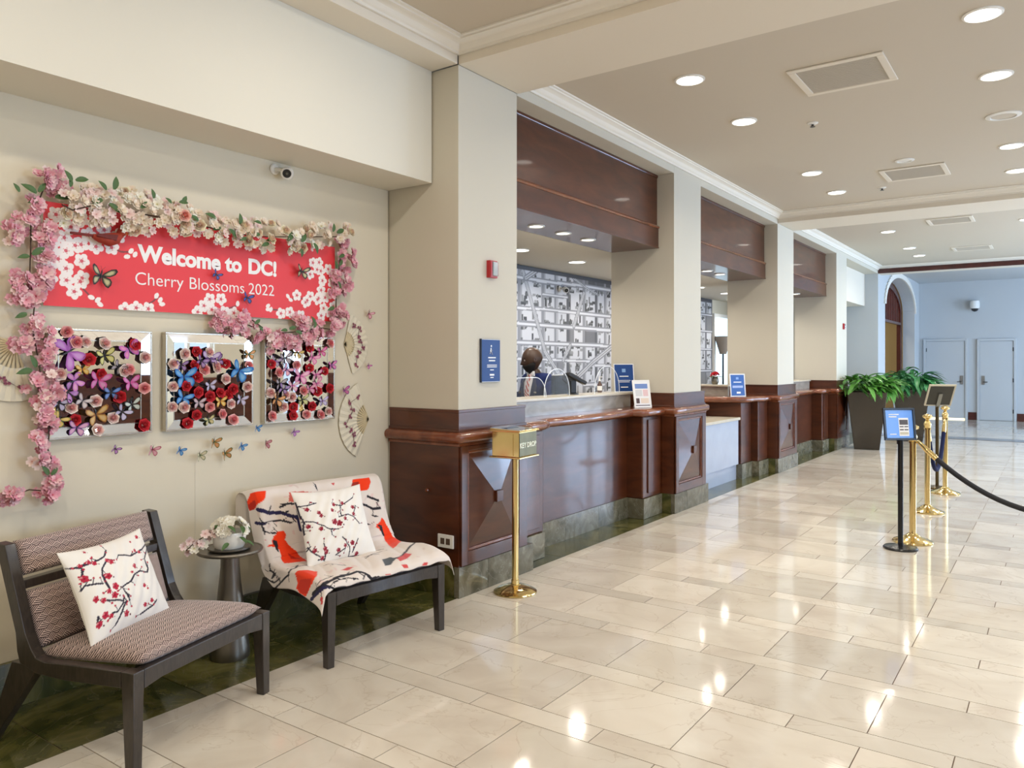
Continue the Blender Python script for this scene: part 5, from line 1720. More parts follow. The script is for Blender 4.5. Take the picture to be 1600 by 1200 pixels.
# ================================================================== MIRRORS with silk roses and butterflies
Z0m, Z1m = 1.152, 1.657
mirrors = [(1.612, 2.101, 'left'), (2.172, 2.693, 'middle'), (2.770, 3.293, 'right')]
A = lambda px, py: (px / 3.75, 480 + py / 3.75)
B_ = lambda px, py: (230 + px / 4.1026, 480 + py / 4.1026)
ros = [
    [A(*p) for p in [(390, 145), (500, 205), (445, 205), (612, 215), (520, 308), (790, 222), (848, 295), (755, 365), (590, 392), (350, 395), (845, 475), (700, 525), (415, 592), (560, 550), (438, 660), (660, 650), (570, 720), (842, 690), (728, 372)]],
    [B_(*p) for p in [(165, 365), (240, 300), (315, 285), (395, 290), (165, 510), (300, 372), (365, 402), (445, 395), (500, 365), (320, 450), (500, 460), (650, 375), (250, 505), (640, 510), (548, 525), (325, 545), (468, 550), (400, 572), (160, 640), (235, 642), (400, 640), (535, 620), (315, 690), (480, 685), (258, 745), (550, 722), (520, 560), (440, 375)]],
    [B_(*p) for p in [(795, 365), (1040, 262), (955, 370), (1040, 390), (842, 420), (1135, 410), (888, 562), (1000, 538), (1090, 540), (935, 640), (1055, 635), (872, 640), (800, 698), (1020, 688), (935, 695), (1160, 668), (1168, 520), (788, 550), (1170, 232), (925, 575), (1110, 690)]]]
redset = [{(4, )}, set(), set()]
kinds = ['PprpRRprRprRppRppRp', 'ppRppRrpRRprRpRRRRpprpRrRrRp', 'RRrRrRprRRRprrRpRprpr']
bfs = [
    [(A(400, 262), PUR, (0.30, 0.08, 0.36), 0.078, 200), (A(612, 283), (0.50, 0.48, 0.12), BLK, 0.050, 90), (A(755, 245), MAG, PUR, 0.050, 120), (A(482, 362), YEL, ORG, 0.034, 100), (A(692, 350), GRY, BLK, 0.036, 60),
     (A(575, 425), (0.50, 0.14, 0.36), MAG, 0.052, 80), (A(435, 432), (0.50, 0.18, 0.40), PUR, 0.046, 210), (A(762, 440), (0.50, 0.12, 0.36), MAG, 0.044, 90), (A(396, 495), PUR, BLK, 0.050, 210), (A(650, 500), BLU, BLK, 0.042, 90),
     (A(485, 548), (0.50, 0.44, 0.45), GRY, 0.036, 60), (A(772, 570), (0.45, 0.52, 0.46), BLK, 0.044, 100), (A(562, 628), (0.50, 0.30, 0.06), (0.25, 0.09, 0.02), 0.056, 90), (A(715, 612), LIL, BLK, 0.044, 70), (A(450, 705), (0.60, 0.30, 0.48), VIO, 0.044, 90), (A(345, 655), YEL, GRN, 0.040, 60), (A(345, 560), LIL, BLK, 0.04, 80)],
    [(B_(400, 325), (0.45, 0.36, 0.55), VIO, 0.054, 90), (B_(235, 445), CYB, BLU, 0.064, 100), (B_(590, 405), CYB, BLU, 0.066, 80), (B_(652, 300), ORG, GRN, 0.036, 90), (B_(400, 498), LIL, GRY, 0.036, 90), (B_(230, 580), CYB, BLU, 0.048, 80),
     (B_(330, 610), (0.5, 0.35, 0.38), GRY, 0.036, 80), (B_(468, 602), YEL, ORG, 0.036, 90), (B_(600, 590), LIL, GRY, 0.038, 90), (B_(393, 722), (0.5, 0.4, 0.15), GRN, 0.032, 90), (B_(345, 345), VIO, BLK, 0.040, 60), (B_(445, 345), VIO, BLK, 0.040, 110), (B_(215, 370), VIO, BLK, 0.038, 90)],
    [(B_(962, 290), YEL, BLK, 0.038, 80), (B_(880, 325), GRY, BLK, 0.048, 100), (B_(1112, 282), MAG, (0.4, 0.03, 0.08), 0.040, 90), (B_(1060, 322), (0.66, 0.25, 0.40), MAG, 0.044, 60), (B_(980, 440), (0.66, 0.32, 0.44), MAG, 0.056, 90), (B_(892, 398), PNK, VIO, 0.040, 60),
     (B_(850, 488), GRY, BLK, 0.044, 90), (B_(930, 502), (0.62, 0.45, 0.46), MAG, 0.042, 90), (B_(1085, 490), PNK, MAG, 0.044, 120), (B_(830, 590), ORG, BLK, 0.048, 80), (B_(992, 592), (0.45, 0.45, 0.15), BLK, 0.046, 90), (B_(1122, 600), LIL, VIO, 0.038, 90), (B_(1182, 370), MAG, VIO, 0.036, 90), (B_(1082, 430), PNK, MAG, 0.040, 90), (B_(1040, 520), PNK, MAG, 0.04, 90), (B_(820, 345), GRY, VIO, 0.036, 80), (B_(870, 520), VIO, BLK, 0.04, 80)]]
rr = random.Random(17)
for i, (y0, y1, nm) in enumerate(mirrors):
    t = thing('decorated_mirror', {'left': 'silver-edged square mirror with purple butterflies and roses, beside the pink garland', 'middle': 'silver-edged square mirror with blue butterflies and red roses, middle of three', 'right': 'silver-edged square mirror with pink butterflies and roses, nearest the column'}[nm], 'mirror', (XW, (y0 + y1) / 2, Z0m), group='decorated mirrors under the banner')
    m = MB()
    for (a, b_, c, e) in ((y0, y1, Z0m, Z0m + 0.010), (y0, y1, Z1m - 0.010, Z1m), (y0, y0 + 0.010, Z0m + 0.010, Z1m - 0.010), (y1 - 0.010, y1, Z0m + 0.010, Z1m - 0.010)):
        m.box(-3.7285, -3.690, a, b_, c, e)
    m.build('frame', M_SILVER, t, world=True, bevel=0.002)
    bw = 0.042
    iy0, iy1, iz0, iz1 = y0 + 0.010, y1 - 0.010, Z0m + 0.010, Z1m - 0.010
    xa, xb_ = -3.6925, -3.7015
    for q in ([(xa, iy0, iz0), (xa, iy1, iz0), (xb_, iy1 - bw, iz0 + bw), (xb_, iy0 + bw, iz0 + bw)],
              [(xa, iy1, iz0), (xa, iy1, iz1), (xb_, iy1 - bw, iz1 - bw), (xb_, iy1 - bw, iz0 + bw)],
              [(xa, iy1, iz1), (xa, iy0, iz1), (xb_, iy0 + bw, iz1 - bw), (xb_, iy1 - bw, iz1 - bw)],
              [(xa, iy0, iz1), (xa, iy0, iz0), (xb_, iy0 + bw, iz0 + bw), (xb_, iy0 + bw, iz1 - bw)]):
        m = MB(); m.hexa([(-3.7285,) + p[1:] for p in q], q)
        m.build('bevelled_border', M_MIRROR, t, world=True)
    m = MB(); m.box(-3.7285, -3.7020, iy0 + bw, iy1 - bw, iz0 + bw, iz1 - bw); m.build('mirror_glass', M_MIRROR, t, world=True)
    for (a, b_, c, e) in ((iy0 + bw - 0.002, iy1 - bw + 0.002, iz0 + bw - 0.002, iz0 + bw + 0.002), (iy0 + bw - 0.002, iy1 - bw + 0.002, iz1 - bw - 0.002, iz1 - bw + 0.002), (iy0 + bw - 0.002, iy0 + bw + 0.002, iz0 + bw, iz1 - bw), (iy1 - bw - 0.002, iy1 - bw + 0.002, iz0 + bw, iz1 - bw)):
        m = MB(); m.box(-3.703, -3.700, a, b_, c, e); m.build('bead', M_SILVER, t, world=True)
    off = -wloc(t)
    for k, (u, v) in enumerate(ros[i]):
        kd = kinds[i][k] if k < len(kinds[i]) else 'p'
        me = rr.choice({'R': ROSE_RED, 'r': ROSE_PINK, 'p': ROSE_PALE, 'P': ROSE_PINK}[kd])
        p = onX(u, v, -3.688) + off
        inst('rose', me, t, face_mat(p, (1, rr.uniform(-.35, .25), rr.uniform(-.1, .4)), rr.uniform(0, 6), rr.uniform(1.05, 1.22)))
    for ((u, v), c, e, sz, ang) in bfs[i]:
        p = onX(u, v, -3.690) + off
        butterfly_into(t, bf_matrix(p, ang + rr.uniform(-15, 15), tilt=rr.uniform(0, .2)), c, e, sz, rr.uniform(0.25, 0.5))

# ================================================================== GARLANDS
def garland(name, label, loc, items, leaves, stems, group=None):
    t = thing(name, label, 'garland', loc, group=group)
    off = -Vector(loc)
    for pts in stems:
        m = MB(); m.tube([Vector(p) + off for p in pts], 0.0032, 6); m.build('stem', M_STEM, t)
    for (p, me, d, sp, s_) in items: inst('blossom' if 'rose' not in me.name else 'rose', me, t, face_mat(Vector(p) + off, d, sp, s_))
    for (p, d, s_) in leaves: inst('leaf', rr.choice(LEAFM), t, dir_mat(Vector(p) + off, d, (1, 0, 0.3), s_))
    return t


def clusters(cs, meshes, per, rad_px, x=-3.66):
    out_ = []
    for c in cs:
        u, v = c[0], c[1]
        rp = c[2] if len(c) > 2 else rad_px
        for k in range(per):
            a, q = rr.uniform(0, 6.28), rp * math.sqrt(rr.random())
            p = onX(u + q * math.cos(a), v + q * math.sin(a), x)
            f = 1 - (q / rp) ** 2
            p.x += -0.03 + 0.045 * f + rr.uniform(-.01, .01)
            out_.append((p, rr.choice(meshes), (1, 0.4 * math.cos(a) + rr.uniform(-.3, .3), -0.4 * math.sin(a) + rr.uniform(-.3, .4)), rr.uniform(0, 6), rr.uniform(0.9, 1.25)))
    return out_


def leafs(pts, x=-3.645):
    o_ = []
    for (u, v, a) in pts:
        p = onX(u, v, x); a = R(a)
        o_.append((p, (0.25, math.cos(a), math.sin(a)), rr.uniform(0.9, 1.3)))
    return o_


def stem(pts, x=-3.67): return [onX(u, v, x) + Vector((rr.uniform(-.01, .01), 0, 0)) for (u, v) in pts]


lc = [(82, 271, 20), (68, 282, 20), (95, 290, 14), (54, 323, 15), (42, 346, 16), (24, 365, 14), (68, 374, 15), (78, 358, 12), (35, 437, 14), (36, 460, 17), (56, 462, 14), (66, 442, 12), (53, 507, 13), (40, 536, 16), (72, 528, 16), (76, 557, 16), (56, 600, 15),
      (78, 587, 13), (72, 621, 17), (88, 613, 13), (64, 645, 17), (76, 662, 12), (59, 691, 15), (61, 717, 13), (83, 731, 10), (83, 755, 13), (77, 776, 12), (23, 773, 14), (70, 400, 12), (72, 425, 10)]
garland('blossom_garland', 'pink cherry blossom garland hanging down the left side of the banner', onX(60, 500, -3.70), clusters(lc, FL_PINK + [FL_PALE[0]], 7, 14),
        leafs([(57, 302, 150), (60, 300, 60), (86, 308, 10), (46, 400, 190), (50, 398, 40), (42, 490, 200), (50, 578, 190), (56, 574, 110), (76, 742, 120), (80, 742, 50), (30, 300, 120), (62, 312, 200)]),
        [stem([(75, 275), (62, 310), (50, 350), (46, 400), (46, 437)]), stem([(46, 437), (55, 470), (50, 510), (58, 550), (64, 590), (70, 620), (76, 680), (75, 700), (86, 735), (80, 770)]), stem([(68, 767), (45, 765), (25, 772)])])
it = []
us = [95, 150, 200, 250, 300, 350, 400, 450, 490, 530]
tp = [292, 292, 296, 304, 326, 337, 346, 350, 350, 352]
bt = [352, 354, 362, 366, 374, 386, 390, 394, 386, 382]
for k in range(235):
    u = rr.uniform(92, 540)
    a, b_ = np.interp(u, us, tp), np.interp(u, us, bt)
    f = rr.random()
    v = a + (b_ - a) * f
    p = onX(u, v, -3.665)
    p.x += 0.055 * math.sin(math.pi * f) + rr.uniform(-.012, .012)
    q = rr.random()
    me = rr.choice(FL_CREAM) if q < 0.48 else rr.choice(FL_PALE) if q < 0.82 else rr.choice(ROSE_CREAM) if q < 0.90 else rr.choice(FL_WHITE)
    it.append((p, me, (1, rr.uniform(-.6, .5), 0.9 * (0.5 - f) + rr.uniform(-.3, .5)), rr.uniform(0, 6), rr.uniform(0.95, 1.25)))
it.append((onX(288, 337, -3.60), rose_mesh('rose', 0.034, (0.82, 0.50, 0.42), (0.75, 0.20, 0.16), 77), (1, -.2, .1), 0, 1.0))
garland('blossom_garland', 'cream and pale pink flower garland along the top of the banner', onX(300, 350, -3.70), it,
        leafs([(112, 284, 120), (118, 282, 20), (110, 292, 90), (166, 297, 130), (178, 296, 80), (160, 312, 200), (170, 318, -30), (268, 318, 140), (280, 316, 10), (284, 318, 60), (337, 341, 160), (345, 355, 200), (358, 358, -40), (408, 349, 170), (406, 366, 190), (430, 374, 190), (420, 380, 200), (471, 378, 60), (470, 388, -80), (490, 380, -60), (526, 364, 30), (520, 362, 80), (375, 350, 90), (450, 376, 60), (220, 325, 45), (240, 310, 100), (310, 345, 150), (385, 372, 200)], -3.605),
        [stem([(95, 325), (200, 330), (300, 350), (400, 370), (535, 370)]), stem([(95, 320), (115, 328), (140, 322)], -3.60)])
rc = [(543, 395, 13), (546, 412, 13), (535, 430, 12), (540, 445, 12), (530, 462, 12), (533, 480, 12), (533, 496, 13), (524, 512, 12), (512, 512, 12), (538, 378, 8)]
garland('blossom_garland', 'dusty pink blossom garland hanging down the right side of the banner', onX(535, 450, -3.70), clusters(rc, FL_PINK, 7, 12),
        leafs([(530, 415, 60), (526, 420, 100), (528, 440, -60), (522, 480, 200), (530, 402, 30)]), [stem([(540, 372), (530, 410), (526, 450), (525, 480), (528, 515)])])
mc_ = [(352, 497, 14), (376, 498, 15), (364, 509, 13), (345, 508, 9), (400, 518, 14), (420, 523, 14), (431, 537, 13), (474, 504, 11), (461, 533, 11), (482, 524, 12), (495, 522, 9), (447, 530, 9)]
garland('blossom_garland', 'pink blossom sprays draped between the banner and the right mirrors', onX(420, 515, -3.70), clusters(mc_, FL_PINK + [FL_PALE[1]], 7, 12),
        leafs([(449, 516, 180), (490, 512, 60), (452, 514, 20), (462, 518, -10), (398, 506, 40), (404, 510, -40), (492, 506, 120)], -3.625),
        [stem([(345, 495), (380, 505), (405, 515), (430, 530)]), stem([(440, 520), (470, 518), (500, 512), (520, 515)]), stem([(395, 500), (410, 512)], -3.65)])

# ================================================================== PAPER FANS
def fan(label, pivot, a0, a1, R_, n=13):
    t = thing('paper_fan', label, 'paper fan', pivot, group='paper fans on the wall')
    off = -Vector(pivot)
    pv = Vector(pivot)

    def pt(a, rad, x): return Vector((x, rad * math.cos(R(a)), rad * math.sin(R(a))))
    m = MB()
    V, F = [], []
    for k in range(2 * n + 1):
        a = a0 + (a1 - a0) * k / (2 * n)
        x = 0.006 if k % 2 else 0.001
        V += [pt(a, R_ * 0.42, x), pt(a, R_, x)]
        if k: F.append((2 * k - 2, 2 * k - 1, 2 * k + 1, 2 * k))
    m.add(V, F)
    leaf = m.build('fan_paper', M_FANP, t)
    md = leaf.modifiers.new('th', 'SOLIDIFY'); md.thickness = 0.0008
    for k in range(n):
        a = a0 + (a1 - a0) * (k + 0.5) / n
        m = MB(); d = pt(a + 90, 1, 0)
        p0, p1 = pt(a, 0.0, 0.0), pt(a, R_ * 0.45, 0.0)
        m.hexa([p0 - d * 0.002, p0 + d * 0.002, p1 + d * 0.006, p1 - d * 0.006], [p0 - d * 0.002 + Vector((.0015, 0, 0)), p0 + d * 0.002 + Vector((.0015, 0, 0)), p1 + d * 0.006 + Vector((.0015, 0, 0)), p1 - d * 0.006 + Vector((.0015, 0, 0))])
        m.build('rib', M_FAN, t)
    # printed branch with blossoms, lying on the paper
    r3 = random.Random(int(abs(pivot[1]) * 1000))
    mm = MB()
    am = (a0 + a1) / 2
    path = [pt(a0 + (a1 - a0) * (0.12 + 0.76 * k / 7) + r3.uniform(-4, 4), R_ * (0.70 + 0.10 * math.sin(k * 2.0)), 0.0085) for k in range(8)]
    mm.tube(path, 0.0022, 5, flat=0.3)
    for p in path[1:-1]:
        for q in range(3):
            mm.tube([p, p + Vector((0, r3.uniform(-.03, .03), r3.uniform(-.03, .03)))], 0.0012, 4, flat=0.4)
    mm.build('printed_branch', mat('plum_ink', (0.09, 0.02, 0.045), 0.8), t)
    for p in path:
        for q in range(4):
            me = petal_flower('blossom', 0.009, [(0.20, 0.05, 0.10), (0.35, 0.12, 0.16)], (0.1, 0.02, 0.04), seed=r3.randint(0, 3), cup=0.1)
            inst('printed_blossom', me, t, face_mat(p + Vector((0.001, r3.uniform(-.015, .015), r3.uniform(-.015, .015))), (1, 0, 0), r3.uniform(0, 6)))
    return t


fan('cream paper fan with dark blossom branch, upper of two by the column, opening right', onX(538, 538, -3.722), 75, -70, 0.20)
fan('cream paper fan with dark blossom branch, lower of two by the column, opening left', onX(576, 655, -3.722), 112, 245, 0.26)
fan('cream paper fan partly cut off at the left edge of the picture', onX(24, 538, -3.722), 150, 292, 0.25)
m = MB(); p = onX(305, 725, -3.7285); m.tube([p, p + Vector((0, 0, -0.5))], 0.0008, 4)
tag(m.build('thread', M_WHITE), 'thin hanging thread on the wall below the middle mirror', 'thread')

# ================================================================== WALL FITTINGS
# dome-less bullet camera under the bulkhead
cp = onX(448, 268, -3.66)
t = thing('security_camera', 'small white security camera with black lens above the banner', 'security camera', cp)
m = MB(); m.lathe([(0.030, 0.0), (0.032, 0.006), (0.024, 0.012)], 20, Matrix.Translation((-0.069, -0.035, 0.015)) @ Matrix.Rotation(R(90), 4, 'Y')); m.build('mount', M_WHITE, t, smooth=30)
m = MB(); m.tube([(-0.066, -0.035, 0.015), (-0.03, -0.030, 0.010), (-0.01, -0.015, 0.0)], 0.010, 10); m.build('arm', M_WHITE, t, smooth=True)
fwd = Vector((0.70, -0.62, -0.30)).normalized()
Mc = face_mat((-0.01, 0.012, -0.005), fwd)
m = MB(); m.lathe([(0.022, -0.04), (0.034, -0.03), (0.036, 0.03), (0.033, 0.038), (0.026, 0.040)], 28, Mc); m.build('camera_body', M_WHITE, t, smooth=35)
m = MB(); m.lathe([(0.0245, 0.0402), (0.0245, 0.043), (0.020, 0.0425), (0.012, 0.040)], 24, Mc); m.build('lens_ring', M_BLACKP, t, smooth=30)
m = MB(); m.lathe([(0.009, 0.0405), (0.006, 0.046), (0.0005, 0.047)], 16, Mc); m.build('lens', mat('smoky_lens', (0.12, 0.12, 0.10), 0.1), t, smooth=True)


dup(t, onX(884, 452, -5.05), None, 'white bullet camera mounted on the street map mural', None)


def strobe(x, y_, z, s_, label):
    t = thing('fire_alarm_strobe', label, 'fire alarm', (x, y_, z))
    m = MB(); m.box(0.001, 0.034 * s_, -0.042 * s_, 0.042 * s_, -0.058 * s_, 0.058 * s_); m.build('housing', M_REDP, t, bevel=0.004)
    m = MB(); m.box(0.0345 * s_, 0.046 * s_, -0.024 * s_, 0.040 * s_, -0.046 * s_, 0.050 * s_); m.build('strobe_lens', M_CLEAR, t, bevel=0.006)
    m = MB(); m.box(0.0345 * s_, 0.040 * s_, -0.040 * s_, -0.026 * s_, -0.050 * s_, 0.050 * s_); m.build('grille', M_REDP, t)
    m = MB(); m.box(0.030 * s_, 0.0343 * s_, -0.020 * s_, 0.036 * s_, -0.04 * s_, 0.045 * s_); m.build('reflector', M_SILVER, t)


strobe(XC - 0.005, 4.150, 2.128, 1.0, 'red fire alarm strobe high on the nearest column')
strobe(XC - 0.005, 14.53, 2.145, 0.9, 'tiny red fire alarm strobe on the fourth column')

# blue sign on the nearest column
t = thing('wall_sign', 'blue notice sign with white lines on the nearest column', 'sign', (XC, 4.136, 1.515))
m = MB(); m.box(-0.004, 0.014, -0.105, 0.105, -0.145, 0.145); m.build('sign_holder', mat('dark_sign_edge', (0.02, 0.03, 0.06), 0.3), t, bevel=0.003)
m = MB(); m.box(0.0141, 0.0152, -0.10, 0.10, -0.14, 0.14); fc = m.build('sign_face', M_BLUE, t)
for (y0, y1, z0, z1) in ((-0.10, 0.10, 0.140, 0.143), (-0.10, 0.10, -0.143, -0.140)):
    m = MB(); m.box(0.0141, 0.0160, y0, y1, z0, z1); m.build('edge_strip', M_WHITE, t)
m = MB(); X_ = (0.0153, 0.0157)
m.tube([(0.0155, 0.0, 0.085), (0.0155, -0.006, 0.060)], 0.005, 6, flat=0.2); m.tube([(0.0155, 0.0, 0.065), (0.0155, 0.014, 0.040)], 0.004, 6, flat=0.2); m.tube([(0.0155, 0.0, 0.065), (0.0155, -0.016, 0.045)], 0.004, 6, flat=0.2)
m.tube([(0.0155, 0.002, 0.075), (0.0155, 0.016, 0.066)], 0.003, 6, flat=0.2)
m.lathe([(0.007, 0), (0.007, 0.0004)], 12, Matrix.Translation((0.0153, 0.002, 0.098)) @ Matrix.Rotation(R(90), 4, 'Y'))
m.build('walking_figure_print', M_WHITEM, fc)
for (w_, z, h_) in ((0.085, 0.020, 0.008), (0.070, 0.000, 0.008), (0.110, -0.030, 0.005), (0.110, -0.042, 0.005), (0.040, -0.062, 0.006), (0.050, -0.095, 0.012), (0.035, -0.113, 0.006)):
    m = MB(); m.box(0.0153, 0.0156, 0.01 - w_ / 2, 0.01 + w_ / 2, z - h_ / 2, z + h_ / 2); m.build('print_line', M_WHITEM, fc)

# white dome camera on the far wall
t = thing('dome_camera', 'white dome camera high on the far end wall', 'security camera', (-1.80, 23.6, 3.0))
m = MB(); m.box(-0.08, 0.08, -0.05, -0.001, 0.02, 0.14); m.build('bracket', M_WHITE, t, bevel=0.01)
m = MB(); m.lathe([(0.10, 0.06), (0.11, 0.0), (0.11, -0.12), (0.09, -0.14)], 24, Matrix.Translation((0, -0.15, 0.06))); m.build('housing', M_WHITE, t, smooth=35)
m = MB(); m.lathe([(0.088, 0.0), (0.07, -0.05), (0.03, -0.075), (0.001, -0.08)], 24, Matrix.Translation((0, -0.15, -0.081))); m.build('dome', M_BLACKP, t, smooth=True)
# ================================================================== KEY DROP STAND
t = thing('key_drop_stand', 'brass key drop box on a post at the nearest column', 'key drop box', (-2.905, 4.133, 0), R(5))
m = MB(); m.lathe([(0.141, 0.0005), (0.143, 0.006), (0.141, 0.012), (0.115, 0.028), (0.075, 0.043), (0.035, 0.050), (0.030, 0.055)], 40); m.build('base', M_BRASS, t, smooth=25)
m = MB(); m.lathe([(0.026, 0.052), (0.026, 0.082), (0.023, 0.086)], 20); m.build('collar', M_BRASS, t, smooth=30)
m = MB(); m.lathe([(0.022, 0.084), (0.022, 0.885)], 24); m.build('post', M_BRASS, t, smooth=30)
m = MB(); m.box(-0.125, 0.105, -0.125, 0.135, 0.886, 0.896); m.build('bottom_plate', M_BRASS, t, bevel=0.003)
m = MB(); m.box(-0.110, 0.092, -0.112, 0.122, 0.8965, 1.056); m.build('box_body', M_BRASS, t, bevel=0.003)
m = MB(); m.box(0.0925, 0.095, -0.108, 0.118, 0.900, 1.050); fc = m.build('box_front', M_BRASSD, t, bevel=0.001)
m = MB(); m.hexa([(-0.125, -0.125, 1.0565), (0.108, -0.125, 1.0565), (0.108, 0.135, 1.0565), (-0.125, 0.135, 1.0565)], [(-0.120, -0.120, 1.078), (0.103, -0.120, 1.068), (0.103, 0.130, 1.068), (-0.120, 0.130, 1.078)])
lid = m.build('lid', M_BRASS, t, bevel=0.002)
m = MB(); m.box(-0.07, -0.02, -0.07, 0.08, 1.0705, 1.0760); m.build('slot', M_BLACKM, lid)
m = MB(); m.box(-0.10, 0.05, -0.1155, -0.1125, 0.905, 1.045); m.build('side_plate', M_BRASS, t)
text_mesh('KEY DROP', 0.046, M_LETTER, 'lettering', fc, Matrix.Translation((0.0952, 0.000, 0.955)) @ WM, offset=0.0008, extrude=0.0025, spacing=1.0)

# ================================================================== ITEMS ON THE LONG COUNTER
def framed_card(name, label, cat, loc, rz, w_, h_, frame, face, lean_=R(12), prints=(), fw=0.012):
    t = thing(name, label, cat, loc, rz)
    Ml = Matrix.Rotation(-lean_, 4, 'Y')
    m = MB()
    for (a, b_, c, e) in ((-w_ / 2, w_ / 2, 0, fw), (-w_ / 2, w_ / 2, h_ - fw, h_), (-w_ / 2, -w_ / 2 + fw, fw, h_ - fw), (w_ / 2 - fw, w_ / 2, fw, h_ - fw)): m.box(0, 0.006, a, b_, c, e, Ml)
    m.build('frame', frame, t)
    m = MB(); m.box(0.001, 0.003, -w_ / 2 + fw, w_ / 2 - fw, fw, h_ - fw, Ml); fc = m.build('sheet', face, t)
    m = MB(); m.hexa([(-h_ * 0.45, -0.03, 0), (-h_ * 0.43, -0.03, 0), (-h_ * 0.43, 0.03, 0), (-h_ * 0.45, 0.03, 0)], [tuple(Ml @ Vector((-0.004, s_, h_ * 0.6))) for s_ in (-0.03, -0.03, 0.03, 0.03)])
    m.build('stand', frame, t)
    for (y0, y1, z0, z1, mt) in prints:
        m = MB(); m.box(0.0031, 0.0036, y0, y1, z0, z1, Ml); m.build('print_block', mt, fc)
    return t


FACE_CAM = R(-35)
CARDW = mat('white_card', (0.80, 0.79, 0.78), 0.5)
M_ACRF = mat('pale_acrylic_frame', (0.72, 0.74, 0.76), 0.2)
PB, PR, PK = mat('blue_print', (0.15, 0.24, 0.50), 0.6), mat('pink_print', (0.72, 0.50, 0.50), 0.6), mat('dark_print', (0.08, 0.04, 0.04), 0.6)
p1_, p2_ = (-3.575, 6.86, 1.2065), (-3.33, 6.93, 1.058)
framed_card('counter_sign', 'dark blue notice in a clear stand at the end of the stone ledge', 'sign', (-3.56, 6.975, 1.2065), FACE_CAM, 0.225, 0.285, M_ACRF, M_BLUE, R(6),
            [(-0.05, 0.05, 0.155, 0.163, M_WHITEM), (-0.07, 0.07, 0.115, 0.120, M_WHITEM), (-0.06, 0.06, 0.100, 0.105, M_WHITEM), (-0.02, 0.02, 0.20, 0.235, mat('pale_blue_print', (0.2, 0.35, 0.6), 0.6)), (-0.04, 0.04, 0.045, 0.055, M_WHITEM)], 0.008)
framed_card('counter_notice', 'white framed notice with blue heading leaning on the wooden counter', 'notice', (-3.335, 6.93, 1.0585), R(-28), 0.205, 0.275, M_WHITE, CARDW, R(10),
            [(-0.075, 0.075, 0.19, 0.238, PB), (-0.075, 0.005, 0.115, 0.180, mat('grey_print', (0.6, 0.6, 0.6), 0.6)), (0.015, 0.075, 0.115, 0.18, PR), (-0.075, -0.035, 0.045, 0.095, PK), (-0.02, 0.075, 0.045, 0.095, mat('peach_print', (0.75, 0.62, 0.5), 0.6)), (-0.085, 0.085, 0.020, 0.028, PK)])
# small white key tag
t = thing('key_tag', 'small white key tag lying on the wooden counter edge', 'key tag', (-3.37, 6.50, 1.0585), R(20))
m = MB(); m.tube([(0.018 * math.cos(a), 0.018 * math.sin(a), 0.003) for a in np.linspace(0, 5.2, 12)], 0.0028, 6); m.build('ring', M_WHITE, t)
m = MB(); m.tube([(0.02, 0.02, 0.003), (0.01, 0.045, 0.003), (-0.015, 0.04, 0.003)], 0.003, 6); m.build('tag', M_WHITE, t)

# monitor seen from behind, phone terminal, bottle
t = thing('computer_monitor', 'dark computer monitor behind the stone ledge beside the clerk', 'monitor', (-3.93, 6.42, 0.7605), R(3))
m = MB(); m.box(-0.10, 0.10, -0.12, 0.12, 0.0, 0.012); m.build('foot', M_BLACKP, t, bevel=0.004)
m = MB(); m.box(-0.02, 0.02, -0.025, 0.025, 0.012, 0.36); m.build('neck', M_BLACKP, t)
m = MB(); m.box(-0.025, 0.022, -0.215, 0.215, 0.32, 0.62); hs = m.build('screen_housing', mat('charcoal_plastic', (0.022, 0.022, 0.020), 0.75, spec=0.2), t, bevel=0.006)
m = MB(); m.box(-0.019, 0.024, -0.219, 0.219, 0.6205, 0.625); m.build('trim', M_WHITE, hs)

t = thing('card_terminal', 'black card terminal on a swivel stand on the long counter ledge', 'card terminal', (-3.70, 6.20, 1.2065), R(-40))
m = MB(); m.lathe([(0.055, 0), (0.055, 0.008), (0.03, 0.014)], 20); m.build('base', M_BLACKP, t, smooth=30)
m = MB(); m.box(-0.02, 0.02, -0.028, 0.028, 0.012, 0.13); m.build('stand', M_BLACKP, t, bevel=0.006)
Mt = Matrix.Translation((0.0, 0.02, 0.155)) @ Matrix.Rotation(R(-28), 4, 'X')
m = MB(); m.box(-0.045, 0.045, -0.085, 0.115, -0.018, 0.018, Mt); bd = m.build('terminal_body', M_BLACKP, t, bevel=0.01)
m = MB(); m.box(-0.035, 0.035, -0.06, 0.02, 0.0185, 0.021, Mt); m.build('screen', mat('dark_screen', (0.03, 0.035, 0.03), 0.15), bd)
m = MB(); m.tube([(0.02, -0.06, 0.10), (0.0, -0.10, 0.14), (0.0, -0.085, 0.19), (0, -0.03, 0.20)], 0.008, 8); m.build('cable', M_BLACKP, t, smooth=True)

t = thing('sanitizer_bottle', 'small dark pump bottle near the end of the stone ledge', 'bottle', (-3.72, 6.75, 1.2065))
m = MB(); m.lathe([(0.022, 0), (0.024, 0.01), (0.024, 0.08), (0.012, 0.10), (0.010, 0.112)], 20); m.build('bottle_body', mat('brown_bottle', (0.08, 0.03, 0.015), 0.25), t, smooth=40)
m = MB(); m.lathe([(0.012, 0.1125), (0.012, 0.125), (0.005, 0.127), (0.005, 0.15)], 14); m.box(-0.006, 0.03, -0.006, 0.006, 0.15, 0.158); m.build('pump', M_WHITE, t)
m = MB(); m.lathe([(0.0245, 0.02), (0.0245, 0.065)], 20, cap=False); m.build('bottle_label', M_WHITEM, t)

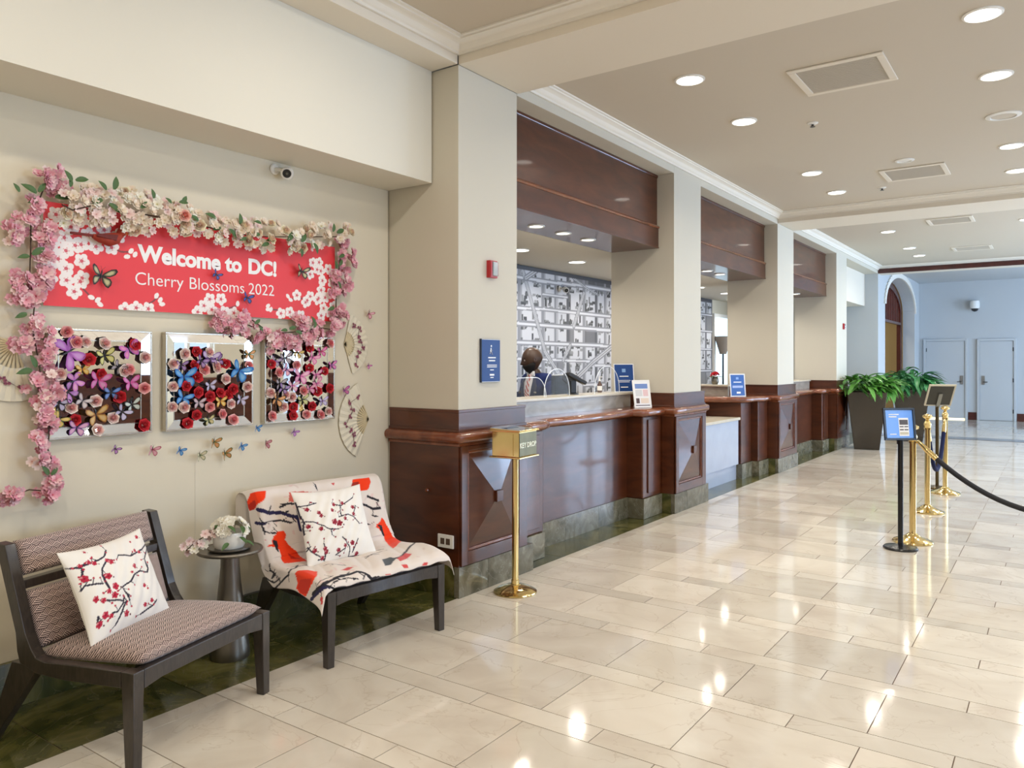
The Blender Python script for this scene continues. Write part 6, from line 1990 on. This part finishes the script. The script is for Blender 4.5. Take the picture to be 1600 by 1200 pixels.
# clear acrylic screens with rounded corners, standing on the ledge
def acrylic(label, y0, y1, h_, rad, x=-3.60):
    t = thing('acrylic_screen', label, 'sneeze guard', (x, (y0 + y1) / 2, 1.2065), group='clear screens on the stone ledge')
    pts = [(y0, 0.0)] + [(y0 + rad - rad * math.cos(a), h_ - rad + rad * math.sin(a)) for a in np.linspace(0, math.pi / 2, 10)] + [(y1 - rad + rad * math.sin(a), h_ - rad + rad * math.cos(a)) for a in np.linspace(0, math.pi / 2, 10)] + [(y1, 0.0)]
    m = MB(); m.prism([(p[0], p[1] + 1.2065) for p in pts], 0, x - 0.002, x + 0.002); m.build('acrylic_sheet', M_ACRYL, t, world=True)
    m = MB(); m.tube([(x, p[0], p[1] + 1.2065) for p in pts], 0.0032, 6); m.build('polished_edge', M_ACRE, t, world=True)
    for yy_ in (y0 + 0.12, y1 - 0.12):
        m = MB(); m.box(x - 0.035, x + 0.035, yy_ - 0.002, yy_ + 0.002, 1.2066, 1.228); m.build('foot', M_ACRYL, t, world=True)


acrylic('low clear acrylic screen with rounded top in front of the clerk', 4.55, 5.58, 0.17, 0.16)
acrylic('clear acrylic screen with rounded corners in front of the monitor', 5.60, 6.02, 0.24, 0.20, -3.63)
acrylic('tall clear acrylic screen with rounded corner beside the blue counter notice', 6.36, 6.86, 0.26, 0.23, -3.56)

# ================================================================== LOW DESK AND FAR COUNTER ITEMS
framed_card('counter_sign', 'bright blue notice in a white stand on the low desk surround', 'sign', (-3.42, 9.93, 1.0585), FACE_CAM, 0.235, 0.30, M_ACRF, mat('mid_blue_face', (0.02, 0.10, 0.38), 0.3), R(6),
            [(-0.06, 0.06, 0.185, 0.195, M_WHITEM), (-0.08, 0.08, 0.115, 0.145, mat('pale_blue_block', (0.35, 0.45, 0.75), 0.6)), (-0.02, 0.04, 0.04, 0.065, M_WHITEM), (-0.02, 0.02, 0.225, 0.255, mat('soft_blue_print', (0.2, 0.35, 0.7), 0.6))], 0.014)
t = thing('card_terminal', 'black card terminal on the low grey desk', 'card terminal', (-3.62, 8.75, 0.8005), R(-30))
m = MB(); m.lathe([(0.06, 0), (0.06, 0.01), (0.03, 0.015)], 20); m.build('base', M_BLACKP, t, smooth=30)
m = MB(); m.box(-0.02, 0.02, -0.03, 0.03, 0.012, 0.15); m.build('stand', M_BLACKP, t, bevel=0.006)
Mt = Matrix.Translation((0.0, 0.03, 0.175)) @ Matrix.Rotation(R(-14), 4, 'X')
m = MB(); m.box(-0.045, 0.045, -0.14, 0.13, -0.02, 0.02, Mt); m.build('terminal_body', M_BLACKP, t, bevel=0.01)
m = MB(); m.box(-0.035, 0.035, -0.10, 0.10, 0.0205, 0.024, Mt); m.build('keypad', mat('grey_keypad', (0.15, 0.15, 0.13), 0.4), t)
t = thing('card_terminal', 'black card terminal on the ledge of the farthest counter', 'card terminal', (-3.66, 12.05, 1.2065), R(-40))
m = MB(); m.box(-0.10, 0.06, -0.05, 0.24, 0.0, 0.014); m.build('base', M_BLACKP, t, bevel=0.004)
m = MB(); m.box(-0.03, 0.03, -0.06, 0.03, 0.014, 0.19); m.build('stand', M_BLACKP, t, bevel=0.01)
Mt = Matrix.Translation((0.0, 0.04, 0.21)) @ Matrix.Rotation(R(-25), 4, 'X')
m = MB(); m.box(-0.05, 0.05, -0.12, 0.15, -0.025, 0.025, Mt); m.build('terminal_body', M_BLACKP, t, bevel=0.012)
m = MB(); m.tube([(0, -0.06, 0.02), (0.01, -0.13, 0.08), (0.0, -0.13, 0.18), (0, -0.08, 0.20)], 0.009, 8); m.build('cable', M_BLACKP, t, smooth=True)
# red potted plant at the back of the middle bay and a lamp
t = thing('desk_lamp', 'grey tapered lamp shade in the staff area past the mural', 'lamp', (-4.97, 13.62, 0.0))
m = MB(); m.lathe([(0.14, 0), (0.14, 0.02), (0.02, 0.03), (0.015, 1.70)], 20); m.build('lamp_stand', M_BLACKM, t, smooth=30)
m = MB(); m.lathe([(0.06, 1.66), (0.15, 1.98)], 28, cap=False); sh = m.build('lamp_shade', mat('taupe_shade', (0.25, 0.21, 0.17), 0.8), t, smooth=True)
t = thing('flower_bouquet', 'red flowers in a dark vase on the raised counter of the middle bay', 'bouquet', (-3.86, 10.27, 1.2065))
m = MB(); m.lathe([(0.035, 0), (0.05, 0.03), (0.045, 0.08), (0.03, 0.10)], 20); m.build('vase', M_TABLE, t, smooth=True)
for k in range(14):
    a, e = rr.uniform(0, 6.28), rr.uniform(0.1, 1.5)
    d = Vector((math.cos(a) * math.cos(e), math.sin(a) * math.cos(e), math.sin(e)))
    inst('rose', rr.choice(ROSE_RED), t, face_mat(Vector((0, 0, 0.11)) + d * 0.05, d, rr.uniform(0, 6), 1.0))
for k in range(8):
    a = rr.uniform(0, 6.28)
    inst('leaf', LEAFM[0], t, dir_mat((0.03 * math.cos(a), 0.03 * math.sin(a), 0.10), (math.cos(a), math.sin(a), 0.2), (0, 0, 1), 1.5))

# ================================================================== STANCHIONS AND ROPES
def knob_profile(z0):
    return [(0.014, z0), (0.020, z0 + 0.006), (0.014, z0 + 0.014), (0.018, z0 + 0.022), (0.040, z0 + 0.034), (0.044, z0 + 0.045), (0.038, z0 + 0.058), (0.024, z0 + 0.068), (0.004, z0 + 0.073)]


def brass_post(x, y_, label, h_=0.93, lean_=0.0):
    t = thing('stanchion', label, 'stanchion', (x, y_, 0), group='brass rope stanchions')
    m = MB(); m.lathe([(0.155, 0.0005), (0.158, 0.008), (0.150, 0.018), (0.115, 0.030), (0.070, 0.048), (0.038, 0.070), (0.032, 0.078)], 40); m.build('base', M_BRASS, t, smooth=25)
    Ml = Matrix.Rotation(lean_, 4, 'Y')
    m = MB(); m.lathe([(0.027, 0.074), (0.027, h_ - 0.10)], 24, Ml); m.build('post', M_BRASS, t, smooth=30)
    m = MB(); m.lathe([(0.034, h_ - 0.10), (0.034, h_ - 0.085), (0.028, h_ - 0.080), (0.036, h_ - 0.05), (0.030, h_ - 0.03), (0.018, h_ - 0.012)], 24, Ml); m.build('collar', M_BRASS, t, smooth=25)
    m = MB()
    # fluted knob
    n = 24; pf = knob_profile(h_ - 0.015); V = []; F = []
    for (rad, z) in pf:
        for k in range(n):
            q = rad * (1.0 + (0.10 if k % 3 == 0 else -0.04) * (1 if rad > 0.03 else 0))
            V.append(Ml @ Vector((q * math.cos(2 * math.pi * k / n), q * math.sin(2 * math.pi * k / n), z)))
    for i in range(len(pf) - 1):
        for k in range(n): F.append((i * n + k, i * n + (k + 1) % n, (i + 1) * n + (k + 1) % n, (i + 1) * n + k))
    m.add(V, F); m.build('knob', M_BRASS, t, smooth=True)
    return t


S1, S2, S3 = Vector((-1.00, 7.21, 0)), Vector((-1.08, 8.74, 0)), Vector((-1.07, 10.12, 0))
brass_post(S1.x, S1.y, 'brass stanchion directly behind the black sign post')
brass_post(S2.x, S2.y, 'brass stanchion with round fluted knob, second along the row')
brass_post(S3.x, S3.y, 'brass stanchion farthest along, in front of the tilted sign', 0.95)


def rope(a, b_, sag, mt, label):
    t = thing('barrier_rope', label, 'rope', (a + b_) / 2)
    off = (a + b_) / 2
    n = 26
    pts = []
    for k in range(n + 1):
        f = k / n
        p = a.lerp(b_, f); p = p.copy(); p.z -= sag * 4 * f * (1 - f)
        pts.append(p - off)
    m = MB(); m.tube(pts[2:-2], 0.021, 12); m.build('velour_cord', mt, t, smooth=True)
    for seg in (pts[:3], pts[-3:]):
        m = MB(); m.tube(seg, [0.012, 0.023, 0.023] if seg is not None and seg[0] == pts[0] else [0.023, 0.023, 0.012], 12); m.build('brass_end', M_BRASS, t, smooth=True)


S4 = Vector((0.95, 6.86, 0))
rope(S1 + Vector((0.035, 0, 0.85)), S4 + Vector((-0.035, 0, 0.85)), 0.49, M_ROPE, 'black barrier rope sagging from behind the sign towards the right edge')
rope(S2 + Vector((0, 0.035, 0.85)), S3 + Vector((0, -0.035, 0.85)), 0.50, M_ROPEB, 'navy barrier rope sagging between the two farther brass stanchions')
brass_post(S4.x, S4.y, 'brass stanchion beyond the right edge holding the black rope')

# sign posts
def sign_post(label, x, y_, rz, faces, back=False, h_=0.86, tilt=R(8), sw=0.27, sh_=0.27, mt=M_BLACKM, frm=None):
    t = thing('sign_stand', label, 'sign', (x, y_, 0), rz)
    m = MB(); m.lathe([(0.128, 0.0005), (0.130, 0.010), (0.122, 0.020), (0.05, 0.030), (0.026, 0.036)], 40); m.build('base', mt, t, smooth=25)
    m = MB(); m.lathe([(0.020, 0.034), (0.020, h_)], 20); m.build('post', mt, t, smooth=30)
    Mt = Matrix.Translation((0, 0, h_)) @ Matrix.Rotation(-tilt, 4, 'Y')
    m = MB(); fw_ = 0.018
    for (a, b_, c, e) in ((-sw / 2, sw / 2, 0, fw_), (-sw / 2, sw / 2, sh_ - fw_, sh_), (-sw / 2, -sw / 2 + fw_, fw_, sh_ - fw_), (sw / 2 - fw_, sw / 2, fw_, sh_ - fw_)): m.box(-0.008, 0.010, a, b_, c, e, Mt)
    m.build('sign_frame', frm or mt, t, bevel=0.002)
    m = MB(); m.box(-0.007, 0.003, -sw / 2 + fw_, sw / 2 - fw_, fw_, sh_ - fw_, Mt); fc = m.build('sign_panel', M_BLUEL if not back else mat('dark_backing', (0.035, 0.033, 0.025), 0.5), t)
    m = MB(); m.box(-0.022, -0.008, -0.02, 0.02, -0.03, sh_ * 0.6, Mt); m.build('bracket', mt if not back else mat('grey_bracket', (0.25, 0.25, 0.22), 0.4, metal=0.5), t)
    for (y0, y1, z0, z1, mm) in faces:
        m = MB(); m.box(0.0031, 0.0038, y0, y1, z0, z1, Mt); m.build('print_block', mm, fc)
    return t


GRY1 = mat('phone_grey_print', (0.10, 0.09, 0.10), 0.6)
sg = [(-0.085, 0.0, 0.205, 0.212, M_WHITEM), (-0.085, -0.02, 0.185, 0.194, M_WHITEM), (-0.085, -0.03, 0.045, 0.052, M_WHITEM),
      (-0.006, 0.075, 0.035, 0.18, M_WHITEM)]
st = sign_post('black framed blue notice on a black post in front of the first stanchion', -1.045, 6.895, math.atan2(-0.815, 0.578) + R(3), sg, sw=0.262, sh_=0.262, h_=0.875)
pn = [c for c in st.children if c.name.startswith('sign_panel')][0]
Mt = Matrix.Translation((0, 0, 0.875)) @ Matrix.Rotation(-R(8), 4, 'Y')
for (y0, y1, z0, z1, mm) in ((0.0, 0.070, 0.125, 0.165, GRY1), (0.0, 0.032, 0.105, 0.114, GRY1), (0.038, 0.07, 0.105, 0.114, GRY1), (0.0, 0.032, 0.080, 0.090, GRY1), (0.038, 0.07, 0.080, 0.090, GRY1), (0.0, 0.07, 0.045, 0.066, mat('beige_print', (0.55, 0.52, 0.42), 0.6))):
    m = MB(); m.box(0.0039, 0.0044, y0, y1, z0, z1, Mt); m.build('print_block', mm, pn)
sign_post('tilted dark-backed sign seen from behind on the farthest post', -1.19, 10.47, math.atan2(0.92, -0.38), [], back=True, h_=0.99, tilt=R(40), sw=0.29, sh_=0.33, frm=mat('pale_frame', (0.55, 0.50, 0.38), 0.35), mt=mat('dark_bronze', (0.10, 0.07, 0.03), 0.3, metal=0.8))

# ================================================================== PLANTERS
def planter(x, y_, rz, label, leafmat, seed, hgt=1.0):
    t = thing('potted_plant', label, 'potted plant', (x, y_, 0), rz, 'tall square planters with green plants')
    b0, b1 = 0.20, 0.315
    m = MB(); m.hexa([(-b0, -b0, 0.0005), (b0, -b0, 0.0005), (b0, b0, 0.0005), (-b0, b0, 0.0005)], [(-b1, -b1, hgt), (b1, -b1, hgt), (b1, b1, hgt), (-b1, b1, hgt)])
    m.build('planter', M_POT, t, bevel=0.008)
    m = MB(); m.box(-b1 + 0.03, b1 - 0.03, -b1 + 0.03, b1 - 0.03, hgt + 0.0005, hgt + 0.012); m.build('soil', M_SOIL, t)
    r4 = random.Random(seed)
    lm = [leaf_mesh(0.30, 0.085, leafmat, 'leaf', 0.55), leaf_mesh(0.26, 0.075, leafmat, 'leaf', 0.3), leaf_mesh(0.22, 0.07, leafmat, 'leaf', 0.9)]
    for k in range(58):
        a = r4.uniform(0, 6.28)
        rad = r4.uniform(0.0, 0.24)
        base = Vector((rad * math.cos(a), rad * math.sin(a), hgt + 0.01))
        e = r4.uniform(0.15, 1.3)
        L_ = r4.uniform(0.16, 0.40)
        tip = base + Vector((math.cos(a) * math.cos(e), math.sin(a) * math.cos(e), math.sin(e))) * L_
        m = MB(); m.tube([base, (base + tip) / 2 + Vector((0, 0, 0.02)), tip], 0.004, 5); m.build('stalk', leafmat, t)
        for q in range(5):
            a2 = a + r4.uniform(-1.6, 1.6)
            f = r4.uniform(0.5, 1.0)
            if x + (base.x + (tip.x - base.x) * f) * math.cos(rz) - (base.y + (tip.y - base.y) * f) * math.sin(rz) + 0.27 * math.cos(a2 + rz) < -3.09: continue
            inst('leaf', r4.choice(lm), t, dir_mat(base.lerp(tip, f), (math.cos(a2), math.sin(a2), r4.uniform(-0.35, 0.9)), (0, 0, 1), r4.uniform(0.85, 1.25)))
    return t


planter(-2.755, 14.62, R(12), 'tall tapered brown planter with leafy green plant, nearer of the two', M_GREEN, 3)
planter(-2.35, 16.62, R(12), 'tall tapered brown planter with leafy green plant behind the framed blue notice', M_GREEN2, 9)
# ================================================================== CLERK
def skin_mesh(name, nodes, edges, mat_, parent, sub=2, M=None, root=0):
    """nodes: list of (x, y, z, rx, ry)"""
    me = bpy.data.meshes.new(name)
    me.from_pydata([n_[:3] for n_ in nodes], edges, [])
    o = bpy.data.objects.new(name + '_tmp', me); COL.objects.link(o)
    sk = o.modifiers.new('skin', 'SKIN')
    sk.use_smooth_shade = True
    for i, n_ in enumerate(nodes):
        v = me.skin_vertices[0].data[i]
        v.radius = (n_[3], n_[4]); v.use_root = (i == root)
    sb = o.modifiers.new('sub', 'SUBSURF'); sb.levels = sub; sb.render_levels = sub
    dg = bpy.context.evaluated_depsgraph_get()
    m2 = bpy.data.meshes.new_from_object(o.evaluated_get(dg))
    bpy.data.objects.remove(o)
    m2.materials.clear(); m2.materials.append(mat_)
    m2.polygons.foreach_set('use_smooth', [True] * len(m2.polygons))
    m2.name = name
    return inst(name, m2, parent, M)


def head_mesh(name, mat_, parent, M):
    """egg-shaped skull with brow, nose, lips, chin and ears; faces +x"""
    n, k_ = 40, 30
    V, F = [], []
    for j in range(k_ + 1):
        ph = math.pi * j / k_
        for i in range(n):
            th = 2 * math.pi * i / n
            x, y_, z = math.sin(ph) * math.cos(th), math.sin(ph) * math.sin(th), math.cos(ph)
            sx = 0.098 if x > 0 else 0.102
            X_, Y_, Z_ = x * sx, y_ * 0.076, z * 0.118
            if z < 0:                       # narrow towards the chin, jaw forward
                q = -z
                Y_ *= 1 - 0.34 * q ** 1.6
                X_ = X_ * (1 - 0.20 * q) + 0.020 * q
                if x < 0: X_ *= 1 - 0.25 * q
            fr = max(0, x) ** 3
            # brow, eye hollow, nose, lips, chin
            def bump(yc_, zc_, wy, wz, a): return a * math.exp(-((Y_ - yc_) / wy) ** 2 - ((Z_ - zc_) / wz) ** 2)
            if x > 0:
                X_ += fr * (bump(0.03, 0.028, 0.03, 0.010, 0.006) + bump(-0.03, 0.028, 0.03, 0.010, 0.006) - bump(0.030, 0.008, 0.016, 0.012, 0.009) - bump(-0.030, 0.008, 0.016, 0.012, 0.009)
                            + bump(0, -0.010, 0.012, 0.022, 0.016) + bump(0, -0.026, 0.017, 0.010, 0.018) + bump(0, -0.052, 0.024, 0.007, 0.010) + bump(0, -0.066, 0.022, 0.007, 0.010) + bump(0, -0.096, 0.024, 0.014, 0.010))
            V.append((X_, Y_, Z_))
    for j in range(k_):
        for i in range(n): F.append((j * n + i, j * n + (i + 1) % n, (j + 1) * n + (i + 1) % n, (j + 1) * n + i))
    m = MB(); m.add(V, F)
    me = m.mesh(name, mat_, fix=False)
    bm = bmesh.new(); bm.from_mesh(me); bmesh.ops.remove_doubles(bm, verts=bm.verts, dist=0.0003); bmesh.ops.recalc_face_normals(bm, faces=bm.faces); bm.to_mesh(me); bm.free()
    me.polygons.foreach_set('use_smooth', [True] * len(me.polygons))
    return inst(name, me, parent, M)


CL = Vector((-4.32, 6.56, 0))
# body faces towards the camera's left; head turned further left
BODY = R(-104)
pe = thing('person', 'bald bearded clerk in a navy suit and striped tie behind the long counter', 'person', CL, BODY)
pe.scale = (0.97, 0.97, 0.97)
# local frame: +x forward, +y to his left
sh_z, hip_z = 1.36, 0.92
nodes = [(0, 0, hip_z, 0.150, 0.110), (0.0, 0, 1.08, 0.135, 0.105), (0.02, 0, 1.24, 0.155, 0.115), (0.03, 0, 1.34, 0.105, 0.080), (0.045, 0, 1.43, 0.056, 0.056), (0.06, 0, 1.50, 0.055, 0.056),
         (0.02, 0.170, 1.335, 0.058, 0.058), (0.02, -0.170, 1.335, 0.058, 0.058),
         (0.06, 0.235, 1.10, 0.048, 0.048), (0.06, -0.235, 1.10, 0.048, 0.048),
         (0.25, 0.20, 1.00, 0.036, 0.036), (0.25, -0.20, 1.00, 0.036, 0.036),
         (0.33, 0.17, 0.97, 0.026, 0.034), (0.33, -0.17, 0.97, 0.026, 0.034),
         (0.0, 0.10, 0.86, 0.085, 0.085), (0.0, -0.10, 0.86, 0.085, 0.085), (0.02, 0.11, 0.48, 0.058, 0.058), (0.02, -0.11, 0.48, 0.058, 0.058), (-0.01, 0.11, 0.09, 0.04, 0.04), (-0.01, -0.11, 0.09, 0.04, 0.04), (0.13, 0.12, 0.035, 0.035, 0.028), (0.13, -0.12, 0.035, 0.035, 0.028)]
edges = [(0, 1), (1, 2), (2, 3), (3, 4), (4, 5), (3, 6), (3, 7), (6, 8), (7, 9), (8, 10), (9, 11), (10, 12), (11, 13), (0, 14), (0, 15), (14, 16), (15, 17), (16, 18), (17, 19), (18, 20), (19, 21)]
body = skin_mesh('body', nodes, edges, M_SKIN, pe, 2)
# hands: five fingers each
for s_ in (1, -1):
    palm = Vector((0.375, 0.165 * s_, 0.955))
    hn = [(0.335, 0.170 * s_, 0.970, 0.026, 0.032), (0.375, 0.165 * s_, 0.955, 0.016, 0.036), (0.405, 0.160 * s_, 0.945, 0.013, 0.036)]
    he = [(0, 1), (1, 2)]
    for k, (dy, ln) in enumerate(((0.030, 0.062), (0.010, 0.074), (-0.010, 0.070), (-0.028, 0.054))):
        b0 = len(hn)
        hn += [(0.412, (0.160 + dy) * s_, 0.944, 0.009, 0.009), (0.412 + ln * 0.5, (0.160 + dy) * s_, 0.938, 0.0085, 0.0085), (0.412 + ln * 0.9, (0.160 + dy) * s_, 0.915, 0.0075, 0.0075)]
        he += [(2, b0), (b0, b0 + 1), (b0 + 1, b0 + 2)]
    b0 = len(hn)
    hn += [(0.375, (0.165 - 0.040) * s_, 0.950, 0.010, 0.010), (0.405, (0.165 - 0.058) * s_, 0.942, 0.009, 0.009)]
    he += [(1, b0), (b0, b0 + 1)]
    skin_mesh('hand', hn, he, M_SKIN, pe, 1)
# head
HM = Matrix.Translation((0.085, -0.005, 1.578)) @ Matrix.Rotation(R(-28), 4, 'Z') @ Matrix.Rotation(R(10), 4, 'Y') @ Matrix.Scale(1.12, 4)
hd = head_mesh('head', M_SKIN, pe, HM)
for s_ in (1, -1):
    m = MB()
    m.lathe([(0.006, -0.006), (0.017, -0.002), (0.019, 0.004), (0.012, 0.007), (0.002, 0.004)], 14, Matrix.Translation((-0.006, 0.076 * s_, 0.0)) @ Matrix.Rotation(R(-90 * s_), 4, 'X') @ Matrix.Scale(1.5, 4, (0, 1, 0)))
    m.build('ear', M_SKIN, hd, smooth=True)
for s_ in (1, -1):
    m = MB(); m.lathe([(0.0005, -0.011), (0.008, -0.008), (0.011, 0), (0.008, 0.008), (0.0005, 0.011)], 14, Matrix.Translation((0.077, 0.031 * s_, 0.008))); m.build('eye', mat('eye_white', (0.55, 0.5, 0.45), 0.3), hd, smooth=True)
    m = MB(); m.tube([(0.086, 0.016 * s_, 0.028), (0.084, 0.034 * s_, 0.033), (0.072, 0.050 * s_, 0.028)], 0.0035, 6); m.build('eyebrow', M_BEARD, hd, smooth=True)
# beard: lower face shell
n, V, F = 30, [], []
for j in range(9):
    z = -0.040 - 0.080 * j / 8
    for i in range(n + 1):
        th = -1.75 + 3.5 * i / n
        q = min(1, -z / 0.118)
        rad = math.sqrt(max(0, 1 - q * q)) if j < 8 else 0.18
        rad = max(rad, 0.2)
        x = rad * math.cos(th); y_ = rad * math.sin(th)
        X_ = x * 0.104; Y_ = y_ * 0.082 * (1 - 0.30 * q ** 1.6)
        X_ = X_ * (1 - 0.16 * q) + 0.026 * q
        top = 0.012 * max(0, abs(th) - 0.7) * 2.0 if j == 0 else 0
        V.append((X_, Y_, z + top - (0.010 if j == 8 else 0)))
for j in range(8):
    for i in range(n): F.append((j * (n + 1) + i, j * (n + 1) + i + 1, (j + 1) * (n + 1) + i + 1, (j + 1) * (n + 1) + i))
m = MB(); m.add(V, F); o = m.build('beard', M_BEARD, hd, smooth=True)
md = o.modifiers.new('th', 'SOLIDIFY'); md.thickness = 0.006; md.offset = 0
# clothing
jn = [(0, 0, 0.80, 0.180, 0.135), (0, 0, hip_z, 0.172, 0.130), (0.0, 0, 1.08, 0.158, 0.122), (0.015, 0, 1.24, 0.178, 0.132), (0.02, 0, 1.360, 0.140, 0.108), (0.025, 0, 1.445, 0.088, 0.078),
      (0.015, 0.195, 1.355, 0.092, 0.090), (0.015, -0.195, 1.355, 0.092, 0.090), (0.055, 0.248, 1.10, 0.064, 0.064), (0.055, -0.248, 1.10, 0.064, 0.064), (0.24, 0.205, 1.00, 0.050, 0.050), (0.24, -0.205, 1.00, 0.050, 0.050), (0.30, 0.185, 0.98, 0.046, 0.046), (0.30, -0.185, 0.98, 0.046, 0.046)]
je = [(0, 1), (1, 2), (2, 3), (3, 4), (4, 5), (4, 6), (4, 7), (6, 8), (7, 9), (8, 10), (9, 11), (10, 12), (11, 13)]
jk = skin_mesh('jacket', jn, je, M_SUIT, pe, 2, root=1)
tn = [(0, 0, hip_z - 0.02, 0.165, 0.125), (0, 0.10, 0.82, 0.105, 0.105), (0, -0.10, 0.82, 0.105, 0.105), (0.02, 0.11, 0.48, 0.078, 0.078), (0.02, -0.11, 0.48, 0.078, 0.078), (0, 0.11, 0.08, 0.068, 0.068), (0, -0.11, 0.08, 0.068, 0.068)]
skin_mesh('trousers', tn, [(0, 1), (0, 2), (1, 3), (2, 4), (3, 5), (4, 6)], M_SUIT, pe, 2)


def front_x(z):
    return np.interp(z, [1.0, 1.10, 1.24, 1.34, 1.40, 1.46], [0.135, 0.130, 0.152, 0.135, 0.105, 0.095])


def chest_strip(name, rows, mat_, parent, lift):
    m = MB(); V = []
    for (z, a, b_) in rows:
        for q in range(5):
            y_ = a + (b_ - a) * q / 4
            V.append((front_x(z) + lift - 1.6 * y_ * y_, y_, z))
    F = []
    for j in range(len(rows) - 1):
        for q in range(4): F.append((5 * j + q, 5 * j + q + 1, 5 * j + 6 + q, 5 * j + 5 + q))
    m.add(V, F); o = m.build(name, mat_, parent, smooth=True)
    md = o.modifiers.new('th', 'SOLIDIFY'); md.thickness = 0.006; md.offset = 0
    return o


chest_strip('shirt', [(1.02, -0.012, 0.012), (1.12, -0.035, 0.035), (1.24, -0.060, 0.060), (1.34, -0.075, 0.075), (1.42, -0.060, 0.060), (1.455, -0.050, 0.050)], M_SHIRT, pe, 0.012)
P_T = bpy.data.materials.new('striped_tie'); P_T.use_nodes = True
N_, L_n = P_T.node_tree.nodes, P_T.node_tree.links
wv = N_.new('ShaderNodeTexWave'); wv.inputs['Scale'].default_value = 16; wv.bands_direction = 'DIAGONAL'
tc_ = N_.new('ShaderNodeTexCoord'); L_n.new(tc_.outputs['Object'], wv.inputs['Vector'])
cr_ = N_.new('ShaderNodeValToRGB'); cr_.color_ramp.interpolation = 'CONSTANT'
cr_.color_ramp.elements[0].color = (0.45, 0.10, 0.09, 1); cr_.color_ramp.elements[1].color = (0.70, 0.66, 0.66, 1); cr_.color_ramp.elements[1].position = 0.5
L_n.new(wv.outputs['Fac'], cr_.inputs['Fac']); L_n.new(cr_.outputs['Color'], N_['Principled BSDF'].inputs['Base Color'])
chest_strip('tie', [(1.03, -0.030, 0.030), (1.10, -0.036, 0.036), (1.24, -0.030, 0.030), (1.36, -0.018, 0.018), (1.40, -0.024, 0.024), (1.425, -0.020, 0.020)], P_T, pe, 0.022)
for s_ in (1, -1):
    chest_strip('lapel', [(1.06, 0.015 * s_, 0.040 * s_), (1.18, 0.040 * s_, 0.095 * s_), (1.30, 0.066 * s_, 0.125 * s_), (1.34, 0.072 * s_, 0.110 * s_), (1.41, 0.058 * s_, 0.078 * s_)], mat('lapel_wool', (0.020, 0.026, 0.062), 0.75), jk, 0.026)
    chest_strip('collar', [(1.405, 0.012 * s_, 0.050 * s_), (1.43, 0.022 * s_, 0.058 * s_), (1.46, 0.030 * s_, 0.056 * s_)], M_SHIRT, pe, 0.018)
m = MB(); m.box(0.150, 0.156, 0.085, 0.135, 1.235, 1.252); m.build('name_badge', M_SILVER, pe, bevel=0.002)
